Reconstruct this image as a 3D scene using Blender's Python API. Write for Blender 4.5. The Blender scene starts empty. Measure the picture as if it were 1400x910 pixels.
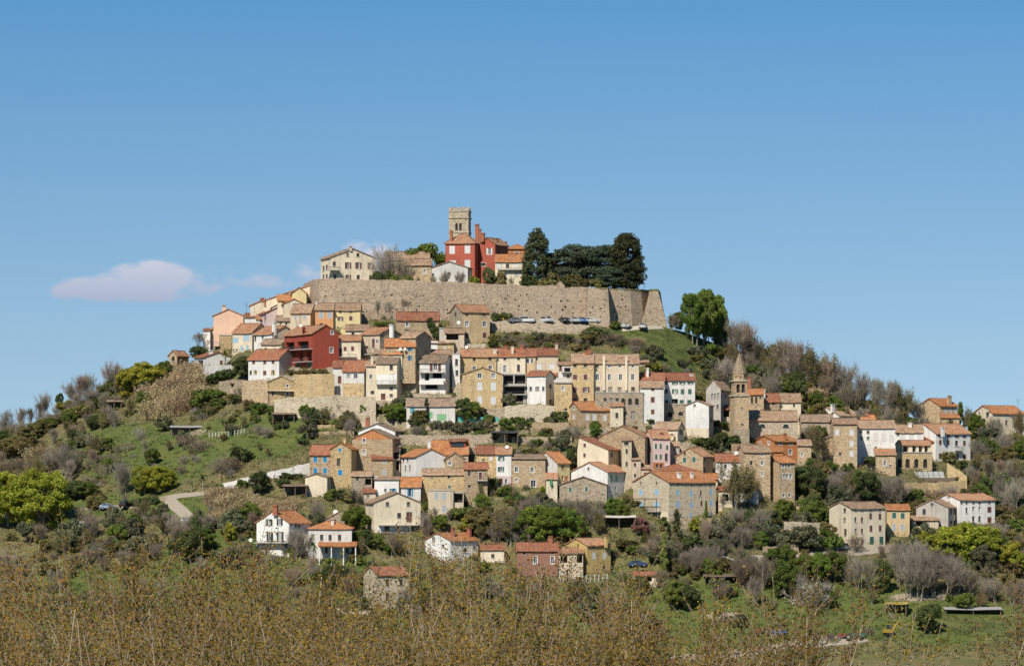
import bpy, math, random
import numpy as np
from mathutils import Vector, Matrix
from mathutils.geometry import tessellate_polygon
R = math.radians
rnd = random.Random(7)
SC = bpy.context.scene
COL = SC.collection
# ------------------------------------------------------------------ camera, sky, sun, exposure
F = 5500.0          # focal length in photo pixels (photo 1400 wide)
VH = 640.0          # photo row of the horizon
ZC = 60.0           # eye height above the datum
cam_d = bpy.data.cameras.new('camera'); cam = bpy.data.objects.new('camera', cam_d); COL.objects.link(cam)
cam.location = (0, 0, ZC); cam.rotation_euler = (R(90), 0, 0)
cam_d.sensor_width = 36.0; cam_d.lens = 36.0 * F / 1400.0; cam_d.shift_y = (VH - 455.0) / 1400.0
cam_d.clip_start = 1.0; cam_d.clip_end = 60000.0
SC.camera = cam
SUN_AZ, SUN_EL = 24.0, 45.0     # degrees to the left of the view's back, height
w = bpy.data.worlds.new('World'); SC.world = w; w.use_nodes = True
nt = w.node_tree; nt.nodes.clear(); N = nt.nodes; L = nt.links
out = N.new('ShaderNodeOutputWorld'); bg = N.new('ShaderNodeBackground')
sky = N.new('ShaderNodeTexSky'); sky.sky_type = 'NISHITA'; sky.sun_disc = False
sky.sun_elevation = R(SUN_EL); sky.sun_rotation = R(180 + SUN_AZ)
sky.altitude = 300; sky.air_density = 1.0; sky.dust_density = 0.15; sky.ozone_density = 3.0
geo = N.new('ShaderNodeTexCoord')
# a deep polarised spring sky: the whole dome is read somewhat higher up, evenly all round
sep = N.new('ShaderNodeSeparateXYZ'); L.new(geo.outputs['Generated'], sep.inputs[0])
ma = N.new('ShaderNodeMath'); ma.operation = 'MULTIPLY_ADD'; ma.inputs[1].default_value = 1.4; ma.inputs[2].default_value = 0.105
mx = N.new('ShaderNodeMath'); mx.operation = 'MAXIMUM'; mx.inputs[1].default_value = 0.0
L.new(sep.outputs[2], mx.inputs[0]); L.new(mx.outputs[0], ma.inputs[0])
cmb = N.new('ShaderNodeCombineXYZ'); L.new(sep.outputs[0], cmb.inputs[0]); L.new(sep.outputs[1], cmb.inputs[1]); L.new(ma.outputs[0], cmb.inputs[2])
nrm = N.new('ShaderNodeVectorMath'); nrm.operation = 'NORMALIZE'; L.new(cmb.outputs[0], nrm.inputs[0]); L.new(nrm.outputs[0], sky.inputs['Vector'])
hs = N.new('ShaderNodeHueSaturation'); hs.inputs['Saturation'].default_value = 1.22; hs.inputs['Hue'].default_value = 0.491; hs.inputs['Value'].default_value = 1.0
L.new(sky.outputs[0], hs.inputs['Color'])
for sock, lo, hi in (('Saturation', 0.96, 1.27), ('Value', 0.855, 0.985)):     # paler, hazier air low down, the same all round
    mrg = N.new('ShaderNodeMapRange'); mrg.inputs[1].default_value = 0.0255; mrg.inputs[2].default_value = 0.116; mrg.inputs[3].default_value = lo; mrg.inputs[4].default_value = hi
    L.new(sep.outputs[2], mrg.inputs[0]); L.new(mrg.outputs[0], hs.inputs[sock])
# small cumulus far off, in the sky itself (direction space)
def mnode(op, a=None, b=None, c=None):
    m = N.new('ShaderNodeMath'); m.operation = op
    for i, q in enumerate((a, b, c)):
        if q is None: continue
        if isinstance(q, (int, float)): m.inputs[i].default_value = q
        else: L.new(q, m.inputs[i])
    return m.outputs[0]
ax = mnode('DIVIDE', sep.outputs[0], sep.outputs[1]); az_ = mnode('DIVIDE', sep.outputs[2], sep.outputs[1])
front = mnode('GREATER_THAN', sep.outputs[1], 0.2)
cc = N.new('ShaderNodeCombineXYZ'); L.new(ax, cc.inputs[0]); L.new(az_, cc.inputs[1])
mapn = N.new('ShaderNodeMapping'); mapn.inputs['Scale'].default_value = (130, 230, 1); L.new(cc.outputs[0], mapn.inputs[0])
nz = N.new('ShaderNodeTexNoise'); nz.inputs['Scale'].default_value = 1.0; nz.inputs['Detail'].default_value = 7; nz.inputs['Roughness'].default_value = 0.55
L.new(mapn.outputs[0], nz.inputs[0])
def blob(u, v, ru, rv, flat=1.0):
    dx = mnode('DIVIDE', mnode('SUBTRACT', ax, (u - 700) / F), ru / F)
    d0 = mnode('SUBTRACT', az_, (VH - v) / F)
    up = mnode('DIVIDE', mnode('MAXIMUM', d0, 0.0), rv / F)
    dn = mnode('DIVIDE', mnode('MINIMUM', d0, 0.0), rv / F / flat)
    d2 = mnode('ADD', mnode('MULTIPLY', dx, dx), mnode('ADD', mnode('MULTIPLY', up, up), mnode('MULTIPLY', dn, dn)))
    return mnode('SUBTRACT', 1.0, d2)
m = None
for b, am in (((170, 402, 115, 34, 2.4), 1.0), ((205, 386, 72, 34, 1.6), 1.1), ((265, 392, 55, 22, 1.4), .5), ((365, 384, 80, 16, 1.2), .34), ((445, 372, 60, 22, 1.2), .36), ((505, 350, 45, 30, 1.0), .55)):
    q = mnode('MULTIPLY', mnode('MAXIMUM', blob(*b), 0.0), am)
    m = q if m is None else mnode('MAXIMUM', m, q)
dens = mnode('MULTIPLY', mnode('SUBTRACT', mnode('ADD', m, mnode('MULTIPLY', nz.outputs[0], 2.0)), 1.08), 1.5)
dens = mnode('MULTIPLY', dens, mnode('MULTIPLY', mnode('MINIMUM', mnode('MULTIPLY', m, 3.0), 1.0), front))
cl = N.new('ShaderNodeClamp'); cl.inputs['Max'].default_value = 0.78; L.new(dens, cl.inputs[0])
cr = N.new('ShaderNodeMixRGB'); L.new(mnode('MINIMUM', mnode('MAXIMUM', mnode('MULTIPLY_ADD', az_, 90.0, -3.7), 0.0), 1.0), cr.inputs[0]); 
cr.inputs[1].default_value = (3.7, 4.0, 5.3, 1); cr.inputs[2].default_value = (6.0, 5.9, 6.7, 1)
mixc = N.new('ShaderNodeMixRGB'); L.new(cl.outputs[0], mixc.inputs[0]); L.new(hs.outputs[0], mixc.inputs[1]); L.new(cr.outputs[0], mixc.inputs[2])
L.new(mixc.outputs[0], bg.inputs[0]); bg.inputs[1].default_value = 0.092
L.new(bg.outputs[0], out.inputs[0])
sd = bpy.data.lights.new('sun', 'SUN'); sd.energy = 4.6; sd.angle = R(0.53); sd.color = (1.0, 0.94, 0.84)
sun = bpy.data.objects.new('sun', sd); COL.objects.link(sun); sun.location = (-400, -400, 500)
sv = Vector((-math.sin(R(SUN_AZ)) * math.cos(R(SUN_EL)), -math.cos(R(SUN_AZ)) * math.cos(R(SUN_EL)), math.sin(R(SUN_EL))))
sun.rotation_euler = sv.to_track_quat('Z', 'Y').to_euler()
SC.view_settings.view_transform = 'Standard'; SC.view_settings.look = 'None'; SC.view_settings.exposure = 0.3; SC.view_settings.gamma = 1.0
SC.cycles.max_bounces = 6; SC.cycles.diffuse_bounces = 3; SC.cycles.glossy_bounces = 2; SC.cycles.transparent_max_bounces = 6
SC.render.film_transparent = False
# ------------------------------------------------------------------ object helpers
def tag(o, label=None, cat=None, group=None, kind=None):
    if label: o['label'] = label
    if cat: o['category'] = cat
    if group: o['group'] = group
    if kind: o['kind'] = kind
    return o
def link(name, me, parent=None):
    o = bpy.data.objects.new(name, me); COL.objects.link(o)
    if parent is not None: o.parent = parent
    return o
def empty(name, loc, rz=0.0):
    o = bpy.data.objects.new(name, None); COL.objects.link(o)
    o.location = loc; o.rotation_euler = (0, 0, rz); o.empty_display_size = 0.5
    return o
class MB:
    def __init__(s): s.v = []; s.f = []; s.m = []; s.uv = {}
    def face(s, pts, mi=0, uv=None):
        b = len(s.v); s.v += [tuple(p) for p in pts]; s.f.append(tuple(range(b, b + len(pts)))); s.m.append(mi)
        if uv: s.uv[len(s.f) - 1] = uv
    def box(s, x0, x1, y0, y1, z0, z1, mi=0):
        b = len(s.v)
        s.v += [(x0,y0,z0),(x1,y0,z0),(x1,y1,z0),(x0,y1,z0),(x0,y0,z1),(x1,y0,z1),(x1,y1,z1),(x0,y1,z1)]
        for q in ((3,2,1,0),(4,5,6,7),(0,1,5,4),(1,2,6,5),(2,3,7,6),(3,0,4,7)):
            s.f.append(tuple(b + i for i in q)); s.m.append(mi)
    def prism(s, poly, z0, z1, mi=0, top=None):
        n = len(poly); b = len(s.v); tp = top or poly
        s.v += [(p[0], p[1], z0) for p in poly] + [(p[0], p[1], z1) for p in tp]
        for i in range(n):
            j = (i + 1) % n; s.f.append((b+i, b+j, b+n+j, b+n+i)); s.m.append(mi)
        s.f.append(tuple(b + n + i for i in range(n))); s.m.append(mi)
        s.f.append(tuple(b + n - 1 - i for i in range(n))); s.m.append(mi)
    def tube(s, p0, p1, r0, r1, n=6, mi=0):
        p0 = Vector(p0); p1 = Vector(p1); d = (p1 - p0).normalized()
        a = d.orthogonal().normalized(); c = d.cross(a); b = len(s.v)
        for p, r in ((p0, r0), (p1, r1)):
            for k in range(n):
                t = 2 * math.pi * k / n; s.v.append(tuple(p + (a * math.cos(t) + c * math.sin(t)) * r))
        for i in range(n):
            j = (i + 1) % n; s.f.append((b+i, b+j, b+n+j, b+n+i)); s.m.append(mi)
        s.f.append(tuple(b + n + i for i in range(n))); s.m.append(mi)
        s.f.append(tuple(b + n - 1 - i for i in range(n))); s.m.append(mi)
    def mesh(s, name, mats):
        me = bpy.data.meshes.new(name); me.from_pydata(s.v, [], s.f)
        for q in (mats if isinstance(mats, (list, tuple)) else [mats]): me.materials.append(q)
        me.polygons.foreach_set('material_index', s.m)
        if s.uv:
            ul = me.uv_layers.new(name='uv')
            for pi, uv in s.uv.items():
                for k, li in enumerate(me.polygons[pi].loop_indices): ul.data[li].uv = uv[k]
        me.update(); return me
    def build(s, name, mats, parent=None): return link(name, s.mesh(name, mats), parent)
# ------------------------------------------------------------------ materials
MATS = {}
def base_mat(name, rough=0.85):
    m = bpy.data.materials.new(name); m.use_nodes = True; t = m.node_tree
    p = t.nodes['Principled BSDF']; p.inputs['Roughness'].default_value = rough
    p.inputs['Specular IOR Level'].default_value = 0.3
    return m, t, p
def nd(t, typ, **kw):
    n = t.nodes.new(typ)
    for k, v in kw.items():
        if k in n.inputs: n.inputs[k].default_value = v
        else: setattr(n, k, v)
    return n
def ramp(t, fac, stops):
    r = t.nodes.new('ShaderNodeValToRGB'); e = r.color_ramp.elements
    while len(e) < len(stops): e.new(0.5)
    for i, (p, c) in enumerate(stops): e[i].position = p; e[i].color = (*c, 1)
    t.links.new(fac, r.inputs[0]); return r.outputs[0]
def mixrgb(t, fac, a, b, bt='MIX'):
    n = t.nodes.new('ShaderNodeMixRGB'); n.blend_type = bt
    for i, q in ((0, fac), (1, a), (2, b)):
        if isinstance(q, (int, float)): n.inputs[i].default_value = q
        elif isinstance(q, tuple): n.inputs[i].default_value = (*q, 1)
        else: t.links.new(q, n.inputs[i])
    return n.outputs[0]
def objvec(t, spread=60.0):
    tc = t.nodes.new('ShaderNodeTexCoord'); oi = t.nodes.new('ShaderNodeObjectInfo')
    mu = nd(t, 'ShaderNodeMath', operation='MULTIPLY'); mu.inputs[1].default_value = spread; t.links.new(oi.outputs['Random'], mu.inputs[0])
    va = nd(t, 'ShaderNodeVectorMath', operation='ADD'); t.links.new(tc.outputs['Object'], va.inputs[0]); t.links.new(mu.outputs[0], va.inputs[1])
    return va.outputs[0], oi
def noise(t, vec, scale, detail=4, rough=0.6):
    n = nd(t, 'ShaderNodeTexNoise'); n.inputs['Scale'].default_value = scale; n.inputs['Detail'].default_value = detail; n.inputs['Roughness'].default_value = rough
    t.links.new(vec, n.inputs['Vector']); return n.outputs[0]
def sc3(t, vec, s):
    n = nd(t, 'ShaderNodeMapping'); n.inputs['Scale'].default_value = s; t.links.new(vec, n.inputs[0]); return n.outputs[0]
def bump(t, p, h, strength, dist):
    b = nd(t, 'ShaderNodeBump'); b.inputs['Strength'].default_value = strength; b.inputs['Distance'].default_value = dist
    t.links.new(h, b.inputs['Height']); t.links.new(b.outputs[0], p.inputs['Normal'])
def flat(name, col, rough=0.6, metal=0.0):
    if name in MATS: return MATS[name]
    m, t, p = base_mat(name, rough); p.inputs['Base Color'].default_value = (*col, 1); p.inputs['Metallic'].default_value = metal
    MATS[name] = m; return m
def paint(name, col, var=0.25):
    if name in MATS: return MATS[name]
    m, t, p = base_mat(name, 0.7); v, oi = objvec(t)
    n = noise(t, v, 3.0, 3)
    t.links.new(mixrgb(t, n, tuple(c * (1 - var) for c in col), tuple(min(1, c * (1 + var * .5)) for c in col)), p.inputs['Base Color'])
    MATS[name] = m; return m
def vary(t, a, oi, lo, hi):
    h = nd(t, 'ShaderNodeHueSaturation'); mr = nd(t, 'ShaderNodeMapRange'); mr.inputs['To Min'].default_value = lo; mr.inputs['To Max'].default_value = hi
    f = nd(t, 'ShaderNodeMath', operation='FRACT'); m = nd(t, 'ShaderNodeMath', operation='MULTIPLY'); m.inputs[1].default_value = 13.7
    t.links.new(oi.outputs['Random'], m.inputs[0]); t.links.new(m.outputs[0], f.inputs[0]); t.links.new(f.outputs[0], mr.inputs[0]); t.links.new(mr.outputs[0], h.inputs['Value'])
    t.links.new(a, h.inputs['Color']); return h.outputs[0]
def plaster(name, col, dirt=(0.23, 0.19, 0.15), amount=0.55):
    m, t, p = base_mat(name, 0.9); v, oi = objvec(t)
    big = noise(t, v, 0.28, 5, 0.65); streak = noise(t, sc3(t, v, (1.6, 1.6, 0.16)), 1.0, 4, 0.6); fine = noise(t, v, 3.5, 3)
    a = mixrgb(t, ramp(t, big, [(0.35, (0,0,0)), (0.75, (1,1,1))]), col, tuple(c * 0.74 for c in col))
    a = mixrgb(t, ramp(t, streak, [(0.52, (0,0,0)), (0.74, (min(.9, amount * 1.35),)*3)]), a, dirt)
    pt = noise(t, v, 0.75, 6, 0.7)
    a = mixrgb(t, ramp(t, pt, [(0.56, (0,0,0)), (0.60, (amount,)*3)]), a, tuple(c * 0.80 + d * 0.12 for c, d in zip(col, dirt)))
    pt2 = noise(t, sc3(t, v, (1.3, 1.3, .7)), 1.1, 5, 0.75)
    a = mixrgb(t, ramp(t, pt2, [(0.62, (0,0,0)), (0.66, (amount * .8,)*3)]), a, tuple(min(.85, c * 1.12) for c in col))
    a = mixrgb(t, 0.4, a, fine, 'OVERLAY'); a = vary(t, a, oi, .86, 1.04)
    t.links.new(a, p.inputs['Base Color']); bump(t, p, fine, 0.35, 0.06); MATS[name] = m; return m
def stone(name, c1, c2, mortar, scale=2.6, patch=0.35, pcol=(0.5, 0.42, 0.31), weather=.45):
    m, t, p = base_mat(name, 0.92); v, oi = objvec(t)
    nv = nd(t, 'ShaderNodeTexNoise'); nv.inputs['Scale'].default_value = 1.6; nv.inputs['Detail'].default_value = 2; t.links.new(v, nv.inputs['Vector'])
    wv = nd(t, 'ShaderNodeVectorMath', operation='MULTIPLY_ADD'); wv.inputs[1].default_value = (.22, .22, .22)
    t.links.new(nv.outputs['Color'], wv.inputs[0]); t.links.new(v, wv.inputs[2])
    vv = sc3(t, wv.outputs[0], (1, 1, 1.75))
    vo = nd(t, 'ShaderNodeTexVoronoi'); vo.inputs['Scale'].default_value = scale; t.links.new(vv, vo.inputs['Vector'])
    ve = nd(t, 'ShaderNodeTexVoronoi', feature='DISTANCE_TO_EDGE'); ve.inputs['Scale'].default_value = scale; t.links.new(vv, ve.inputs['Vector'])
    sepc = nd(t, 'ShaderNodeSeparateColor'); t.links.new(vo.outputs['Color'], sepc.inputs[0])
    a = mixrgb(t, sepc.outputs[0], c1, c2)
    a = mixrgb(t, ramp(t, sepc.outputs[1], [(0.80, (0,0,0)), (0.95, (.75,.75,.75))]), a, tuple(c * 0.38 for c in c1))
    a = mixrgb(t, ramp(t, ve.outputs[0], [(0.02, (.8,.8,.8)), (0.10, (0,0,0))]), a, mortar)
    big = noise(t, v, 0.22, 5, 0.62)
    a = mixrgb(t, ramp(t, big, [(0.45, (0,0,0)), (0.72, (patch,)*3)]), a, pcol)
    st = noise(t, sc3(t, v, (1, 1, .22)), 0.9, 4)
    a = mixrgb(t, ramp(t, st, [(0.5, (0,0,0)), (0.8, (weather,)*3)]), a, (0.20, 0.165, 0.125))
    if weather > .6:
        lay = noise(t, sc3(t, v, (.05, .05, .55)), 1.0, 3, .5); a = mixrgb(t, ramp(t, lay, [(.42, (0,0,0)), (.62, (.25,)*3)]), a, tuple(c * .7 for c in c1))
        blot = noise(t, v, .09, 6, .7); a = mixrgb(t, ramp(t, blot, [(.48, (0,0,0)), (.62, (.35,)*3)]), a, tuple(c * .72 for c in c2))
    a = vary(t, a, oi, .84, 1.12)
    t.links.new(a, p.inputs['Base Color'])
    h = ramp(t, ve.outputs[0], [(0.0, (0,0,0)), (0.18, (1,1,1))]); bump(t, p, h, 0.9, 0.10); MATS[name] = m; return m
def tiles(name, c1, c2, c3, old=0.5):
    m, t, p = base_mat(name, 0.85)
    uv = t.nodes.new('ShaderNodeUVMap'); oi = t.nodes.new('ShaderNodeObjectInfo')
    mu = nd(t, 'ShaderNodeMath', operation='MULTIPLY'); mu.inputs[1].default_value = 90.0; t.links.new(oi.outputs['Random'], mu.inputs[0])
    va = nd(t, 'ShaderNodeVectorMath', operation='ADD'); t.links.new(uv.outputs[0], va.inputs[0]); t.links.new(mu.outputs[0], va.inputs[1])
    v = va.outputs[0]
    vo = nd(t, 'ShaderNodeTexVoronoi'); vo.inputs['Scale'].default_value = 1.0; t.links.new(sc3(t, v, (2.6, 1.7, 1)), vo.inputs['Vector'])
    sepc = nd(t, 'ShaderNodeSeparateColor'); t.links.new(vo.outputs['Color'], sepc.inputs[0])
    a = mixrgb(t, ramp(t, sepc.outputs[0], [(0.15, (0,0,0)), (0.85, (1,1,1))]), c1, c2)
    pa = noise(t, sc3(t, v, (0.5, 0.35, 1)), 0.9, 6, 0.72)
    a = mixrgb(t, ramp(t, pa, [(0.5 - old * .15, (0,0,0)), (0.68, (.8,)*3)]), a, c3)
    lich = noise(t, v, 1.3, 5, 0.75)
    a = mixrgb(t, ramp(t, lich, [(0.52, (0,0,0)), (0.66, (old,)*3)]), a, (0.16, 0.13, 0.10))
    ws = nd(t, 'ShaderNodeTexWave', wave_type='BANDS', bands_direction='X'); ws.inputs['Scale'].default_value = 1.05; ws.inputs['Distortion'].default_value = 0.6; ws.inputs['Detail'].default_value = 1
    t.links.new(v, ws.inputs['Vector'])
    a = mixrgb(t, 0.55, a, ramp(t, ws.outputs[0], [(0.0, (.45,.45,.45)), (0.6, (.62,.62,.62))]), 'OVERLAY')
    wr = nd(t, 'ShaderNodeTexWave', wave_type='BANDS', bands_direction='Y', wave_profile='SAW'); wr.inputs['Scale'].default_value = 0.8; wr.inputs['Distortion'].default_value = 0.5
    t.links.new(v, wr.inputs['Vector'])
    a = mixrgb(t, 0.3, a, ramp(t, wr.outputs[0], [(0.0, (.3,.3,.3)), (0.4, (.55,.55,.55))]), 'OVERLAY')
    a = vary(t, a, oi, .78, 1.1)
    t.links.new(a, p.inputs['Base Color']); bump(t, p, ws.outputs[0], 1.0, 0.12); MATS[name] = m; return m
def leaf(name, c1, c2, scale=0.5, trans=0.25):
    m, t, p = base_mat(name, 0.75)
    g = t.nodes.new('ShaderNodeNewGeometry'); oi = t.nodes.new('ShaderNodeObjectInfo')
    n = noise(t, g.outputs['Position'], scale, 3, 0.7)
    a = mixrgb(t, ramp(t, n, [(0.32, (0,0,0)), (0.68, (1,1,1))]), c1, c2)
    hsn = nd(t, 'ShaderNodeHueSaturation'); t.links.new(a, hsn.inputs['Color'])
    mr = nd(t, 'ShaderNodeMapRange'); mr.inputs['To Min'].default_value = 0.72; mr.inputs['To Max'].default_value = 1.25
    t.links.new(oi.outputs['Random'], mr.inputs[0]); t.links.new(mr.outputs[0], hsn.inputs['Value'])
    mr2 = nd(t, 'ShaderNodeMapRange'); mr2.inputs['To Min'].default_value = 0.48; mr2.inputs['To Max'].default_value = 0.52
    mo = nd(t, 'ShaderNodeMath', operation='FRACT'); m7 = nd(t, 'ShaderNodeMath', operation='MULTIPLY'); m7.inputs[1].default_value = 7.3
    t.links.new(oi.outputs['Random'], m7.inputs[0]); t.links.new(m7.outputs[0], mo.inputs[0]); t.links.new(mo.outputs[0], mr2.inputs[0]); t.links.new(mr2.outputs[0], hsn.inputs['Hue'])
    t.links.new(hsn.outputs[0], p.inputs['Base Color'])
    p.inputs['Specular IOR Level'].default_value = 0.15
    if trans:
        tr = nd(t, 'ShaderNodeBsdfTranslucent'); ms = nd(t, 'ShaderNodeMixShader'); ms.inputs[0].default_value = trans
        t.links.new(hsn.outputs[0], tr.inputs[0]); t.links.new(p.outputs[0], ms.inputs[1]); t.links.new(tr.outputs[0], ms.inputs[2])
        t.links.new(ms.outputs[0], t.nodes['Material Output'].inputs[0])
    MATS[name] = m; return m
# wall finishes
plaster('wht', (0.77, 0.74, 0.68), amount=0.34); plaster('crm', (0.74, 0.63, 0.455), amount=0.4); plaster('bei', (0.60, 0.49, 0.35), amount=0.6)
plaster('pch', (0.72, 0.47, 0.32), amount=0.15); plaster('pnk', (0.68, 0.52, 0.47), amount=0.25); plaster('org', (0.62, 0.31, 0.14), amount=0.15)
plaster('yel', (0.76, 0.62, 0.32), amount=0.15); plaster('red', (0.36, 0.072, 0.042), amount=0.15); plaster('pal', (0.43, 0.105, 0.064), amount=0.3)
plaster('ylo', (0.52, 0.37, 0.14), amount=0.45); plaster('och', (0.60, 0.445, 0.245), amount=0.6); plaster('gwh', (0.66, 0.62, 0.56), amount=0.45)
plaster('gpl', (0.46, 0.42, 0.36), amount=0.6); plaster('brk', (0.29, 0.145, 0.10), amount=0.4); plaster('rst', (0.46, 0.19, 0.075), amount=0.3)
stone('tan', (0.443, 0.309, 0.171), (0.618, 0.453, 0.275), (0.473, 0.357, 0.228), 2.2)
stone('gry', (0.371, 0.289, 0.197), (0.535, 0.429, 0.303), (0.432, 0.347, 0.245), 2.2, pcol=(0.453, 0.362, 0.258))
stone('ost', (0.505, 0.347, 0.166), (0.626, 0.473, 0.258), (0.576, 0.424, 0.236), 2.2, 0.7, (0.626, 0.463, 0.245))
stone('pst', (0.494, 0.385, 0.258), (0.626, 0.555, 0.398), (0.535, 0.434, 0.306), 2.2, 0.4, (0.618, 0.501, 0.350))
stone('twl', (0.36, 0.265, 0.178), (0.62, 0.49, 0.355), (0.38, 0.29, 0.20), 2.6, 0.6, (0.52, 0.40, 0.275), .7)
stone('rub', (0.412, 0.318, 0.206), (0.618, 0.492, 0.332), (0.309, 0.237, 0.157), 1.9, 0.3)
# roof finishes
tiles('tile', (0.27, 0.13, 0.065), (0.52, 0.345, 0.215), (0.42, 0.30, 0.195), 0.9)
tiles('orng', (0.38, 0.12, 0.036), (0.60, 0.25, 0.09), (0.45, 0.235, 0.12), 0.6)
tiles('redr', (0.24, 0.072, 0.034), (0.41, 0.155, 0.072), (0.33, 0.165, 0.10), 0.7)
tiles('mixr', (0.36, 0.125, 0.05), (0.56, 0.29, 0.15), (0.43, 0.28, 0.17), 0.8)
tiles('brwn', (0.20, 0.12, 0.075), (0.40, 0.275, 0.18), (0.30, 0.225, 0.16), 0.9)
# joinery
PANE = flat('pane', (0.035, 0.04, 0.045), 0.12); PANES = [flat('pane_painted_sky', (0.10, 0.12, 0.14), 0.15), flat('pane_curtain', (0.30, 0.28, 0.24), 0.4), flat('pane_grey', (0.07, 0.07, 0.068), 0.3)]; DARK = flat('opening_shade', (0.03, 0.027, 0.025), 0.9)  # bluish pane: sky reflection painted in; last one: shade inside openings, put into colour
FRAME = flat('frame', (0.62, 0.60, 0.56), 0.6); DFRAME = flat('dark_frame', (0.12, 0.085, 0.06), 0.7); SURR = paint('surround', (0.56, 0.50, 0.41), .2)
COLR = {'B': (0.02, 0.22, 0.42), 'L': (0.30, 0.50, 0.66), 'T': (0.12, 0.33, 0.38), 'G': (0.045, 0.13, 0.10), 'R': (0.15, 0.06, 0.045), 'Y': (0.40, 0.42, 0.43),
        'W': (0.66, 0.65, 0.63), 'K': (0.035, 0.04, 0.045), 'O': (0.50, 0.32, 0.10), 'M': (0.24, 0.46, 0.24)}
def shut(c): return paint('shutter_' + c, COLR[c])
CONC = paint('concrete', (0.42, 0.39, 0.35), .2); IRON = flat('iron', (0.05, 0.05, 0.055), 0.5); WHITEP = paint('white_paint', (0.68, 0.65, 0.59), .12); WOOD = paint('weathered_wood', (0.16, 0.115, 0.08), .35)
BRICK = paint('brick_red', (0.33, 0.12, 0.07), .3)
# ------------------------------------------------------------------ terrain
def lerp_tab(tab, x):
    xs = [a for a, _ in tab]; ys = [b for _, b in tab]; return float(np.interp(x, xs, ys))
CREST = [(-700, 720), (-300, 655), (0, 603), (60, 578), (100, 562), (160, 535), (230, 508), (280, 484), (340, 452), (415, 432), (470, 436), (660, 438), (800, 440), (850, 446), (905, 446), (940, 455), (1000, 478), (1060, 508), (1130, 530), (1200, 552), (1270, 580), (1340, 592), (1400, 600), (1700, 660), (2100, 740)]
WALLU = [(300, 0), (440, 1), (880, 1), (1000, 0)]
YB = 865.0
def crest(u): return lerp_tab(CREST, u)
def crestY(u): return 1032 - 28.5 * lerp_tab(WALLU, u)
def gY(u, v):
    c = crest(u); t = (900 - v) / (900 - c); k = 0.55 - 0.4 * lerp_tab(WALLU, u)
    t = max(-0.15, min(1.0, t))
    return YB + (crestY(u) - YB) * (t + k * max(t, 0) ** 3) / (1 + k)
def P(u, v, Y): return Vector(((u - 700) / F * Y, Y, ZC + (VH - v) / F * Y))
def G(u, v): return P(u, v, gY(u, v))
CUTS = {}
def add_cut(c, ang, hx, hy, z):
    ca, sa = math.cos(-ang), math.sin(-ang); r = math.hypot(hx, hy)
    for i in range(int((c.x - r) // 16), int((c.x + r) // 16) + 1):
        for j in range(int((c.y - r) // 16), int((c.y + r) // 16) + 1): CUTS.setdefault((i, j), []).append((c.x, c.y, ca, sa, hx, hy, z))
def cut_z(p):
    for cx, cy, ca, sa, hx, hy, z in CUTS.get((int(p.x // 16), int(p.y // 16)), ()):
        dx, dy = p.x - cx, p.y - cy
        if abs(dx * ca - dy * sa) < hx and abs(dx * sa + dy * ca) < hy and p.z > z: p.z = z
def Gd(u, v, off=0.0):
    p = G(u, v); t = min(1, max(0, (900 - v) / (900 - crest(u))))
    p.z += 0.5 * math.sin(p.x * .31 + 1.3 * math.sin(p.y * .17)) * math.sin(p.y * .23) * (1 - abs(2 * t - 1)); cut_z(p); p.z += off
    return p
def ell(u, v, cu, cv, ru, rv): return max(0.0, 1 - ((u - cu) / ru) ** 2 - ((v - cv) / rv) ** 2)
GREEN = [(930, 475, 90, 40, 1.3), (880, 455, 60, 14, 1.3), (1030, 520, 80, 25, .8), (200, 620, 130, 50, 1.2), (340, 600, 90, 35, 1.2), (400, 580, 60, 25, 1.0), (160, 690, 90, 25, .7), (250, 690, 60, 20, .8), (320, 690, 60, 20, .9),
         (1000, 830, 160, 60, 1.5), (1180, 830, 120, 50, 1.3), (900, 850, 120, 60, 1.4), (1300, 850, 120, 45, .8), (480, 800, 60, 50, 1.2), (700, 860, 200, 40, .8), (120, 560, 60, 15, .5), (1120, 770, 60, 25, .6), (300, 790, 120, 80, .9), (120, 820, 140, 60, .6), (600, 830, 120, 50, .7)]
EARTH = [(640, 540, 330, 90, .62), (1000, 620, 280, 80, .5), (420, 520, 130, 60, .5), (640, 680, 240, 50, .35), (1000, 470, 25, 12, 1.2), (1150, 560, 60, 20, .6), (250, 590, 60, 10, .5), (1270, 815, 80, 10, .7), (990, 842, 40, 7, 1.0)]
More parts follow.
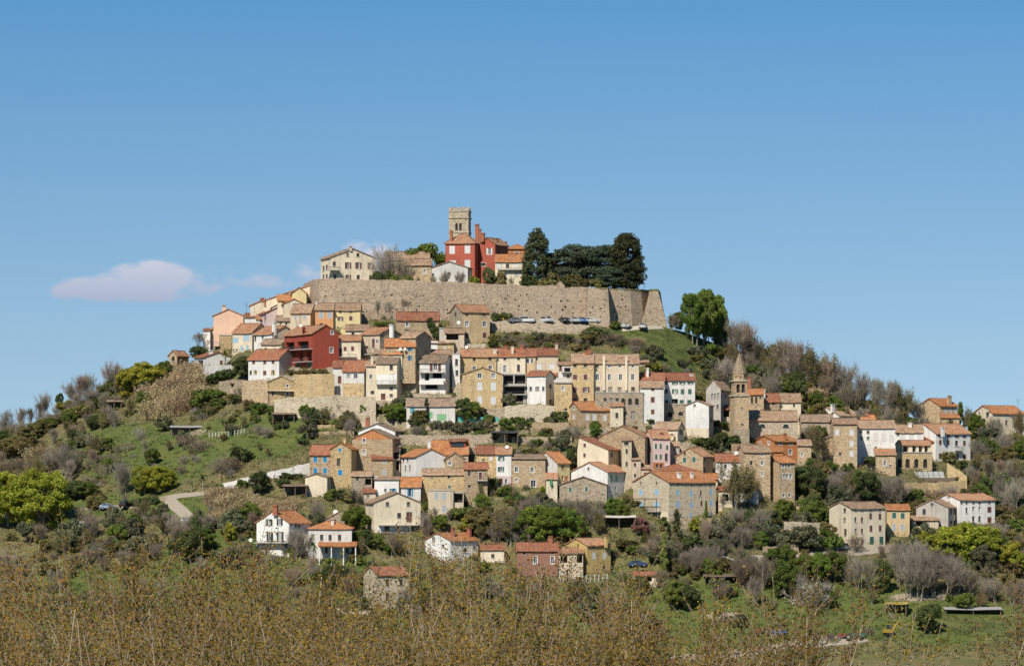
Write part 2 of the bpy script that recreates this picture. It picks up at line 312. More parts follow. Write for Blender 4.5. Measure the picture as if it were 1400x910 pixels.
def build_ground():
    us = list(np.concatenate([np.arange(-700, -40, 20.0), np.arange(-40, 1440, 7.0), np.arange(1440, 2101, 20.0)])); rows = []
    vs = list(np.linspace(0, 1, 125)); V = []; GRN = []; EAR = []
    near = [(0, -2.2), (20, -6), (45, -12.5), (75, -19), (110, -25), (170, -31), (260, -37), (400, -44), (560, -48), (700, -49), (800, -46)]
    rr = random.Random(3)
    for Yn, z in near:
        rows.append([(( (u - 700) / F) * max(Yn, 1) * 1.0 if Yn > 100 else (u - 700) * .03, Yn if Yn else -60, ZC + z) for u in us]); GRN.append([.55] * len(us)); EAR.append([0] * len(us))
    for t in vs:
        r = []; g = []; e = []
        for u in us:
            c = crest(u); v = 900 - t * (900 - c); p = Gd(u, v)
            r.append(tuple(p)); g.append(min(1.2, sum(w_ * ell(u, v, a, b, x, y) for a, b, x, y, w_ in GREEN))); e.append(min(1.2, sum(w_ * ell(u, v, a, b, x, y) for a, b, x, y, w_ in EARTH)))
        rows.append(r); GRN.append(g); EAR.append(e)
    last = rows[-1]
    for dY, drop in ((25, 1.5), (60, 10), (120, 30), (220, 60), (420, 85)):
        rows.append([(p[0] * (1 + dY / p[1]), p[1] + dY, max(10.0, p[2] - drop)) for p in last]); GRN.append([.4] * len(us)); EAR.append([0] * len(us))
    n = len(us); V = [p for r in rows for p in r]
    Fc = [(i * n + j, i * n + j + 1, (i + 1) * n + j + 1, (i + 1) * n + j) for i in range(len(rows) - 1) for j in range(n - 1)]
    me = bpy.data.meshes.new('hillside_ground'); me.from_pydata(V, [], Fc)
    at = me.attributes.new('green', 'FLOAT', 'POINT'); at.data.foreach_set('value', [x for r in GRN for x in r])
    at = me.attributes.new('earth', 'FLOAT', 'POINT'); at.data.foreach_set('value', [x for r in EAR for x in r])
    me.polygons.foreach_set('use_smooth', [True] * len(Fc))
    m, t, p = base_mat('ground', 0.95)
    g = t.nodes.new('ShaderNodeNewGeometry'); v = g.outputs['Position']
    a1 = nd(t, 'ShaderNodeAttribute', attribute_name='green').outputs['Fac']; a2 = nd(t, 'ShaderNodeAttribute', attribute_name='earth').outputs['Fac']
    n1 = noise(t, v, 0.06, 6, 0.65); n2 = noise(t, v, 0.6, 5, 0.7); n3 = noise(t, v, 0.22, 5, .7); n4 = noise(t, sc3(t, v, (1, 1, 3)), 1.8, 4, .7)
    scrub = mixrgb(t, ramp(t, n2, [(.35, (0,0,0)), (.65, (1,1,1))]), (0.088, 0.086, 0.030), (0.185, 0.15, 0.066))
    grass = mixrgb(t, ramp(t, n3, [(.35, (0,0,0)), (.65, (1,1,1))]), (0.044, 0.076, 0.012), (0.108, 0.124, 0.025))
    grass = mixrgb(t, ramp(t, n4, [(.45, (0,0,0)), (.70, (.7,.7,.7))]), grass, (0.145, 0.125, 0.052))
    su = nd(t, 'ShaderNodeMath', operation='MULTIPLY_ADD'); su.inputs[1].default_value = 1.1; t.links.new(n1, su.inputs[0]); t.links.new(a1, su.inputs[2])
    c = mixrgb(t, ramp(t, su.outputs[0], [(.50, (0,0,0)), (1.05, (1,1,1))]), scrub, grass)
    ear = mixrgb(t, n2, (0.20, 0.155, 0.10), (0.40, 0.33, 0.235))
    se = nd(t, 'ShaderNodeMath', operation='MULTIPLY_ADD'); se.inputs[1].default_value = 1.0; t.links.new(n3, se.inputs[0]); t.links.new(a2, se.inputs[2])
    c = mixrgb(t, ramp(t, se.outputs[0], [(.85, (0,0,0)), (1.15, (1,1,1))]), c, ear)
    t.links.new(c, p.inputs['Base Color']); bump(t, p, n2, 0.8, 0.5); MATS['ground'] = m
    me.materials.append(m); o = link('hillside_ground', me); tag(o, kind='structure')
    b = MB(); b.face([(-14000, -3000, 8.0), (14000, -3000, 8.0), (14000, 30000, 8.0), (-14000, 30000, 8.0)]); tag(b.build('valley_ground', m), kind='structure')
# ------------------------------------------------------------------ houses
FR = {'A': (220, 370, 4.55), 'B': (400, 270, 4.55), 'C': (640, 270, 4.55), 'D': (420, 400, 4.788), 'E': (640, 400, 4.788), 'F': (860, 460, 4.788), 'G': (1080, 520, 3.79),
      'H': (380, 560, 4.788), 'I': (600, 560, 4.789), 'J': (320, 660, 4.333), 'K': (560, 680, 3.956), 'L': (860, 560, 4.55), 'M': (880, 680, 2.692), 'N': (0, 460, 3.5), 'O': (0, 640, 3.37), 'U': (0, 0, 1.0)}
WCACHE = {}
def arch_poly(w, h, kind):
    if kind == 'a':
        r = w / 2; zc = h / 2 - r
        return [(-r, -h / 2), (r, -h / 2)] + [(r * math.cos(t), zc + r * math.sin(t)) for t in [math.pi * k / 8 for k in range(9)]]
    if kind == 'h':
        return [(w / 2 * math.cos(t), -h / 2 + h * math.sin(t)) for t in [math.pi * k / 10 for k in range(11)]]
    return [(-w / 2, -h / 2), (w / 2, -h / 2), (w / 2, h / 2), (-w / 2, h / 2)]
def ring(b, poly, g, y0, y1, mi):
    """frame ring: poly grown by g outward, from depth y0 (outer) to y1"""
    n = len(poly); cx = sum(p[0] for p in poly) / n; cz = sum(p[1] for p in poly) / n
    xs = [p[0] for p in poly]; zs = [p[1] for p in poly]; hw = (max(xs) - min(xs)) / 2; hh = (max(zs) - min(zs)) / 2; mz = (max(zs) + min(zs)) / 2
    o = [(p[0] * (hw + g) / hw, mz + (p[1] - mz) * (hh + g) / hh) for p in poly]
    a, c = (poly, o) if g > 0 else (o, poly)
    for i in range(n):
        j = (i + 1) % n
        b.face([(a[i][0], y0, a[i][1]), (c[i][0], y0, c[i][1]), (c[j][0], y0, c[j][1]), (a[j][0], y0, a[j][1])], mi)
        b.face([(c[i][0], y0, c[i][1]), (c[i][0], y1, c[i][1]), (c[j][0], y1, c[j][1]), (c[j][0], y0, c[j][1])], mi)
        b.face([(a[i][0], y1, a[i][1]), (a[i][0], y0, a[i][1]), (a[j][0], y0, a[j][1]), (a[j][0], y1, a[j][1])], mi)
def window_mesh(style, w, h):
    """local: x along the wall, -y outwards, z up, centred on the opening"""
    key = (style, w, h)
    if key in WCACHE: return WCACHE[key]
    k = style[0]; kind = 'a' if k in 'aA' else ('h' if k == 'H' else 'r'); poly = arch_poly(w, h, kind); b = MB()
    dep = 1.3 if k == 'G' else .24
    if k == 'c' or k == 'A':
        col = style[1] if len(style) > 1 else 'L'
        m = shut(col)
        for s in (-1, 1):
            if kind == 'a': pp = [(p[0] * .97, p[1]) for p in poly if p[0] * s >= -1e-6] ; pp = pp + ([(0, -h/2)] if True else [])
            else: pp = [(0.015 * s, -h / 2), (w / 2 * s, -h / 2), (w / 2 * s, h / 2), (0.015 * s, h / 2)]
            if kind == 'a':
                pts = sorted(pp, key=lambda q: math.atan2(q[1], q[0] - 0.25 * w * s)); pp = pts
            elif s < 0: pp = pp[::-1]
            b.face([(p[0], 0.02, p[1]) for p in pp], 0)
        if kind != 'a':
            for q in range(int(h / .28)): b.box(-w / 2 + .05, w / 2 - .05, -.012, .012, -h / 2 + .14 + q * .28, -h / 2 + .22 + q * .28, 0)
        ring(b, poly, 0.10, -0.03, 0.05, 1)
        me = b.mesh('shuttered_window', [m, SURR])
    elif k == 'D':
        b.face([(p[0], 0.14, p[1]) for p in poly], 0); ring(b, poly, 0.12, -0.03, 0.05, 1)
        b.box(-w / 2, w / 2, -.02, .14, h * .22, h * .26, 0); b.box(-.03, .03, .10, .15, -h / 2, h / 2, 0)
        me = b.mesh('door', [shut('R'), SURR])
    else:
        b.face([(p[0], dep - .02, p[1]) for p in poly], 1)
        if k not in 'Ga':
            ring(b, poly, -min(0.09, w * .12), dep - .1, dep - .02, 2)
            if kind == 'r' and w > .7: b.box(-.04, .04, dep - .09, dep - .02, -h / 2, h / 2, 2)
        if k in 'wWH' : ring(b, poly, 0.12, -0.04, 0.06, 0)
        elif k != 'G': b.box(-w / 2 - .1, w / 2 + .1, -.09, .02, -h / 2 - .1, -h / 2 - .005, 0)
        me = b.mesh('window', [SURR if k != 'w' else WHITEP, DARK if k in 'Ga' else PANE, FRAME if k in 'wo' else DFRAME])  # arches and open bays get a near-black sheet for their inner shade
    WCACHE[key] = me; return me
def shutter_mesh(col, w, h):
    key = ('leaf', col, w, h)
    if key in WCACHE: return WCACHE[key]
    b = MB(); b.box(0, w, -.05, 0, -h / 2, h / 2)
    for q in range(int(h / .26)): b.box(.06, w - .06, -.062, -.05, -h / 2 + .1 + q * .26, -h / 2 + .2 + q * .26)
    me = b.mesh('shutter', shut(col)); WCACHE[key] = me; return me
def parse(ws):
    r = []
    for grp in ws.split(';'):
        tk = grp.split()
        if len(tk) < 3: continue
        w_, h_ = map(float, tk[1].split('x'))
        for q in tk[2:]:
            x, y = map(float, q.split(',')); r.append((tk[0], x, y, w_, h_))
    return r
def poly_with_holes(b, outer, holes, to3, dep, mi=0, mr=0):
    polys = [[Vector((p[0], p[1], 0)) for p in outer]] + [[Vector((p[0], p[1], 0)) for p in h] for h in holes]
    flatp = [p for q in polys for p in q]
    for tri in tessellate_polygon(polys):
        a, c, d = (flatp[i] for i in tri)
        if (c - a).cross(d - a).z < 0: c, d = d, c
        b.face([to3(a.x, a.y, 0), to3(c.x, c.y, 0), to3(d.x, d.y, 0)], mi)
    for h in holes:
        n = len(h)
        for i in range(n):
            j = (i + 1) % n
            b.face([to3(h[i][0], h[i][1], 0), to3(h[i][0], h[i][1], dep), to3(h[j][0], h[j][1], dep), to3(h[j][0], h[j][1], 0)], mr)
def roof_slab(b, q, th=0.22, n=10, jit=0.085, rr=None):
    """q: eave-left, eave-right, top-right, top-left. Subdivided along the eave, slightly sagging"""
    e0, e1, t1, t0 = [Vector(p) for p in q]; up = Vector((0, 0, th))
    Lh = (e1 - e0).length; S = (t0 - e0).length
    js = [(rr.uniform(-jit, jit) if 0 < i < n else 0, rr.uniform(-jit, jit) if 0 < i < n else 0) for i in range(n + 1)]
    def pt(i, top): 
        f = i / n; p = (t0.lerp(t1, f) if top else e0.lerp(e1, f)); p = p.copy(); p.z += js[i][1 if top else 0] - 0.10 * math.sin(math.pi * f) * min(1, Lh / 12); return p
    for i in range(n):
        a, c, d, e = pt(i, 0), pt(i + 1, 0), pt(i + 1, 1), pt(i, 1)
        b.face([a + up, c + up, d + up, e + up], 0, [((a - e0).length, 0), ((c - e0).length, 0), ((d - t0).length + (t0 - e0).dot((e1 - e0).normalized()), S), ((e - t0).length + (t0 - e0).dot((e1 - e0).normalized()), S)])
        b.face([e, d, c, a], 1); b.face([a, c, c + up, a + up], 0, [(0, 0), (.3, 0), (.3, .1), (0, .1)])
        b.face([d, e, e + up, d + up], 0, [(0, 0), (.3, 0), (.3, .1), (0, .1)])
    a, e = pt(0, 0), pt(0, 1); b.face([e, a, a + up, e + up], 0, [(0, 0), (S, 0), (S, .1), (0, .1)])
    a, e = pt(n, 0), pt(n, 1); b.face([a, e, e + up, a + up], 0, [(0, 0), (S, 0), (S, .1), (0, .1)])
HOUSES = []; LABELS = set()
def house(fr, x0, x1, yb, ye, yr, typ, ws, wall, roof, label, win='', swin='', name='stone_house', chim=(), bal=(), D=None, dy=0.0, Y=None, rp=0.5, cat='house', swall=None, th=None, pilas=(), band=None, vg=None, extra=None, fd=-4.5):
    ox, oy, s = FR[fr]
    u0, u1, vb, ve, vr = ox + x0 / s, ox + x1 / s, oy + yb / s, oy + ye / s, oy + yr / s
    du = ws / s; rr = random.Random(int(u0 * 7 + vb * 13))
    uc = u1 if du > 0 else u0
    if Y is None: Y = gY((u0 + u1) / 2, vb if vg is None else oy + vg / s) + dy
    mpp = Y / F                                    # metres per photo pixel here
    wf = (u1 - u0) * mpp
    Dm = D or 8.0
    if du:
        sn = abs(du) * mpp / Dm
        lim = R(min(58, max(34, 34 + 26 * (abs(du) / (u1 - u0) - .6))))
        if sn > math.sin(lim) and D is None: th_ = lim; Dm = abs(du) * mpp / math.sin(th_)
        else: th_ = math.asin(min(.8, sn))
    else: th_ = 0.0
    if th is not None: th_ = R(abs(th)); du = du or (0.001 if th > 0 else -0.001)
    W = wf / math.cos(th_)
    z0 = ZC + (VH - vb) * mpp; He = (vb - ve) * mpp
    if typ == 'e':
        if D is None and not du:
            for Dm in (7, 8, 9, 10, 11, 12):
                Hr = ZC + (VH - vr) / F * (Y + Dm / 2) - z0
                if (Hr - He) / (Dm / 2) < .52: break
        Hr = ZC + (VH - vr) / F * (Y + Dm / 2 * math.cos(th_)) - z0; Hr = He + min(max(Hr - He, .1 * Dm), .36 * Dm)
    elif typ in 'gk': Hr = (vb - vr) * mpp; Hr = He + max(.4, Hr - He)
    elif typ == 'h':
        Hr = ZC + (VH - vr) / F * (Y + Dm / 2) - z0; Hr = He + min(max(Hr - He, .12 * Dm), .35 * Dm)
    elif typ == 's':
        Hr = ZC + (VH - vr) / F * (Y + Dm) - z0; Hr = He + min(max(Hr - He, .08 * Dm), .5 * Dm)
    else: Hr = He
    sg = 1 if du >= 0 else -1
    ang = -th_ * sg
    a = Vector((math.cos(ang), math.sin(ang), 0)); bb = Vector((-math.sin(ang), math.cos(ang), 0))
    near = Vector(((uc - 700) / F * Y, Y, z0))
    left = near - a * W if sg > 0 and du else near.copy()
    if not du: left = Vector(((u0 - 700) / F * Y, Y, z0))
    cen = left + a * (W / 2) + bb * (Dm / 2)
    assert label not in LABELS, label
    LABELS.add(label)
    root = empty(name, cen, ang); tag(root, label, cat)
    # local: x in [-W/2,W/2], y in [-D/2,D/2]
    hw, hd = W / 2, Dm / 2
    rx = -hw + W * rp
    def to_front(p, z, d): return (p - hw, -hd + d, z)
    def to_right(p, z, d): return (hw - d, p - hd, z)
    def to_left(p, z, d): return (-hw + d, hd - p, z)
    def to_back(p, z, d): return (hw - p, hd - d, z)
    ops = {'f': [], 's': []}
    def place(spec, face):
        for st, x, y, w_, h_ in spec:
            u = ox + x / s; z = (vb - (oy + y / s)) * mpp
            if face == 'f': p = (u - u0) / (u1 - u0) * W; ww = w_ / s * mpp / math.cos(th_); lim = W
            else:
                p = (u - u1) / du * Dm if du > 0 else (u - (u0 + du)) / abs(du) * Dm; ww = w_ / s * mpp / max(.25, math.sin(th_)); lim = Dm
            hh = h_ / s * mpp
            ww = max(.5, round(ww / .1) * .1); hh = max(.5, round(hh / .1) * .1)
            if p - ww / 2 < .15 or p + ww / 2 > lim - .15: p = min(max(p, ww / 2 + .16), lim - ww / 2 - .16)
            if z - hh / 2 < fd + .1: continue
            isf = face == 'f'
            def zmax(q):
                if typ in 'gk' and isf: return He + (Hr - He) * (q / (W * rp) if q < W * rp else (W - q) / (W * (1 - rp)))
                if typ == 'e' and not isf: return He + (Hr - He) * (1 - abs(q - Dm / 2) / (Dm / 2))
                return He
            zt_ = min(zmax(p - ww / 2), zmax(p + ww / 2)) - .14
            if z + hh / 2 > zt_:
                if z + hh / 2 - zt_ > 1.3: continue
                z = zt_ - hh / 2
            if any(abs(p - q[1]) < (ww + q[3]) / 2 + .04 and abs(z - q[2]) < (hh + q[4]) / 2 + .04 for q in ops[face]): continue
            ops[face].append((st, p, z, ww, hh))
    place(parse(win), 'f')
    if du: place(parse(swin), 's')
    wm = MATS[wall]; mats = [wm, MATS[swall or wall]]
    b = MB()
    def holes(face): return [[(p + q[0], z + q[1]) for q in arch_poly(ww, hh, 'a' if st[0] in 'aA' else ('h' if st[0] == 'H' else 'r'))] for st, p, z, ww, hh in ops[face]]
    def prof(face):
        if typ in 'e':
            return [(0, fd), (Dm, fd), (Dm, He), (Dm / 2, Hr), (0, He)] if face in 'lr' else [(0, fd), (W, fd), (W, He), (0, He)]
        if typ in 'gk':
            if face == 'f': return [(0, fd), (W, fd), (W, He), (W * rp, Hr), (0, He)]
            if face == 'b': return [(0, fd), (W, fd), (W, He), (W * (1 - rp), Hr), (0, He)]
            return [(0, fd), (Dm, fd), (Dm, He), (0, He)]
        if typ == 's':
            if face == 'f': return [(0, fd), (W, fd), (W, He), (0, He)]
            if face == 'b': return [(0, fd), (W, fd), (W, Hr), (0, Hr)]
            return [(0, fd), (Dm, fd), (Dm, Hr if face == 'r' else He), (0, He if face == 'r' else Hr)]
        L_ = W if face in 'fb' else Dm
        return [(0, fd), (L_, fd), (L_, He), (0, He)]
    big = any(q[0][0] == 'G' for q in ops['f'] + ops['s'])
    vis = 'r' if du > 0 else 'l'
    for face, fn in (('f', to_front), ('r', to_right), ('l', to_left), ('b', to_back)):
        key = 'f' if face == 'f' else ('s' if face == vis and du else None)
        hl = holes(key) if key else []
        mi = 0 if face in 'fb' else 1
        poly_with_holes(b, prof(face), hl, fn, 0.24 if not big else 1.3, mi, mi)
    wo = b.build('wall', mats, root)
    rots = {'f': 0.0, 'r': math.pi / 2, 'l': -math.pi / 2}
    for key in 'fs':
        for st, p, z, ww, hh in ops[key]:
            face = 'f' if key == 'f' else vis; fn = {'f': to_front, 'r': to_right, 'l': to_left}[face]
            if st[0] == 'G' or not big: wst = st
            else: wst = st
            me = window_mesh(st if st[0] != 'o' else 'o', ww, hh)
            o = link('door' if st[0] == 'D' else ('opening' if st[0] == 'G' else 'window'), me, root); o.location = fn(p, z, 0); o.rotation_euler = (0, 0, rots[face])
            if st[0] in 'dwoW' and rr.random() < .5 and len(o.material_slots) > 1: o.material_slots[1].link = 'OBJECT'; o.material_slots[1].material = rr.choice(PANES)
            if st[0] == 'o':
                for sd_ in (-1, 1):
                    so = link('shutter', shutter_mesh(st[1], round(ww / 2, 2), hh), o)
                    so.location = (ww / 2 + .02, -.02, 0) if sd_ > 0 else (-ww - .02, -.02, 0)
            if st[0] == 'M' or (len(st) > 1 and st[1] == '^'):
                pass
    # roof
    rb = MB(); oh, og = 0.38, 0.22; rm = [MATS[roof], WOOD]
    if typ in 'e':
        pt = (Hr - He) / (Dm / 2); zl = He - oh * pt
        roof_slab(rb, [(-hw - og, -hd - oh, zl), (hw + og, -hd - oh, zl), (hw + og, 0, Hr), (-hw - og, 0, Hr)], n=max(3, int(W / 2)), rr=rr)
        roof_slab(rb, [(hw + og, hd + oh, zl), (-hw - og, hd + oh, zl), (-hw - og, 0, Hr), (hw + og, 0, Hr)], n=max(3, int(W / 2)), rr=rr)
        rb.tube((-hw - og, 0, Hr + .12), (hw + og, 0, Hr + .12), .15, .15, 6, 0)
    elif typ in 'gk':
        pl = (Hr - He) / max(.3, W * rp); pr = (Hr - He) / max(.3, W * (1 - rp)); o1 = oh if rp > .1 else .15
        roof_slab(rb, [(-hw - o1, hd + og, He - o1 * min(pl, 1)), (-hw - o1, -hd - og, He - o1 * min(pl, 1)), (rx, -hd - og, Hr), (rx, hd + og, Hr)], n=max(3, int(Dm / 2)), rr=rr)
        roof_slab(rb, [(hw + oh, -hd - og, He - oh * pr), (hw + oh, hd + og, He - oh * pr), (rx, hd + og, Hr), (rx, -hd - og, Hr)], n=max(3, int(Dm / 2)), rr=rr)
        rb.tube((rx, -hd - og, Hr + .12), (rx, hd + og, Hr + .12), .15, .15, 6, 0)
    elif typ == 'h':
        pt = (Hr - He) / hd; zl = He - oh * pt; r0 = max(0.3, hw - hd)
        A = [(-hw - oh, -hd - oh, zl), (hw + oh, -hd - oh, zl), (hw + oh, hd + oh, zl), (-hw - oh, hd + oh, zl)]; t0, t1 = (-r0, 0, Hr), (r0, 0, Hr)
        for q in ([A[0], A[1], t1, t0], [A[2], A[3], t0, t1], [A[1], A[2], t1, t1], [A[3], A[0], t0, t0]):
            roof_slab(rb, q, n=max(3, int(W / 2)), jit=.02, rr=rr)
        rb.tube((-r0, 0, Hr + .12), (r0, 0, Hr + .12), .15, .15, 6, 0)
        for c_, t_ in ((A[0], t0), (A[1], t1)): rb.tube(Vector(c_) + Vector((0, 0, .12)), Vector(t_) + Vector((0, 0, .12)), .13, .13, 5, 0)
    elif typ == 's':
        pt = (Hr - He) / Dm
        roof_slab(rb, [(-hw - og, -hd - oh, He - oh * pt), (hw + og, -hd - oh, He - oh * pt), (hw + og, hd + .2, Hr + .2 * pt), (-hw - og, hd + .2, Hr + .2 * pt)], n=max(3, int(W / 2)), rr=rr)
    else:
        rb.box(-hw - .12, hw + .12, -hd - .12, hd + .12, He + .002, He + .22, 1); rm = [MATS[roof], CONC]
    ro = rb.build('roof', rm, root)
    for ci, c in enumerate(chim):
        cx, cyt, cw, ch = c[:4]; cm = c[4] if len(c) > 4 else 'brick'
        depth = c[5] if len(c) > 5 else Dm * .42
        u = ox + cx / s; Yc = Y + depth * math.cos(th_); mp = Yc / F
        wpt = Vector(((u - 700) * mp, Yc, ZC + (VH - (oy + cyt / s)) * mp)); lp = Matrix.Rotation(-ang, 3, 'Z') @ (wpt - cen)
        hwc = max(.28, cw / s * mp / 2); hc = ch / s * mp
        zt = lp.z; zb = min(zt - hc, zt - 0.6)
        # reach the roof
        if typ == 'e': zr_ = Hr - abs(lp.y) * (Hr - He) / hd
        elif typ in 'gk': zr_ = Hr - abs(lp.x - rx) * (Hr - He) / max(.5, (hw - rx if lp.x > rx else rx + hw))
        else: zr_ = He
        zb = min(zb, zr_ - .3)
        cb = MB(); cb.box(-hwc, hwc, -.3, .3, zb, zt - .25, 0); cb.box(-hwc - .08, hwc + .08, -.38, .38, zt - .42, zt - .27, 0); cb.box(-hwc * .8, hwc * .8, -.24, .24, zt - .25, zt - .12, 1); cb.box(-hwc - .1, hwc + .1, -.4, .4, zt - .12, zt, 2)
        cmat = {'brick': BRICK, 'white': WHITEP, 'wall': wm}[cm]
        co = cb.build('chimney', [cmat, DARK, MATS['redr'] if cm != 'white' else WHITEP], ro); co.location = (lp.x, lp.y, 0)
    for bspec in bal:
        bx0, bx1, by, rh, dep = bspec[:5]; style = bspec[5] if len(bspec) > 5 else 'iron'; face = bspec[6] if len(bspec) > 6 else 'f'
        z = (vb - (oy + by / s)) * mpp
        if face == 'f': p0 = (ox + bx0 / s - u0) / (u1 - u0) * W; p1 = (ox + bx1 / s - u0) / (u1 - u0) * W
        else:
            g_ = (lambda q: (ox + q / s - u1) / du * Dm) if du > 0 else (lambda q: (ox + q / s - (u0 + du)) / abs(du) * Dm)
            p0, p1 = g_(bx0), g_(bx1)
        hb = MB(); hb.box(0, p1 - p0, -dep, -.003, -.18, 0, 0)
        fn = {'f': to_front, 'r': to_right, 'l': to_left}['f' if face == 'f' else vis]
        bo = hb.build('balcony', [CONC if style != 'white' else WHITEP], root); bo.location = fn(p0, z, 0); bo.rotation_euler = (0, 0, rots['f' if face == 'f' else vis])
        if style == 'roof':
            continue
        q = MB(); rhm = rh / s * mpp; w_ = p1 - p0
        if style == 'white': q.box(.02, w_ - .02, -dep, -dep + .1, .004, rhm); q.box(.02, .12, -dep + .1, -.01, .004, rhm); q.box(w_ - .12, w_ - .02, -dep + .1, -.01, .004, rhm)
        else:
            q.box(0, w_, -dep, -dep + .06, rhm - .06, rhm); q.box(0, .06, -dep + .06, -.01, rhm - .06, rhm); q.box(w_ - .06, w_, -dep + .06, -.01, rhm - .06, rhm)
            nb = max(4, int(w_ / .3))
            for i in range(nb + 1): xx = (w_ - .04) * i / nb; q.box(xx, xx + .04, -dep + .01, -dep + .05, .004, rhm - .06)
        q.build('railing', WHITEP if style == 'white' else IRON, bo)
    for px, y0_, y1_, pw in pilas:                  # applied chimney breasts / pilasters on the front
        p = (ox + px / s - u0) / (u1 - u0) * W; za = (vb - (oy + y1_ / s)) * mpp; zb_ = (vb - (oy + y0_ / s)) * mpp; hwp = pw / s * mpp / 2
        q = MB(); q.box(-hwp, hwp, -.45, -.003, za, zb_); q.box(-hwp - .06, hwp + .06, -.5, -.0, zb_ + .002, zb_ + .15)
        po = q.build('chimney_breast', [MATS['crm']], root); po.location = to_front(p, 0, 0)
    if band:                                        # stone ground floor or painted band, slightly proud
        for bx0, bx1, by0, by1, bm in band:
            p0 = max(0, (ox + bx0 / s - u0) / (u1 - u0) * W); p1 = min(W, (ox + bx1 / s - u0) / (u1 - u0) * W); za = max(fd, (vb - (oy + by1 / s)) * mpp); zb_ = (vb - (oy + by0 / s)) * mpp
            outer = [(p0 + .01, za), (p1 - .01, za), (p1 - .01, zb_), (p0 + .01, zb_)]
            hs_ = [h for h, q in zip(holes('f'), ops['f']) if q[1] - q[3] / 2 > p0 + .03 and q[1] + q[3] / 2 < p1 - .03 and q[2] - q[4] / 2 > za + .03 and q[2] + q[4] / 2 < zb_ - .03]
            q = MB(); poly_with_holes(q, outer, hs_, lambda p, z, d: to_front(p, z, d - .03), .03); q.build('render_coat', [MATS[bm]], root)
    info = dict(root=root, W=W, D=Dm, He=He, Hr=Hr, Y=Y, mpp=mpp, z0=z0, u0=u0, u1=u1, hw=hw, hd=hd, name=name, label=label, vb=vb, th=th_ * sg)
    HOUSES.append(info)
    if fd < -1: add_cut(cen, ang, hw + 1.4, hd + 1.0, z0 - .06)
    return info
# ------------------------------------------------------------------ the houses (coordinates read off enlargements of the photo; distance comes from the ground they stand on)
H = house
PY = 1024.0
# --- inside the town walls
H('B',237,512,515,372,318,'g',-70,'crm','brwn','cream palazzo with a low pediment and brown shutters behind the town wall','d 18x22 342,354 405,354; oR 18x38 343,420 407,420 482,420; d 18x26 260,412; oR 16x28 344,492; d 18x28 263,491 407,492 482,493','d 14x30 185,435 208,430; d 14x26 185,488 208,488',name='palazzo',Y=PY,chim=[(361,303,14,16,'wall',2)],bal=[(200,290,450,18,1.3),])
H('B',575,850,470,385,340,'e',0,'tan','tile','stone house with a long worn roof behind the smaller stone house on the walls','d 16x20 640,430 720,430',Y=PY+18,chim=[(737,330,14,22,'brick')])
H('B',690,862,520,420,385,'e',0,'tan','tile','low stone house with one white-framed window just inside the town wall','w 18x26 823,459',Y=PY-3,chim=[(737,385,12,36,'wall',1.0)])
H('B',862,1090,525,436,400,'g',25,'gwh','brwn','white gabled outbuilding beside the red palazzo above the town wall','d 16x24 972,476; d 14x24 872,482',name='gabled_house',Y=PY-4)
H('B',950,1133,450,280,226,'h',42,'pal','mixr','tall dark red palazzo with white window surrounds beside the crenellated bell tower','cW 30x46 992,324 1088,322; cW 36x22 995,402; cW 30x46 1088,412','',name='palazzo',Y=PY+8,chim=[(988,205,16,40,'brick',2),(1148,165,24,60,'brick',9),(1165,195,14,40,'brick',9)])
H('C',66,168,445,290,250,'g',80,'pal','mixr','dark red palazzo wing with white shutters on the window of its gable','oW 18x40 133,334; W 28x20 95,415','d 14x24 190,345 212,348 232,350',name='palazzo_wing',Y=PY+10,chim=[(92,220,22,34,'brick',1),(175,252,16,36,'brick',4)])
H('C',248,362,440,318,296,'h',0,'rst','orng','orange-red house with a hipped roof behind the cream house on the walls','w 26x18 303,352',name='townhouse',Y=PY+24,chim=[(235,272,14,40,'brick')])
H('C',168,345,522,396,356,'e',12,'crm','orng','cream house with an orange roof and a narrow balcony next to the dark conifers','cW 22x28 190,428 297,425; d 20x25 245,425; w 22x32 230,482; cY 20x26 300,480',name='plastered_house',Y=PY-2,bal=[(185,338,446,8,1.0)])
H('C',505,560,530,395,372,'e',0,'yel','orng','small yellow house seen between the conifer and the cedars','d 10x16 530,420',name='plastered_house',Y=PY+22)
# --- left flank below the wall
H('A',48,100,650,525,498,'g',58,'tan','mixr','narrow stone house with an arched window at the outer end of the village','a 18x30 76,547; d 22x26 76,600',name='stone_house')
H('A',280,432,612,535,508,'g',-86,'wht','redr','low white house with a shaded porch beside the palm tree','cR 15x28 372,570','G 40x50 240,580',name='white_house',chim=[(312,494,24,40,'white',3)])
H('A',262,306,480,372,362,'s',0,'wht','redr','narrow blank white house at the edge of the village next to the peach house','',name='white_house',dy=2)
H('A',306,445,470,355,303,'e',140,'wht','mixr','white house with a grey gable end below the peach house','d 12x28 333,390 368,382; d 14x28 432,380','',name='white_house',swall='gpl',chim=[(408,312,12,22,'brick'),(432,285,18,36,'brick'),(440,295,14,30,'brick')])
H('A',362,440,502,402,396,'f',0,'ost','tile','ochre flat-topped annex built against the white house with the grey gable','',name='house_annex',D=4,bal=[(330,362,455,14,1.0)])
H('A',328,512,360,280,241,'g',-8,'pch','mixr','peach-coloured house with a plain gable standing up on the skyline','',name='plastered_house',chim=[(393,215,22,34,'wall',3)])
H('A',440,568,505,383,330,'e',95,'crm','mixr','cream house with pale blue shutters on the steep left lane','cL 16x30 449,432 470,430; cL 16x34 520,418 540,414; cL 14x34 500,483 537,480; d 10x14 448,492 468,492','',name='plastered_house',swall='bei')
H('A',570,692,505,390,346,'e',150,'wht','mixr','white house with a tall white chimney and an ochre gable on the left lane','d 14x30 577,418; d 14x25 628,412','',name='white_house',swall='bei',chim=[(705,318,24,85,'white',1.0)])
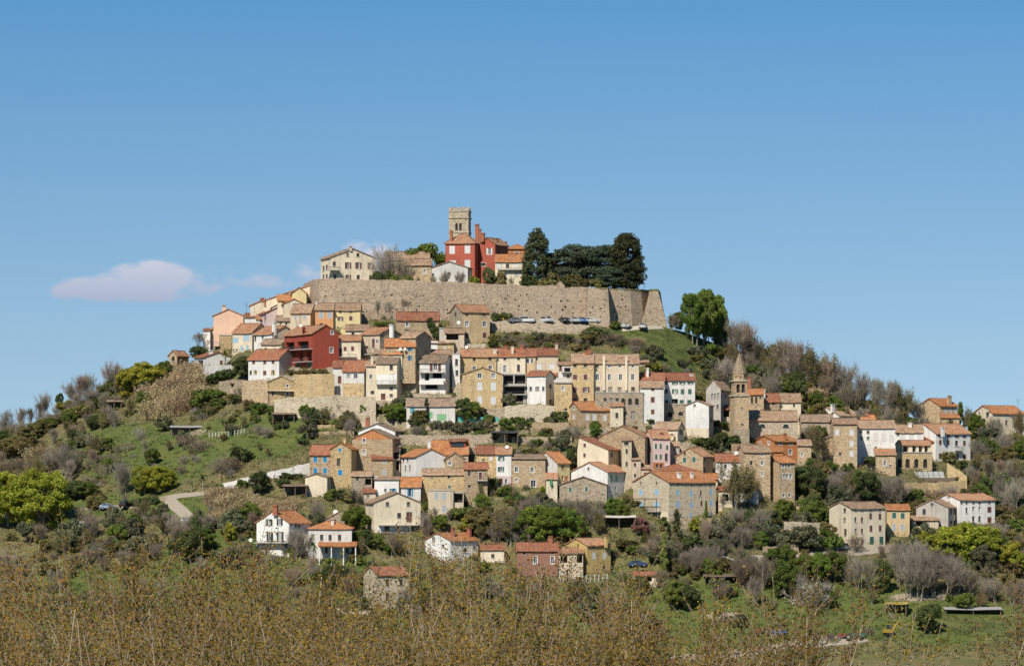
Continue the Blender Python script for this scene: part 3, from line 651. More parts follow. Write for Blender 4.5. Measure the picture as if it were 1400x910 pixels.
H('A',620,752,515,455,425,'e',50,'crm','brwn','small cream lean-to house in front of the white house with the tall chimney','d 12x16 650,485',name='plastered_house',D=5)
H('A',655,808,328,262,225,'g',-52,'pnk','redr','pale pink gabled house with a brown-red roof on the left lane','','d 14x22 617,303 645,298',name='plastered_house')
H('A',520,600,325,287,268,'e',0,'wht','redr','tiny white house squeezed between the peach house and the pink house','',name='white_house',D=7)
H('A',556,690,285,218,188,'g',-6,'crm','orng','cream gabled house with a square brick chimney above the pink house','',name='plastered_house',chim=[(632,168,26,26,'brick',2)],dy=3)
H('A',655,985,240,182,88,'g',-6,'crm','mixr','long pale gable rising along the slope to meet the town wall','',name='plastered_house',dy=7,rp=.85)
H('A',765,890,262,206,176,'g',-30,'crm','orng','cream gabled house with an orange roof tucked against the foot of the wall','',name='plastered_house',chim=[(826,205,14,36,'wall',2)],dy=1)
H('A',805,930,360,262,210,'e',30,'bei','tile','beige house with blue-grey shutters beside the orange house under the wall','cY 18x26 837,292 894,290',name='plastered_house',chim=[(968,195,14,40,'white',5)])
H('B',140,253,800,698,660,'e',0,'org','tile','bright orange house joined to the yellow house under the wall','cY 24x44 178,728 231,727; d 20x10 178,788',name='plastered_house',D=9,dy=-2,chim=[(150,650,12,40,'white')])
H('B',253,421,812,698,660,'e',0,'yel','tile','bright yellow house with small brown windows under the town wall','d 14x16 297,710 361,708; oR 18x26 297,753; cR 20x28 362,751',name='plastered_house',D=9,dy=-.5)
H('A',946,1103,610,388,337,'g',-200,'red','mixr','tall red house with a blank gable and open balconies along its flank','w 16x22 1063,372; w 20x34 1058,492','G 62x46 785,458; G 80x46 875,458; G 34x58 862,530; G 34x58 920,530; cG 26x34 845,590 922,590',name='plastered_house',D=17,chim=[(890,350,12,34,'wall',5)],bal=[(748,944,484,20,1.4,'iron','s'),(830,944,562,20,1.2,'iron','s')])
H('A',537,735,692,548,490,'e',95,'wht','redr','detached white house with brown windows and a shade-tinted gable above the retaining wall','cR 18x26 571,565 643,567 697,565; d 13x26 552,631; oO 12x26 583,629; cR 20x28 643,634; oO 14x30 696,632','',name='white_house',swall='gwh',chim=[])  # gable takes a greyer white: its shade is put into the plaster colour
H('A',668,828,802,690,656,'g',-14,'ost','tan','small ochre stone house without a proper roof built into the retaining wall','d 14x22 695,765; w 16x18 787,715; w 16x22 787,765',name='stone_house',D=5)
H('A',430,505,770,700,684,'s',0,'gry','brwn','low stone shed with a dark open front below the detached white house','G 60x22 468,702',name='stone_shed',D=4,cat='shed')
# --- upper middle, under the wall
H('D',585,860,300,178,130,'e',0,'tan','redr','stone house with a long brown-red roof and ivy on its corner under the wall','w 20x30 655,207; d 16x25 797,200; d 30x14 655,247',name='stone_house')
H('D',1015,1195,338,125,80,'e',-85,'och','mixr','tall ochre house with a patch of new orange tiles on its roof under the wall','d 20x13 1045,143 1158,143; w 24x34 1045,203 1160,203; cR 24x34 1045,280 1160,276','d 14x26 968,140',name='plastered_house',swall='gry')
H('D',865,1012,345,236,232,'f',0,'gpl','tile','blank grey walled terrace house beside the tall ochre house','d 14x14 915,222 975,222',name='plastered_house',D=6)
H('D',900,1028,352,262,236,'e',0,'bei','tile','low house with a deep shaded porch in front of the tall ochre house','G 80x44 950,285',name='porch_house',D=6,dy=-3)
H('D',250,405,300,246,212,'e',0,'crm','tile','low cream house with a worn roof directly behind the red house','d 18x18 300,270',name='plastered_house')
H('D',205,350,442,312,282,'e',0,'crm','mixr','cream house with dark red shutters beside the tall red house','D 18x55 218,390; cR 18x26 248,368; cR 18x30 297,366',name='plastered_house',bal=[(180,320,418,16,1.0)])
H('D',352,475,438,270,230,'e',132,'bei','mixr','beige house with iron balconies and a great white chimney on its gable','d 24x20 385,355; D 18x58 432,330; w 18x28 457,320','',name='plastered_house',swall='gry',chim=[(553,207,30,115,'white',3.0)],bal=[(356,440,400,38,1.2)])
H('D',615,712,645,292,257,'e',95,'gry','tile','grey stone house with a bare gable behind the house with blue shutters','d 16x20 650,320','',name='stone_house')
H('D',510,708,470,350,302,'e',0,'tan','orng','stone house with bright blue shutters and satellite dishes','oB 14x30 672,362; oB 14x34 672,428',name='stone_house',D=7,vg=660)
H('D',500,622,445,398,356,'e',20,'crm','orng','small cream outhouse with a sloping orange roof below the blue-shuttered house','',name='plastered_house',D=5,vg=665)
H('D',168,232,655,485,447,'e',0,'gwh','redr','white annex with an outside stair next to the grey-white house','D 22x50 212,570',name='house_annex',D=7,dy=2)
H('D',230,372,674,512,445,'e',40,'gwh','redr','grey-white house with a stone ground floor and a brown-red roof','w 26x32 270,547 317,546',name='plastered_house',band=[(230,372,592,700,'ost')],D=9)
H('D',385,462,684,478,450,'e',0,'crm','tile','narrow cream house with one white-framed window and a tall chimney','w 20x30 417,550; d 24x22 427,652',name='plastered_house',chim=[(425,408,16,90,'wall',1.0)],D=7,dy=1)
H('D',450,588,702,460,410,'e',42,'crm','brwn','cream house with a white-painted balcony floor in the middle row','d 22x32 550,490; D 22x55 553,560; d 22x22 550,625 550,672; D 30x40 497,680',name='plastered_house',band=[(455,585,535,596,'wht')],bal=[(452,582,596,22,1.1)])
H('D',592,690,660,452,440,'s',0,'gry','brwn','shaded stone back house with two slit windows beside the balcony house','d 10x36 640,565 678,570',name='stone_house',D=6,dy=3)
H('D',720,945,660,408,376,'e',0,'bei','tile','back house whose worn roof shows above the white balcony house','',name='plastered_house',dy=7)
H('D',735,905,658,456,408,'e',38,'wht','brwn','white house with three tiers of balconies and red doors','cR 18x55 812,485 866,485; w 26x45 838,483; G 30x55 783,555; G 62x32 850,543; G 80x36 812,612',name='white_house',bal=[(738,900,520,22,1.3),(738,900,596,22,1.3,'white')])
H('D',950,1000,590,402,392,'f',0,'wht','tile','white strip of a house wedged beside the white balcony house','d 20x44 978,455; d 20x34 980,525',name='white_house',D=6)
H('E',-50,185,600,416,370,'e',0,'ost','mixr','long ochre house with four small windows behind the ochre gabled house','d 18x22 40,436 143,434; w 24x26 40,496 145,490',name='stone_house',D=10,dy=3)
H('E',185,375,580,416,367,'e',0,'crm','redr','cream house with tall narrow windows in the terrace row beside the long ochre house','d 18x16 240,433 330,432; w 18x48 240,498; d 20x45 330,493',name='plastered_house',D=10,dy=2,chim=[(175,362,22,55,'wall',1),(290,345,16,60,'wall',1.5),(247,345,22,22,'brick'),(352,340,22,26,'brick')])
H('E',375,442,570,413,367,'e',0,'och','redr','narrow ochre house in the terrace row with a pair of small windows','w 12x32 393,447 419,446',name='plastered_house',D=10,dy=2)
H('E',442,590,565,410,365,'e',0,'bei','redr','pale plastered house at the end of the terrace row with white shutters','cW 32x36 462,483 548,483',name='plastered_house',D=10,dy=2,chim=[(579,332,18,48,'wall')])
H('E',-38,225,748,535,490,'g',-10,'ost','tile','ochre house with a broad gable and white shutters','w 26x32 75,543 165,543; cW 30x52 76,612 165,613; cW 28x48 76,703 165,705',name='gabled_house')
H('E',228,380,720,535,530,'f',0,'gpl','tile','modern-looking house with glazed loggias and three dark floors','G 60x54 265,568; G 70x54 340,568; G 130x44 304,640; G 60x40 330,692',name='loggia_house',bal=[(226,382,606,4,1.0,'roof'),(226,382,664,18,1.0)],dy=1)
H('E',385,508,728,542,515,'e',56,'wht','redr','white house with a red-tiled roof and small square windows over the garden wall','d 16x28 410,628 492,628; d 26x28 453,628','d 14x26 540,610; D 14x30 540,712',name='white_house')
H('E',500,606,640,541,513,'e',0,'wht','redr','low roofed link between the white house and the stone tower house','G 60x24 545,556',name='house_annex',D=6,dy=6)
H('E',565,680,785,590,585,'f',0,'ost','tile','stone tower house with a glass-railed roof terrace','w 20x32 622,626; d 16x16 640,763',name='tower_house',D=7,bal=[(570,678,586,26,.3)])
H('E',592,682,700,470,455,'e',0,'wht','tile','white back house with a small balcony above the stone tower house','D 16x40 600,490; d 18x22 655,545; G 40x30 650,505',name='white_house',D=6,dy=5,bal=[(612,678,518,24,1.0)])
H('E',680,822,735,460,402,'e',0,'ost','tile','ochre half of the long palace with brown shutters','d 22x16 700,478 768,478; cR 28x34 700,552; cR 24x36 768,552; cR 28x34 698,635; oR 22x34 772,635; d 24x20 768,700 700,700',name='stone_palace',D=12,chim=[(776,375,14,38,'brick'),(795,365,16,40,'brick')])
H('E',822,1118,735,460,404,'e',0,'bei','tile','grey-plastered half of the long palace with white-framed windows','d 18x16 845,480; w 18x16 925,483 993,482 1078,482; w 22x40 847,552 925,553 998,553 1078,552; d 24x28 850,630 930,630 992,632 1080,630',name='stone_palace',D=12,pilas=[(889,412,640,16),(1035,414,640,14)])
H('E',832,1145,852,656,650,'f',0,'gry','tile','lower stone terrace wing with arched windows under the long palace','d 22x22 897,700 937,700 976,700; a 24x44 1015,712 1060,712 1105,712; d 20x36 1020,795; d 24x46 1080,798',name='terrace_wing',D=6)
H('E',735,930,885,766,716,'e',-80,'tan','orng','stone house with a new orange roof and white shutters in front of the palace','cW 20x36 783,815 828,816 896,818','w 14x20 693,755; cW 16x30 694,812',name='stone_house')
H('E',930,1015,872,740,710,'e',0,'crm','mixr','small cream house joined to the orange-roofed stone house','d 18x36 974,803',name='plastered_house')
# --- church quarter
H('F',230,432,445,284,240,'e',0,'wht','redr','long white house with dark green shutters below the grassy slope','d 18x18 243,302; oG 18x20 300,304 349,303 402,303; d 20x30 244,357; oG 18x30 300,358; cG 22x32 350,360 398,360; d 22x26 245,428; G 40x34 300,425; cG 26x26 345,428 395,428',name='white_house',chim=[(408,246,22,24,'white',2)])
H('F',65,232,470,286,240,'e',0,'wht','redr','white wing of the long white house with a tall white chimney','d 18x20 190,305',name='white_house',chim=[(121,204,14,48,'white',1.5)],dy=2)
H('F',76,228,565,332,294,'e',0,'wht','tile','tall plain white house with three brown windows one above another','cR 18x20 155,343; cR 24x36 155,413; cR 22x30 155,492',name='white_house',D=8)
H('F',228,388,532,443,440,'f',0,'gry','tile','stone terrace with two dark arches under the long white house','a 36x34 268,510; a 34x28 338,504',name='arched_terrace',D=5)
H('F',372,523,660,450,420,'g',42,'wht','tile','big white barn-like house with a blank gable','d 8x10 430,449','d 20x30 545,545',name='white_house',D=9,swall='gpl',band=[(372,523,598,690,'crm')])
H('F',165,318,692,604,560,'e',52,'crm','tile','small cream house with a shaded gable loggia in front of the blank white gable','d 18x40 280,655; d 14x20 200,640','G 30x36 347,625',name='plastered_house',chim=[(213,625,24,36,'brick',-.6),(283,640,20,36,'wall',-.6)])
H('F',505,600,560,340,282,'g',82,'gpl','tile','grey house with tall windows behind the stone bell tower','d 12x34 545,390 565,390 585,385; d 14x30 580,460','cR 20x34 643,383; d 12x20 625,330',name='plastered_house',D=16)
H('F',602,672,560,474,452,'e',0,'bei','redr','low house with a red-tiled porch at the foot of the bell tower','G 44x40 635,505',name='porch_house',D=5)
H('F',690,882,560,376,344,'e',0,'tan','orng','stone house with a twin arched window behind the church tower','a 14x44 805,415 833,415; d 10x12 860,400',name='stone_house',dy=2,chim=[(787,262,18,40,'brick',4)])
H('F',880,986,560,425,374,'e',0,'tan','redr','stone house with a red-brown roof behind the church nave','d 18x14 947,440',name='stone_house',dy=2,chim=[(882,345,18,60,'white',1)])
H('F',986,1125,580,425,374,'e',0,'crm','tile','cream house with a tan roof at the end of the church row','d 14x18 1080,450; d 18x24 1080,500',name='plastered_house',dy=1)
H('F',790,1105,700,545,487,'e',0,'pst','tile','stone church nave with two half-round windows','H 44x30 873,585 1027,586',name='church_nave',cat='church',chim=[],D=9)
H('F',950,1105,805,682,648,'e',-118,'rst','orng','burnt orange house with white-framed windows below the church','w 18x22 993,695 1063,697; w 22x34 1060,755; w 18x22 985,745','w 12x22 867,698 918,696',name='plastered_house',chim=[(1020,632,16,30,'wall',2)])
H('F',895,1008,800,752,724,'s',0,'rst','orng','orange lean-to roof in front of the burnt orange house','d 16x14 940,775',name='house_annex',D=4,dy=-3)
H('F',1105,1192,828,710,676,'e',0,'tan','tile','small square stone house beside the burnt orange house','w 14x28 1133,772',name='stone_house')
H('L',715,880,540,262,222,'e',-30,'tan','tile','stone house with a tan roof leaning on the tall stone house under the orange one','w 14x14 828,282; w 18x26 828,330; w 14x26 828,398; d 16x26 760,330',name='stone_house',D=9,chim=[])
H('L',935,1035,582,326,290,'e',-108,'tan','orng','tall stone house with a small red roof and a triple window','w 14x24 960,350 998,350; w 16x30 965,412 985,413 1008,413; w 14x22 962,530 1000,530','d 10x26 880,487; d 10x20 880,545',name='stone_house',D=9)
H('L',295,460,408,290,238,'g',74,'tan','mixr','stone gabled house with dark green shutters','cG 20x32 347,311 405,309; d 12x18 348,266; d 14x20 310,370','cG 14x30 472,308; D 12x44 472,378',name='stone_house')
H('L',540,715,430,318,275,'e',0,'gwh','redr','white house with a red roof half hidden behind the budding tree','d 16x26 600,350 660,352',name='white_house',chim=[(660,262,8,16,'white')])
H('L',150,440,440,384,342,'h',0,'bei','redr','house of which mostly a dark red hipped roof shows above the bright orange roof','d 12x14 200,395',name='plastered_house',D=10)
H('L',35,247,692,450,385,'g',303,'pst','orng','large pale stone house with light blue shutters and a bright orange roof','d 10x20 82,457 174,455; cL 22x36 82,515 176,512; cL 24x38 80,590 176,590; A 34x54 103,672; A 32x46 177,667','d 12x12 303,463 392,466 450,467 515,468; cL 18x36 303,514 391,520 520,512; d 14x36 454,520; cL 20x40 305,587; cL 18x38 391,592 520,580; cR 14x34 457,582; cL 16x38 389,660 521,660; d 12x14 283,652 325,655',name='stone_house',chim=[(312,388,24,46,'white',8),(392,388,16,26,'white',12)],bal=[(60,206,630,26,1.6)],band=[(60,245,634,700,'crm')])
H('L',440,552,470,430,398,'e',0,'bei','orng','low orange-roofed wing behind the large pale stone house','',name='house_annex',D=6)
H('F',-195,104,870,655,585,'g',52,'tan','mixr','broad stone house with a blank gable and teal shutters on its flank','d 14x16 -60,760','cT 14x36 117,712 143,712; cT 14x36 117,785 143,785',name='stone_house',D=10)
H('F',156,270,865,662,612,'e',0,'pnk','mixr','narrow pink house with dark green shutters and an orange ground floor','cG 14x34 176,717 208,717; cG 14x32 250,725; cG 14x34 178,787 208,787; d 20x50 245,790; d 16x24 185,845 210,845',name='plastered_house',band=[(156,232,822,900,'rst')],D=8,dy=1,chim=[(213,625,20,30,'brick',2)],th=-14)
# --- right-hand terrace
H('G',255,368,220,180,140,'e',-118,'wht','tile','white house with a bare white gable where the right-hand row begins','d 14x14 290,195',name='white_house',chim=[(222,122,22,22,'white',2)])
H('G',370,440,235,204,172,'e',0,'wht','orng','little white house with an orange roof behind the right-hand row','',name='white_house',chim=[(411,155,12,26,'brick'),(449,178,14,22,'brick')])
H('G',60,222,310,211,178,'e',0,'gry','brwn','grey stone house with a brown roof and bare trees in front','d 14x18 120,250 175,250',name='stone_house')
H('G',225,348,445,224,197,'e',0,'tan','tile','upright stone house with pale shutters in the right-hand row','cW 20x30 244,268 319,270; cW 18x30 319,327 319,378; d 14x18 260,380',name='stone_house',D=9)
H('G',172,305,405,305,283,'g',-10,'tan','brwn','small stone gabled house tucked before the upright stone house','w 14x18 240,316; d 12x16 195,360; w 14x18 270,370',name='stone_house',D=6,dy=-2)
H('G',348,545,435,244,208,'e',0,'wht','tile','long white house with two rows of small windows in the right-hand row','d 14x14 368,265 405,267; w 14x22 370,299 406,300; cW 16x40 367,353 410,353; cW 14x34 445,293 487,295; cW 14x30 525,300; d 12x16 445,350',name='white_house',D=9)
H('G',545,692,405,266,230,'e',0,'wht','tile','white house with pale shutters above the arcaded stone loggia','cW 18x28 585,297 628,297 672,297; d 14x14 560,275',name='white_house',D=9,chim=[(622,218,18,30,'white',3)])
H('G',690,762,330,318,292,'e',0,'crm','redr','low cream link building with a red roof beside the loggia','',name='house_annex',D=6,vg=400)
H('G',545,745,470,374,370,'f',-98,'ost','tile','stone loggia building with four round arches over a glazed terrace','a 24x46 568,428 613,428 660,428 708,428','w 18x26 492,428',name='loggia',cat='loggia',D=13)
H('G',582,735,374,332,312,'e',0,'crm','mixr','open upper gallery with dark bays standing on the arched loggia','G 30x30 602,354; G 20x32 647,354 681,354 712,354',name='roof_gallery',D=4,vg=470,dy=3.2,cat='gallery',fd=-.3,th=-19)
H('G',755,950,422,272,226,'e',-108,'wht','mixr','large white house with a broad gable at the end of the right-hand row','d 20x12 780,286 828,287 873,288 917,288; cR 14x26 781,320 826,321 916,323; d 18x28 873,324; cR 16x28 781,391; cK 20x32 873,395; cR 14x28 916,396','',name='white_house',chim=[(792,240,16,24,'white',-.3)],bal=[(858,900,360,16,1.0)])
H('G',778,878,230,131,95,'e',-100,'tan','orng','stone house with a vivid orange roof on the skyline','cW 14x28 810,157 838,157 866,157; d 14x20 830,205',name='stone_house',chim=[(826,78,22,30,'wall',4)])
H('G',786,878,262,192,174,'s',0,'tan','orng','low orange-roofed front wing of the skyline stone house','d 14x22 830,208',name='house_annex',D=4,dy=-3)
H('G',1050,1225,275,169,132,'e',-84,'crm','orng','cream house with an orange roof standing alone at the village edge','cW 14x14 1128,188; d 14x24 1128,218 1190,218; d 12x14 1190,188',"w 10x20 992,172",name='plastered_house',chim=[(1020,138,18,26,'wall',1)])
H('G',315,503,862,660,630,'e',-97,'crm','tile','long cream tenement with rows of brown windows above the gardens','d 12x26 341,720 377,722 342,779 377,780 341,833; D 16x44 378,845; cR 14x32 423,703 474,705 425,767 475,766; cG 22x46 430,832 482,832; d 10x10 341,672 377,672 423,672 474,672','d 12x22 287,672 287,722; d 12x36 290,787',name='tenement',D=9)
H('G',503,620,806,668,642,'e',0,'och','orng','pale yellow house joined to the long cream tenement','cG 20x30 540,698 584,700; cY 18x32 540,760 582,760',name='plastered_house',D=9,dy=1)
H('G',660,820,760,658,618,'g',64,'gpl','tile','grey rendered house with a low gable and a tan side wall','d 16x30 700,680; d 14x16 740,642','cR 14x26 840,680 865,680; cR 14x26 840,738 865,738',name='plastered_house',swall='crm')
H('G',880,1075,750,618,588,'e',-105,'wht','mixr','white house with dark red shutters above the bright green trees','d 12x12 890,632 918,632 955,632 990,634 1044,634; d 12x28 918,672; w 14x28 955,667 990,668; cR 22x28 1044,669 1044,722; d 14x28 955,717 990,717','',name='white_house',chim=[(822,598,14,30,'wall',4)],D=10)
H('G',632,770,760,722,702,'s',0,'bei','tile','low lean-to shed with a tiled roof and a green awning','G 60x24 680,742',name='lean_to_shed',cat='shed',D=4)
# --- lower left cluster
H('H',525,768,215,140,92,'g',44,'wht','brwn','white house with a broad low gable behind the big stone gabled house','d 16x12 680,150','',name='white_house',swall='gpl',chim=[(587,52,28,60,'brick',3),(650,72,20,20,'wall',3)])
H('H',485,750,420,188,130,'g',46,'tan','brwn','big stone house with an orange-painted gable','w 20x28 562,200; w 26x32 561,277; d 10x14 500,290','G 30x40 768,300',name='gabled_house',extra='gable')
H('H',345,480,505,256,216,'g',32,'ost','orng','stone house with bright blue windows and a terrace, beside the big orange gable','cB 20x24 405,261; d 22x52 396,342; cB 28x38 407,410','',name='stone_house',chim=[(435,178,20,44,'wall',3)])
H('H',207,350,445,292,232,'e',30,'tan','redr','stone house with four bright blue shutters','cB 26x38 244,325 308,324 244,398 308,398',name='stone_house')
H('H',177,322,568,442,420,'g',24,'crm','brwn','small cream garage with a low gable in front of the blue-shuttered houses','',name='garage',swall='gpl',D=6,cat='garage')
H('H',615,750,445,322,296,'e',-16,'tan','redr','low stone house with grey shutters in front of the big orange gable','cY 22x26 696,338; cY 22x36 695,407',name='stone_house',D=6)
H('H',752,800,420,240,228,'s',0,'bei','brwn','narrow shaded house with stacked wooden balconies beside the big stone house','G 34x44 776,300; G 34x60 776,365',name='plastered_house',D=5,dy=3,bal=[(752,800,322,26,.9)])
H('H',905,1100,490,305,258,'g',-104,'wht','orng','white house with a blank gable and an orange roof in the lower village','','d 12x34 830,380 860,378; d 12x24 815,330 845,328',name='white_house')
H('H',1010,1245,350,288,203,'e',0,'bei','orng','house with a large orange-red roof and a red dormer','',name='plastered_house',D=12,dy=-1,chim=[(990,198,12,60,'white',3),(1160,200,12,50,'white',3)])
H('H',1098,1222,530,320,283,'g',-10,'tan','tile','narrow stone gabled house between the white gable and the red-roofed house','w 20x24 1125,350; d 18x26 1120,432; d 18x24 1122,503',name='stone_house',D=8,dy=1)
H('H',945,1218,535,420,388,'e',0,'ost','tile','ruinous ochre house with a sunken old roof','d 16x18 1005,432; d 16x22 1120,436; cG 16x20 1123,503',name='ruined_house',D=5,dy=-1)
H('H',985,1148,695,530,525,'f',0,'bei','tile','square beige house with a flat top and three grey windows','cY 28x44 1038,563 1088,565; cY 28x40 1088,648',name='plastered_house',D=7)
H('H',1150,1215,700,545,540,'f',0,'bei','tile','beige garage wing with a dark open bay beside the flat-topped house','G 54x58 1182,575; d 20x40 1165,660',name='house_annex',D=6,dy=1)
H('H',632,792,575,455,446,'s',0,'wht','tile','white low house with a nearly flat roof and a blue-shuttered window','oB 14x22 760,525; d 10x16 703,525; d 10x16 738,525',name='white_house',D=6,chim=[(643,432,14,26,'white',1)])
H('H',805,935,605,502,443,'e',0,'wht','orng','white house with an orange roof and a tall blue-shuttered window','oB 18x54 865,540',name='white_house',D=8)
H('H',628,932,805,608,545,'g',-62,'crm','tile','broad cream gabled house with a veranda and four-light window','d 22x28 717,618 853,617; d 26x34 793,692; D 36x66 857,702; d 34x38 713,778; d 16x26 782,768; d 14x40 880,774 902,774 924,774','',name='gabled_house',band=[(650,930,752,830,'wht')],bal=[(655,932,752,4,1.9,'roof'),(655,932,800,14,1.6)],dy=0)
H('J',125,325,438,236,170,'g',118,'wht','orng','white house with black shutters and a brick chimney by the reed bed','oK 18x40 204,234 269,232; oK 20x58 208,320 272,318','oK 14x32 372,240 372,305; d 18x28 405,400',name='white_house',chim=[(245,130,32,40,'brick',2)],bal=[(130,330,352,10,1.5,'iron')])
H('J',440,697,445,268,230,'h',0,'gwh','orng','long low house with an orange roof and a tiled veranda','d 18x34 467,320 519,322 569,323 625,323; D 16x38 547,398; d 16x34 578,398; d 20x34 670,400',name='plastered_house',D=8,chim=[(583,215,16,40,'wall',2)])
H('J',540,690,246,215,176,'g',20,'gry','tan','tiny stone ruin behind the long low house','d 12x16 600,225',name='ruined_house',D=5)
H('J',850,1035,745,545,496,'e',-92,'pst','redr','tall derelict stone house among the budding trees','d 20x40 908,590 990,590 908,672 985,670; d 20x10 920,540 1000,540','',name='ruined_house')
H('K',80,220,345,232,194,'g',150,'wht','orng','white gabled house half hidden by the budding trees','d 18x26 128,228; d 14x20 180,262','d 20x24 300,285',name='white_house',chim=[(235,160,16,30,'brick',5),(322,160,22,36,'brick',9)])
H('K',384,512,345,280,253,'e',0,'crm','redr','low annex with a red-brown roof behind the budding trees','d 16x22 450,315',name='house_annex',D=6)
H('K',580,806,425,286,245,'e',0,'brk','redr','rust-red house with white window frames beside the yellow house','w 20x38 773,337 680,337; d 12x14 773,297; d 14x14 620,300',name='plastered_house',chim=[(762,208,22,46,'brick',3)])
H('K',960,1090,418,258,222,'e',-116,'ylo','mixr','yellow ochre house with white shutters at the foot of the village','cW 16x36 997,314 1055,314; d 10x12 995,272 1053,270; d 14x16 1053,378','a 8x18 912,258',name='plastered_house',chim=[(1063,205,12,30,'wall',3)])
H('K',808,938,420,300,272,'s',0,'bei','mixr','open lean-to barn with a tiled roof joined to the yellow ochre house','G 36x44 835,330; G 30x44 920,330; d 14x12 940,340',name='lean_to_barn',D=5,dy=-1.5,cat='barn')
H('K',1215,1340,485,420,400,'e',0,'crm','redr','low roadside shed with a red roof','G 60x24 1280,440',name='roadside_shed',cat='shed',D=5)
# --- lower middle
H('I',165,318,565,385,348,'e',0,'tan','redr','stone house with a flat red roof and an iron balcony','d 14x34 198,415; D 20x48 272,432; d 18x20 200,500',name='stone_house',D=6,bal=[(248,320,460,26,1.1)],dy=-1)
H('I',245,376,440,286,238,'e',0,'ost','redr','ochre stone house with a new red roof beside the white house with green shutters','d 14x14 292,328; cW 20x26 340,317; d 16x20 292,385',name='stone_house',D=8)
H('I',376,475,495,288,246,'e',0,'wht','mixr','white house with dark green shutters and a pinkish ground floor','oG 20x32 408,317 406,388; D 18x30 405,468; w 18x30 440,468',name='white_house',D=8,band=[(376,475,434,520,'pnk')])
H('I',478,697,505,318,292,'e',0,'tan','brwn','square stone house with white-framed windows and a worn flat roof','w 24x34 508,390 611,392; w 16x22 508,460; w 34x46 618,482',name='stone_house',D=8)
H('I',775,858,530,346,278,'e',-144,'yel','orng','pale yellow house with ochre shutters and a big white gable','oO 14x32 812,375 812,445','',name='plastered_house',swall='gwh')
H('I',702,776,540,452,418,'s',0,'crm','mixr','little lean-to with a tiled roof against the white gable of the pale yellow house','d 16x24 735,480',name='house_annex',D=3.5,dy=-3)
H('I',908,1110,560,262,180,'k',92,'crm','redr','tall beige house with a slanting red roof above the white house with green awnings','cR 16x26 956,232 955,297','d 16x28 1133,295 1192,295 1192,365',name='plastered_house',rp=.05,D=9,vg=470)
H('I',1200,1262,500,200,186,'s',0,'bei','tile','slim beige tower-like house beside the slanting red roof','d 28x20 1228,222; d 14x32 1230,272 1230,355',name='tower_house',D=6,vg=490)
H('I',1264,1322,510,325,312,'s',0,'bei','tile','narrow beige house with two windows beside the slim tower-like house','d 14x24 1285,360 1285,430',name='plastered_house',D=6)
H('I',868,1105,575,407,345,'g',140,'wht','mixr','white house with pale green awnings and a blank white gable','d 10x18 980,385','cM 14x44 1128,450 1165,450 1222,455; d 10x34 1122,520 1158,520 1218,522',name='white_house')
H('I',790,1100,605,492,440,'g',8,'gry','brwn','low stone house with a broad grey gable and a tall brick chimney','cG 18x30 860,522 966,518',name='stone_house',D=6,chim=[(835,432,16,90,'brick',1)])
H('D',650,968,845,738,692,'e',0,'gwh','brwn','long terrace shelter with a worn roof and turquoise curtains','cM 40x40 800,800; G 60x44 740,790; cM 60x40 880,815; cT 30x40 690,770',name='terrace_shelter',cat='shelter',D=7)
# --- smaller infill
H('A',815,905,205,140,106,'g',-8,'yel','orng','pale yellow gable peeping over the lane where it meets the town wall','',name='plastered_house',dy=4)
H('A',725,868,225,184,152,'e',0,'crm','orng','low cream house with a bright orange roof below the long pale gable','d 10x14 760,200',name='plastered_house',D=6,dy=3)
H('A',690,792,262,230,202,'g',-6,'wht','tile','white gabled house wedged in front of the long pale gable','d 10x14 740,240',name='white_house',D=6,dy=1)
H('A',645,722,250,214,190,'e',0,'crm','orng','little cream house with an orange roof beside the square brick chimney','d 10x14 680,230',name='plastered_house',D=6,dy=1.5)
H('A',715,808,352,312,282,'e',0,'bei','brwn','low brown-roofed house between the pink house and the beige house','d 12x16 745,330 780,330',name='plastered_house',D=7)
H('A',690,760,420,372,350,'e',0,'bei','tile','small beige house with a worn roof behind the tall white chimney','d 12x16 720,392',name='plastered_house',D=6)
H('A',592,660,330,300,275,'e',0,'gwh','mixr','small grey-white house next to the pink gabled house','d 12x16 625,314',name='plastered_house',D=6)
H('D',440,505,470,398,372,'e',0,'gry','brwn','small stone house with a brown roof beside the great white chimney','d 12x16 470,430',name='stone_house',D=6)
H('D',810,960,410,330,318,'s',0,'ost','tile','ochre stone outbuilding with a whitewashed end below the ivy','d 14x16 850,360; cW 14x22 900,365',name='stone_outbuilding',D=6,band=[(810,856,318,420,'wht')])
H('D',600,690,470,410,385,'e',0,'gry','tile','small stone house squeezed behind the grey bare gable','d 12x16 640,435',name='stone_house',D=6,dy=10)
H('L',640,805,570,494,458,'e',0,'gwh','orng','low white house with an orange-red roof below the budding tree','d 14x20 690,525 750,525',name='white_house',D=6)
H('L',556,640,600,500,478,'e',0,'bei','redr','small dark-fronted house beside the large pale stone house','G 40x40 598,545',name='plastered_house',D=6)
H('G',447,548,475,384,352,'s',0,'tan','mixr','stone side wing with a sloping roof beside the arched loggia','w 16x26 492,428; d 14x18 520,445',name='stone_house',D=6,dy=-1.5)
H('F',268,330,800,712,690,'e',0,'gpl','tile','narrow grey house between the pink house and the small cream house','d 12x26 300,740; d 12x26 300,775',name='plastered_house',D=6)
H('I',1322,1380,520,385,365,'e',0,'bei','tile','narrow plastered house beside the big blank gable and the pink house','d 12x22 1350,420; d 12x22 1350,470',name='plastered_house',D=6,dy=1)
H('I',1060,1205,420,300,270,'e',0,'tan','tile','stone back house rising behind the slanting red roof','d 14x22 1160,330',name='stone_house',D=6,dy=6)
H('H',1222,1300,545,400,372,'e',0,'tan','redr','stone house with a red roof filling the gap below the red dormer','d 14x22 1245,440 1280,440; d 14x22 1262,500',name='stone_house',D=6)
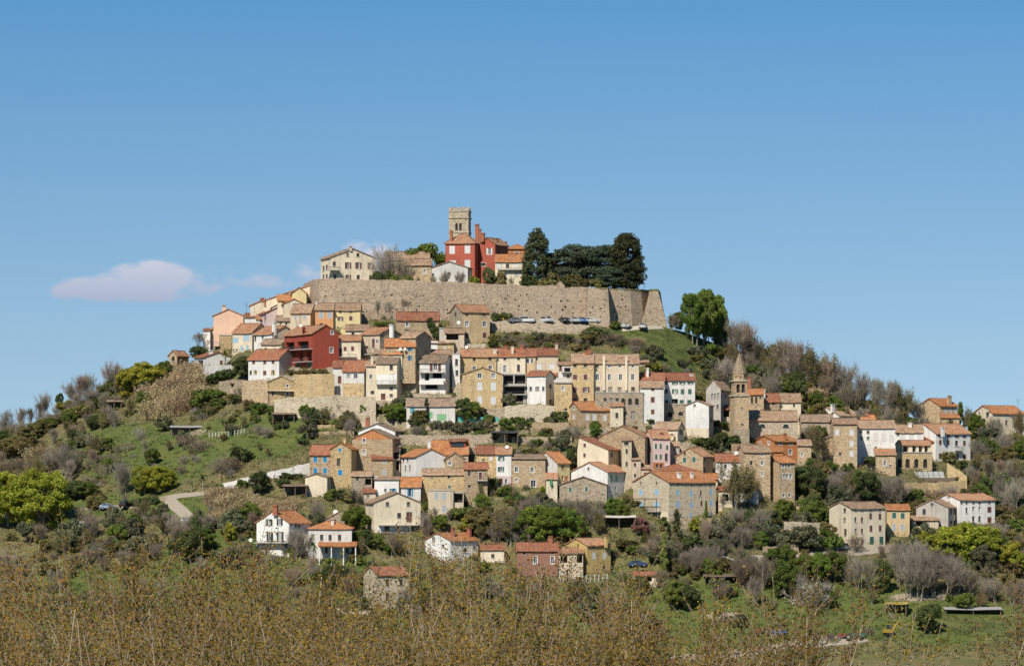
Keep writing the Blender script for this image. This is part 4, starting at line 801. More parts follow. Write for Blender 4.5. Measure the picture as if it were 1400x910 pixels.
H('H',480,615,500,430,405,'e',0,'gry','tile','low stone store at the foot of the big orange gable','G 40x40 590,470; d 14x16 520,455',name='stone_outbuilding',D=5,dy=-2)
H('H',555,640,600,540,518,'e',0,'bei','redr','small red-roofed shed beside the low white house with the blue shutter','d 16x22 590,570',name='garden_shed',D=5,cat='shed')
H('E',1120,1180,480,455,440,'s',0,'gry','tile','small tiled shelter beside the end of the long palace','',name='small_shelter',cat='shelter',D=5)
H('D',420,470,560,520,505,'f',0,'crm','tile','tiny cream annex beside the narrow house with the tall chimney','d 12x14 445,540',name='house_annex',D=4,dy=6)
build_ground()
# ------------------------------------------------------------------ town wall and plateau
def town_wall():
    pts = [(426, 391, 1075), (414.5, 389.5, 1036), (417, 387, 1028), (422, 384.5, 1021), (429, 382.8, 1015), (437, 381.5, 1011.5), (457, 381, 1009.5), (560, 383, 1008), (640, 385.5, 1008), (700, 388.5, 1008), (763, 391, 1008),
           (802, 393, 1008.5), (804, 393, 1003.5), (831, 394.5, 1002.5), (833, 395, 1008.5), (862, 397.5, 1010), (877, 399, 1013), (887, 400, 1018), (888, 398, 1012), (900, 396, 1012), (903, 399, 1030), (899, 400, 1075)]
    root = empty('town_wall', P(660, 440, 1010)); tag(root, 'long pale rubble town wall with putlog holes around the hilltop', 'wall')
    rr = random.Random(5); top = []
    for u, v, Y in pts: top.append(P(u, v, Y))
    b = MB(); inv = root.location.copy()
    outer = [t - inv for t in top]
    zb = ZC + (VH - 452) / F * 1008 - inv.z
    crenel = []; offs = []
    for i in range(len(outer)):
        a, c = outer[max(0, i - 1)], outer[min(len(outer) - 1, i + 1)]; nn = Vector((c.y - a.y, a.x - c.x, 0)).normalized()
        offs.append(nn * (2.6 if i in (18, 19) else 1.6 if i in (17, 20) else .9))
    for i in range(len(outer) - 1):
        A, B = outer[i], outer[i + 1]; Ls = (Vector((B.x, B.y, 0)) - Vector((A.x, A.y, 0))).length; n = max(1, int(Ls / 9))
        for k in range(n):
            a = A.lerp(B, k / n); c = A.lerp(B, (k + 1) / n); L_ = math.hypot(c.x - a.x, c.y - a.y)
            d = Vector(((c.x - a.x) / L_, (c.y - a.y) / L_, 0)); nin = Vector((-d.y, d.x, 0))
            oa, oc_ = offs[i].lerp(offs[i + 1], k / n), offs[i].lerp(offs[i + 1], (k + 1) / n); rub = math.sin(i * 7 + k * 3.1) * .0
            def to3(p, z, dep, a=a, d=d, nin=nin, oa=oa, oc_=oc_, L_=L_):
                h = max(-.1, (a.z - z) / (a.z - zb)); q = a + d * p + oa.lerp(oc_, p / L_) * h + nin * dep; return (q.x, q.y, z)
            top_edge = [(L_ * j / 6, a.z + (c.z - a.z) * j / 6 + (rr.uniform(-.34, .2) if 0 < j < 6 else 0)) for j in range(6, -1, -1)]
            hl = []
            if 4 <= i <= 17 and L_ > 3:
                nh = int(L_ * (2.4 if 455 < (700 + (a.x + inv.x) / (a.y + inv.y) * F) else 1.5))
                for _ in range(nh):
                    hw_ = rr.uniform(.09, .30); hh = rr.uniform(.09, .30); px = rr.uniform(.6, L_ - .6); pz = rr.choice([zb + 3.2, zb + 4.6, zb + 6.1, zb + 7.6, zb + 8.8, zb + 5.3, rr.uniform(zb + 2.5, a.z - 1)]) + rr.uniform(-.25, .25)
                    if pz > min(a.z, c.z) - .9: continue
                    if any(abs(px - q[0]) < .75 and abs(pz - q[1]) < .75 for q in crenel[-60:] if q[2] == (i, k)): continue
                    crenel.append((px, pz, (i, k))); hl.append([(px - hw_, pz - hh), (px + hw_, pz - hh * .8), (px + hw_ * .8, pz + hh), (px - hw_ * .9, pz + hh * .9)])
            poly_with_holes(b, [(0, zb), (L_, zb)] + top_edge, hl, to3, .7)
            for h in hl: b.face([to3(q[0], q[1], .69) for q in h], 1)  # near-black backs put the shade of the holes into the colour
            # coping and inner face
            for j in range(6):
                p, q = top_edge[j], top_edge[j + 1]; i0, i1 = Vector(to3(p[0], p[1], 0)), Vector(to3(q[0], q[1], 0))
                b.face([i0, i0 + nin * 1.0, i1 + nin * 1.0, i1]); b.face([i0 + nin * 1.0, i0 + nin * 1.0 - Vector((0, 0, 3)), i1 + nin * 1.0 - Vector((0, 0, 3)), i1 + nin * 1.0])
    b.build('masonry', [MATS['twl'], DARK], root)
    # ground inside, back wall of the bluff
    back = [P(880, 400, 1110), P(800, 398, 1150), P(560, 396, 1150), P(445, 392, 1110)]
    ring_ = [t for t in top] + back; zp = ZC + (VH - 387) / F * 1010
    g = MB(); g.prism([(p.x, p.y) for p in ring_], zp - 25, zp - 1.4); tag(g.build('plateau_ground', MATS['ground']), kind='structure')
    # little gabled niche on the parapet
    q = MB(); c = P(766, 391, 1009.6); q.prism([(c.x - 1.2, c.y - .3), (c.x + 1.2, c.y - .3), (c.x + 1.2, c.y + .3), (c.x - 1.2, c.y + .3)], c.z - .3, c.z + .002)
    q.face([(c.x - 1.2, c.y - .3, c.z), (c.x + 1.2, c.y - .3, c.z), (c.x, c.y - .3, c.z + 1.3)]); q.face([(c.x + 1.2, c.y + .3, c.z), (c.x - 1.2, c.y + .3, c.z), (c.x, c.y + .3, c.z + 1.3)])
    q.face([(c.x - 1.2, c.y - .3, c.z), (c.x, c.y - .3, c.z + 1.3), (c.x, c.y + .3, c.z + 1.3), (c.x - 1.2, c.y + .3, c.z)]); q.face([(c.x, c.y - .3, c.z + 1.3), (c.x + 1.2, c.y - .3, c.z), (c.x + 1.2, c.y + .3, c.z), (c.x, c.y + .3, c.z + 1.3)])
    tag(q.build('stone_gablet', MATS['twl']), 'small triangular stone gablet on the town wall parapet', 'gablet')
    q = MB(); c = P(881, 399, 1012); q.tube(c - Vector((0, 0, .5)), c + Vector((0, 0, 2.0)), .07, .05); q.box(c.x - .3, c.x + .3, c.y - .1, c.y + .1, c.z + 2.0, c.z + 2.15)
    tag(q.build('lamp_post', IRON), 'thin lamp post at the corner of the town wall', 'lamp post')
town_wall()
def bell_tower():
    t = H('B',972,1094,470,84,84,'f',14,'pst','tile','square crenellated bell tower with twin arched belfry openings','a 17x46 1020,182 1044,182; d 8x20 1031,330',name='bell_tower',Y=PY+19,D=5.4,cat='tower')
    r, hw, hd, He, mp = t['root'], t['hw'], t['hd'], t['He'], t['mpp']
    for yz, g in ((125, .22), (216, .16), (86, .12)):
        z = He - (yz - 84) / 4.55 * mp; q = MB(); q.box(-hw - g, hw + g, -hd - g, hd + g, z - .14, z + .14); q.build('string_course', MATS['pst'], r)
    z = He + .2; q = MB(); q.box(-.5, .5, -.25, .25, 0, .95); q.box(-.5, -.14, -.25, .25, .951, 1.2); q.box(.14, .5, -.25, .25, .951, 1.2); me = q.mesh('merlon', MATS['pst'])
    for i in range(5):
        for yy in (-hd + .15, hd - .15):
            o = link('merlon', me, r); o.location = (-hw + .45 + i * (2 * hw - .9) / 4, yy, z - .004); o.scale = (.62, 1, .75)
    for i in range(1, 4):
        for xx in (-hw + .15, hw - .15):
            o = link('merlon', me, r); o.location = (xx, -hd + .45 + i * (2 * hd - .9) / 4, z - .006); o.rotation_euler.z = R(90); o.scale = (.62, 1, .75)
bell_tower()
def church_tower():
    t = H('F',690,785,706,388,388,'f',-22,'tan','tile','stone church tower with an octagonal drum and a pointed spire','d 8x12 742,575; d 8x14 740,470',name='church_tower',D=5.2,cat='tower',vg=700)
    r, hw, hd, He, mp = t['root'], t['hw'], t['hd'], t['He'], t['mpp']; s = 4.788
    q = MB(); q.box(-hw - .25, hw + .25, -hd - .25, hd + .25, He - .05, He + .35); q.build('cornice', MATS['pst'], r)
    zz = (706 - 602) / s * mp; q = MB(); q.box(-hw - .12, hw + .12, -hd - .12, hd + .12, -4.5, zz); q.build('plinth', MATS['gry'], r)
    h1 = (388 - 302) / s * mp; w1 = hw * .92; b = MB(); z0 = He + .352
    hl = [[(x + a_[0], h1 * .48 + a_[1]) for a_ in arch_poly(.85, 2.0, 'a')] for x in (-.62, .62)]
    for fn in (lambda p, z, d: (p, -w1 + d, z0 + z), lambda p, z, d: (-p, w1 - d, z0 + z), lambda p, z, d: (w1 - d, p, z0 + z), lambda p, z, d: (-w1 + d, -p, z0 + z)):
        poly_with_holes(b, [(-w1, 0), (w1, 0), (w1, h1), (-w1, h1)], hl, fn, .5)
    b.box(-w1 + .5, w1 - .5, -w1 + .5, w1 - .5, z0, z0 + h1 - .1, 1); b.build('belfry', [MATS['tan'], DARK], r)  # dark core paints the shade seen through the belfry arches
    z1 = z0 + h1; q = MB(); q.box(-w1 - .25, w1 + .25, -w1 - .25, w1 + .25, z1 + .002, z1 + .35); q.build('cornice', MATS['pst'], r)
    def octo(rad): return [(rad * math.cos(R(22.5 + 45 * k)), rad * math.sin(R(22.5 + 45 * k))) for k in range(8)]
    h2 = (302 - 248) / s * mp; R2 = w1 * 1.03; q = MB(); q.prism(octo(R2), z1 + .352, z1 + h2); q.prism(octo(R2 + .18), z1 + h2 + .001, z1 + h2 + .22); q.build('drum', MATS['tan'], r)
    oc = MB(); oc.prism([(.22 * math.cos(R(45 * k)), .22 * math.sin(R(45 * k))) for k in range(8)], 0, .05); ome = oc.mesh('oculus', DARK)  # near-black discs: the shade of small openings given as colour
    for k in range(8):
        o = link('oculus', ome, r); aa = R(45 * k - 90); rr_ = R2 * math.cos(R(22.5)) + .0; o.location = (rr_ * math.cos(aa), rr_ * math.sin(aa), z1 + h2 * .6); o.rotation_euler = (R(90), 0, aa + R(90))
    h3 = (246 - 118) / s * mp; q = MB(); z2 = z1 + h2 + .222; q.prism(octo(R2 * 1.02), z2, z2 + h3, 0, octo(.10)); q.tube((0, 0, z2 + h3), (0, 0, z2 + h3 + .7), .09, .05); q.build('spire', MATS['brs'], r)
stone('brs', (0.30, 0.22, 0.14), (0.42, 0.32, 0.21), (0.28, 0.22, 0.15), 2.6, .3, (0.38, 0.29, 0.19))
church_tower()
# ------------------------------------------------------------------ extra pieces on particular houses
def find(lbl):
    for h in HOUSES:
        if lbl in h['label']: return h
    raise KeyError(lbl)
h = find('orange-painted gable'); q = MB(); hw, hd, He, Hr = h['hw'], h['hd'], h['He'], h['Hr']
q.face([(-hw + .3, -hd - .03, He - .15), (hw - .3, -hd - .03, He - .15), (0, -hd - .03, Hr - .05)]); q.build('gable_coat', MATS['rst'], h['root'])
h = find('tiled veranda'); q = MB(); hw, hd = h['hw'], h['hd']; mp = h['mpp'] / 4.333; zt = (445 - 352) * mp; zl = (445 - 374) * mp; xl, xr = -hw + (500 - 440) * mp, -hw + (730 - 440) * mp
roof_slab(q, [(xl, -hd - 2.6, zl), (xr, -hd - 2.6, zl), (xr, -hd - .02, zt), (xl, -hd - .02, zt)], n=8, rr=rnd); q.build('veranda_roof', [MATS['orng'], WOOD], h['root'])
for k in range(4):
    q = MB(); xx = xl + .3 + k * (xr - xl - .6) / 3; q.box(xx - .12, xx + .12, -hd - 2.4, -hd - 2.16, -3, zl + .1); q.build('veranda_post', WHITEP, h['root'])
h = find('large orange-red roof'); q = MB(); hw, hd, He, Hr = h['hw'], h['hd'], h['He'], h['Hr']; 
q.box(-.2, 3.6, -hd * .55, -.2, He + .3, Hr + .1); q.build('dormer', MATS['red'], h['root']); q = MB(); roof_slab(q, [(-.5, -hd * .55 - .5, Hr - .15), (3.9, -hd * .55 - .5, Hr - .15), (3.9, 0, Hr + .35), (-.5, 0, Hr + .35)], n=4, rr=rnd); q.build('dormer_roof', [MATS['redr'], WOOD], h['root'])
q = MB(); q.box(.2, 3.2, -hd * .55 - .05, -hd * .55 - .01, He + 1.2, Hr - .25); q.build('dormer_window', PANE, h['root'])
# pergola of the large pale stone house
h = find('large pale stone house with light blue'); q = MB(); hw, hd = h['hw'], h['hd']; mp = h['mpp'] / 4.55; W_ = h['W']; zt = (692 - 556) * mp; zs = (692 - 630) * mp; p0, p1 = -hw + W_ * (60 - 35) / 212, -hw + W_ * (206 - 35) / 212
for xx in (p0, (p0 + p1) / 2, p1):
    q = MB(); q.box(xx - .05, xx + .05, -hd - 1.55, -hd - 1.45, zs, zt); q.build('pergola_post', IRON, h['root'])
q = MB(); q.box(p0 - .1, p1 + .1, -hd - 1.6, -hd - 1.48, zt, zt + .1)
for k in range(7): xx = p0 + k * (p1 - p0) / 6; q.box(xx - .03, xx + .03, -hd - 1.5, -hd - .02, zt + .101, zt + .16)
q.build('pergola_beam', IRON, h['root'])
# glazed terrace under the arched loggia
def glazed_terrace():
    ox, oy, s = FR['G']; u0, u1 = ox + 558 / s, ox + 805 / s; va, vb_ = oy + 470 / s, oy + 522 / s
    h = find('stone loggia building'); Y = h['Y'] - 5.0; mp = Y / F
    root = empty('glazed_terrace', P((u0 + u1) / 2, vb_, Y)); tag(root, 'sloping glass canopy on a dark frame below the arched loggia', 'canopy')
    W_ = (u1 - u0) * mp; hh = (vb_ - va) * mp; n = 9
    me = None
    for i in range(n):
        for j in range(2):
            b = MB(); x0_, x1_ = -W_ / 2 + W_ * i / n + .06, -W_ / 2 + W_ * (i + 1) / n - .06; y0_, y1_ = j * 2.2, j * 2.2 + 2.1
            f = lambda y: hh * .25 + y / 4.4 * hh * .75
            if me is None:
                b.face([(-W_ / n / 2 + .06, 0, 0), (W_ / n / 2 - .06, 0, 0), (W_ / n / 2 - .06, 2.1, 2.1 / 4.4 * hh * .75), (-W_ / n / 2 + .06, 2.1, 2.1 / 4.4 * hh * .75)]); me = b.mesh('glass_pane', paint('white_glass', (.36, .36, .33), .3))
            o = link('glass_pane', me, root); o.location = ((x0_ + x1_) / 2, y0_, f(y0_))
    b = MB()
    for i in range(n + 1): x = -W_ / 2 + W_ * i / n; b.box(x - .05, x + .05, -.05, .05, -2, hh * .25); b.tube((x, 0, hh * .25 - .05), (x, 4.4, hh - .05), .05, .05, 4)
    b.tube((-W_ / 2, 0, hh * .25), (W_ / 2, 0, hh * .25), .07, .07, 4); b.tube((-W_ / 2, 4.4, hh), (W_ / 2, 4.4, hh), .07, .07, 4); b.build('frame', IRON, root)
    b = MB(); b.box(-W_ / 2 - .5, W_ / 2 + 3, .3, 4.9, -6, -.05); b.build('terrace_base', MATS['tan'], root)
    b = MB(); b.box(-W_ / 2 - .3, W_ / 2 + 3, -.2, -.08, -.02, .9); b.build('parapet', WOOD, root)
glazed_terrace()
# ------------------------------------------------------------------ terrace and retaining walls
NW = 0
def rwall(pts, mat, label, th=.7, name='retaining_wall', dy=0.0):
    """pts: (u, v_top, v_bottom) left to right on the ground at v_bottom"""
    rr = random.Random(len(label) + int(pts[0][0])); dens = []
    for i in range(len(pts) - 1):
        a, c = pts[i], pts[i + 1]; n = max(1, int((c[0] - a[0]) / 5))
        for k in range(n): dens.append([a[j] + (c[j] - a[j]) * k / n for j in range(3)])
    dens.append(list(pts[-1])); b = MB(); o0 = G(pts[0][0], pts[0][2]); prev = None
    for u, vt, vb_ in dens:
        Y = gY(u, vb_) + dy; p = P(u, vt, Y); z0 = ZC + (VH - vb_) / F * Y
        zt = max(p.z, z0 + .5) + rr.uniform(-.14, .14); cur = [Vector((p.x, Y - .25, z0 - 2.5)) - o0, Vector((p.x, Y, zt)) - o0, Vector((p.x, Y + th, zt)) - o0, Vector((p.x, Y + th, z0 - 2.5)) - o0]
        if prev:
            for k in range(3): b.face([prev[k], cur[k], cur[k + 1], prev[k + 1]])
        else: b.face(cur[::-1])
        prev = cur
    b.face(prev); o = b.build(name, MATS[mat]); o.location = o0; assert label not in LABELS, label; LABELS.add(label); tag(o, label, 'wall'); return o
rwall([(331, 520, 552), (367, 519, 553)], 'tan', 'rubble retaining wall under the detached white house')
rwall([(402, 512, 541), (430, 511, 541), (457, 511, 540)], 'ost', 'high ochre retaining wall with a hedge on top beside the red house')
rwall([(375, 546, 572), (400, 543, 571), (470, 541, 571), (514, 542, 572)], 'pst', 'long pale retaining wall above the kitchen gardens')
rwall([(283, 500, 518), (318, 499, 516)], 'gwh', 'whitewashed garden wall below the low white house with the palm')
rwall([(299, 521, 541), (318, 519, 541), (332, 523, 541)], 'rub', 'broken rubble wall around the open stone shed')
rwall([(690, 555, 578), (722, 552, 578), (760, 555, 577)], 'pst', 'crumbling pale garden wall below the white house and the glazed loggias')
rwall([(545, 594, 609), (600, 595, 609), (694, 592, 604)], 'gry', 'long grey field wall above the lower village')
rwall([(700, 597, 606), (782, 596, 607)], 'rub', 'low rubble terrace wall below the orange-roofed stone house')
rwall([(715, 578, 588), (778, 577, 589)], 'tan', 'tan terrace wall beside the orange-roofed stone house')
rwall([(672, 441.5, 453), (740, 442.5, 455), (806, 444, 456)], 'gry', 'parapet wall of the car park under the town wall')
rwall([(1086, 692, 710), (1104, 692, 710)], 'ost', 'short ochre terrace wall near the tall stone house with the triple window')
rwall([(1072, 713, 730), (1096, 712, 732), (1121, 715, 731)], 'pst', 'dry-stone terrace wall above the parked cars')
rwall([(1043, 747, 761), (1092, 745, 758)], 'tan', 'stone wall beside the lower road')
rwall([(1232, 660, 677), (1280, 659, 678), (1321, 657, 676)], 'ost', 'ochre wall carrying the terrace of the loggia')
rwall([(1295, 632, 658), (1322, 650, 668)], 'ost', 'stepped ochre wall beside the glazed terrace')
rwall([(930, 709, 722), (984, 707, 720)], 'rub', 'rubble wall under the large pale stone house')
rwall([(300, 662, 668), (345, 650, 658), (424, 632, 645)], 'gwh', 'pale wall along the lane climbing to the blue-shuttered houses')
rwall([(430, 832, 839), (470, 831, 838), (506, 833, 840)], 'pst', 'low pale wall among the foreground trees')
rwall([(338, 829, 841), (376, 828, 839)], 'pst', 'broken pale wall stub among the foreground trees')
rwall([(620, 470, 477), (664, 470, 478)], 'pst', 'low wall at the foot of the tall ochre house')
rwall([(428, 581, 586), (482, 579, 584)], 'tan', 'upper low wall of the vegetable terraces')
rwall([(426, 591, 596), (484, 588, 594)], 'tan', 'lower wall of the vegetable terraces')
rwall([(205, 500, 509), (232, 502, 512)], 'rub', 'rubble wall stub next to the narrow stone house')
rwall([(1103, 580, 596), (1130, 588, 600)], 'gry', 'weathered wall behind the cream house of the church row')
rwall([(880, 640, 652), (902, 642, 655)], 'gry', 'grey wall between the pink house and the stone gabled house')
rwall([(1000, 606, 622), (1030, 606, 624)], 'tan', 'stone terrace wall at the foot of the church tower')
rwall([(780, 700, 706), (820, 702, 710)], 'rub', 'rubble edge below the low stone house with the brick chimney')
# ------------------------------------------------------------------ lane, yard, paths
GRAVEL = paint('gravel', (0.33, 0.28, 0.21), .35); RIB = {}
def ribbon(name, pts, wid, mat, off=.13):
    ps = []
    for i in range(len(pts) - 1):
        n = max(2, int(math.hypot(pts[i+1][0] - pts[i][0], pts[i+1][1] - pts[i][1]) / 1.5))
        for k in range(n): f = k / n; ps.append((pts[i][0] + (pts[i+1][0] - pts[i][0]) * f, pts[i][1] + (pts[i+1][1] - pts[i][1]) * f, wid[i] + (wid[i+1] - wid[i]) * f))
    ps.append((*pts[-1], wid[-1])); b = MB(); rows = []; m = 4
    for i, (u, v, wd) in enumerate(ps):
        a, c = ps[max(0, i - 1)], ps[min(len(ps) - 1, i + 1)]; pa, pc = G(a[0], a[1]), G(c[0], c[1]); d = Vector((pc.x - pa.x, pc.y - pa.y, 0)).normalized(); nn = Vector((-d.y, d.x, 0)); p = G(u, v); r = []
        for j in range(m + 1):
            q = p + nn * (wd * (j / m - .5)); uq = 700 + q.x / q.y * F
            # ground height at this plan position
            lo, hi = crest(uq), 905.0
            for _ in range(24):
                mid = (lo + hi) / 2
                if gY(uq, mid) > q.y: lo = mid
                else: hi = mid
            r.append(Gd(uq, (lo + hi) / 2, off))
        rows.append(r); RIB.setdefault((int(p.x // 8), int(p.y // 8)), []).append((p.x, p.y, wd / 2 + .4))
    for i in range(len(rows) - 1):
        for j in range(m): b.face([rows[i][j], rows[i][j+1], rows[i+1][j+1], rows[i+1][j]])
    tag(b.build(name, mat), kind='structure')
ribbon('lane', [(345, 662), (300, 668), (262, 676), (230, 683), (236, 690), (250, 699), (264, 711), (275, 725)], [1.8, 2, 2.2, 2.6, 2.8, 2.6, 2.4, 2.2], GRAVEL)
ribbon('farm_track', [(230, 683), (190, 689), (150, 694), (100, 699)], [3, 2.6, 2.4, 2.2], paint('earth_track', (.26, .21, .13), .4))
ribbon('gravel_yard', [(1040, 889), (1070, 884), (1100, 880), (1130, 876), (1160, 876), (1186, 874)], [2.2, 2.4, 4.2, 4.2, 3, 2], GRAVEL)
ribbon('gravel_path', [(830, 905), (900, 901), (970, 897), (1045, 889)], [2.4, 2.4, 2.5, 2.8], GRAVEL)
ribbon('road', [(1030, 764), (1075, 760), (1120, 757), (1180, 752), (1240, 748)], [3.5, 3.5, 3.5, 3.8, 4], GRAVEL)
ribbon('footpath', [(850, 451), (868, 449), (885, 447), (905, 447)], [2, 2, 1.8, 1.6], paint('pale_path', (.46, .40, .30), .2))
ribbon('car_park', [(668, 441.5), (720, 441.5), (800, 443)], [5, 5, 5], GRAVEL, .3)
# ------------------------------------------------------------------ vehicles
def car_meshes(kind):
    b = MB(); w = .86 
    prof = [(-2.05, .35), (2.05, .35), (2.08, .75), (1.95, .92), (1.0, 1.02), (.35, 1.42), (-1.15, 1.46), (-1.75, 1.05), (-2.08, .95)]
    if kind == 'suv': prof = [(-2.05, .4), (2.05, .4), (2.08, .9), (1.9, 1.08), (1.05, 1.15), (.55, 1.66), (-1.7, 1.7), (-2.02, 1.15), (-2.08, 1.0)]
    n = len(prof)
    for sgn in (-1, 1): 
        pts = [(x, sgn * (w if z < 1.05 else w - .12), z) for x, z in prof]; b.face(pts if sgn < 0 else pts[::-1])
    for i in range(n):
        j = (i + 1) % n; (x0, z0), (x1, z1) = prof[i], prof[j]; w0 = w if z0 < 1.05 else w - .12; w1 = w if z1 < 1.05 else w - .12
        b.face([(x0, w0, z0), (x1, w1, z1), (x1, -w1, z1), (x0, -w0, z0)])
    g = MB(); zt = 1.38 if kind != 'suv' else 1.6; zl = 1.08 if kind != 'suv' else 1.2; xa, xb = (-1.45, .8) if kind != 'suv' else (-1.8, .85)
    for sgn in (-1, 1):
        y0, y1 = sgn * (w - .02), sgn * (w - .10); pts = [(xa, y0, zl), (xb, y0, zl), (xb - .5, y1, zt), (xa + .3, y1, zt)]; g.face(pts if sgn < 0 else pts[::-1])
    x0, z0, x1, z1 = (1.02, 1.03, .38, 1.44) if kind != 'suv' else (1.07, 1.17, .58, 1.67)
    ws_ = MB(); ws_.face([(x0, -.68, z0 + .02), (x0, .68, z0 + .02), (x1 + .03, .62, z1 - .03), (x1 + .03, -.62, z1 - .03)])
    rwn = MB(); x0, z0, x1, z1 = (-1.77, 1.08, -1.18, 1.47) if kind != 'suv' else (-2.03, 1.18, -1.72, 1.70)
    rwn.face([(x0, .66, z0), (x0, -.66, z0), (x1 - .02, -.6, z1 - .04), (x1 - .02, .6, z1 - .04)])
    wh = MB(); wh.tube((0, -.1, 0), (0, .1, 0), .32, .32, 14, 0); wh.tube((0, -.115, 0), (0, .115, 0), .18, .18, 10, 1)
    hl = MB(); hl.box(-.03, .03, -.17, .17, -.07, .07)
    return b, g, ws_, rwn, wh, hl
TYRE = flat('tyre', (.02, .02, .02), .9); RIM = flat('rim', (.45, .45, .46), .35, .6); GLASS = flat('car_glass', (.03, .035, .04), .05); LAMP = flat('lamp_glass', (.75, .75, .72), .15); TAIL = flat('tail_lamp', (.3, .01, .01), .3)
CARC = {}
def car(u, v, yaw, colname, col, label, kind='hatch', Y=None, group=None, z=None):
    if kind not in CARC:
        b, g, ws_, rwn, wh, hl = car_meshes(kind)
        CARC[kind] = (b, g.mesh('side_window', GLASS), ws_.mesh('windscreen', GLASS), rwn.mesh('rear_window', GLASS), wh.mesh('wheel', [TYRE, RIM]), hl.mesh('headlight', LAMP), hl.mesh('tail_light', TAIL))
    b, gm, wm, rm_, whm, hlm, tlm = CARC[kind]
    p = Gd(u, v, .05) if Y is None else P(u, v, Y)
    if z is not None: p.z = z
    r = empty('parked_car', p, R(yaw)); tag(r, label, 'car', group)
    m = flat('car_paint_' + colname, col, .3); bo = b.build('body', m, r)
    link('side_windows', gm, r); link('windscreen', wm, r); link('rear_window', rm_, r)
    for x in (-1.3, 1.3):
        for y in (-.78, .78): o = link('wheel', whm, r); o.location = (x, y, .32)
    for y in (-.6, .6):
        o = link('headlight', hlm, r); o.location = (2.07, y, .7); o = link('tail_light', tlm, r); o.location = (-2.08, y, .85)
    return r
def cpark(x, y, yaw, cn, c, lab, kind='hatch'):
    ox, oy, s = FR['C']; u = ox + x / s; v = oy + y / s; car(u, 441.8, yaw, cn, c, lab, kind, group=None)
WC, BK = (.46, .46, .44), (.025, .025, .028)
cpark(300, 765, 20, 'grey', (.16, .16, .17), 'dark grey car parked beside the clipped hedge under the wall')
cpark(368, 762, -20, 'white', WC, 'white van-like car parked below the tallest part of the town wall', 'suv')
cpark(490, 762, -60, 'white', WC, 'white estate car parked nose-out under the town wall', 'suv')
cpark(597, 764, -70, 'black', BK, 'black car parked next to the white cars under the town wall')
cpark(655, 768, -65, 'white', WC, 'small white hatchback parked between a black and a blue car')
cpark(706, 768, -70, 'blue', (.08, .16, .34), 'blue car parked under the town wall')
cpark(775, 770, -10, 'silver', (.42, .40, .37), 'silver car parked at the foot of the wall tower')
ox, oy, s = FR['C']
car(852, 449, -30, 'silver', (.42, .40, .37), 'silver car on the path beyond the wall tower')
car(879, 450, 82, 'white', WC, 'lone white car near the bastion on the grass')
car(148, 696, 4, 'steel', (.25, .30, .38), 'steel blue hatchback parked on the farm track')
car(172, 692, 70, 'black', BK, 'black car parked behind the steel blue hatchback', 'suv')
car(990, 769, 15, 'white', WC, 'white car on the lower road among the bare shrubs')
car(1122, 754, 10, 'black', BK, 'black car parked by the dry-stone wall')
car(1136, 753, 8, 'grey', (.16, .16, .17), 'dark grey car parked beside the cream tenement')
car(1154, 752, 60, 'white', WC, 'white car parked in front of the cream tenement', 'suv')
car(258, 713, -50, 'silver', (.42, .40, .37), 'silver car at the bottom of the gravel lane')
car(872, 775, 5, 'navy', (.04, .07, .14), 'dark blue car behind the low roadside shed')
def big_wheel(r, wd, m=TYRE, rimc=RIM):
    b = MB(); b.tube((0, -wd / 2, 0), (0, wd / 2, 0), r, r, 16, 0); b.tube((0, -wd / 2 - .03, 0), (0, wd / 2 + .03, 0), r * .55, r * .55, 12, 1); return b.mesh('wheel', [m, rimc])
def tractor(u, v, yaw, label):
    r = empty('tractor', Gd(u, v), R(yaw)); tag(r, label, 'tractor'); redm = paint('tractor_red', (.27, .06, .04), .4)
    b = MB(); b.prism([(-.3, -.32), (1.5, -.28), (1.5, .28), (-.3, .32)], .75, 1.35); b.prism([(-.9, -.45), (-.2, -.4), (-.2, .4), (-.9, .45)], .6, 1.1); b.build('body', redm, r)
    b = MB(); b.box(-1.2, -.35, -.85, -.5, 1.2, 1.3); b.box(-1.2, -.35, .5, .85, 1.2, 1.3); b.build('mudguard', redm, r)
    b = MB(); b.box(-.75, -.35, -.25, .25, 1.1, 1.2); b.box(-.8, -.72, -.25, .25, 1.15, 1.6); b.build('seat', IRON, r)
    b = MB(); b.tube((.15, 0, 1.3), (-.05, 0, 1.6), .03, .03); b.tube((-.05, -.2, 1.6), (-.05, .2, 1.62), .03, .03); b.build('steering_wheel', IRON, r)
    b = MB(); b.tube((1.1, .2, 1.3), (1.1, .2, 1.9), .04, .04); b.build('exhaust_pipe', IRON, r)
    wr = big_wheel(.65, .36); wf = big_wheel(.38, .24)
    for y in (-.68, .68): o = link('rear_wheel', wr, r); o.location = (-.75, y, .65); o = link('front_wheel', wf, r); o.location = (1.25, y * .85, .38)
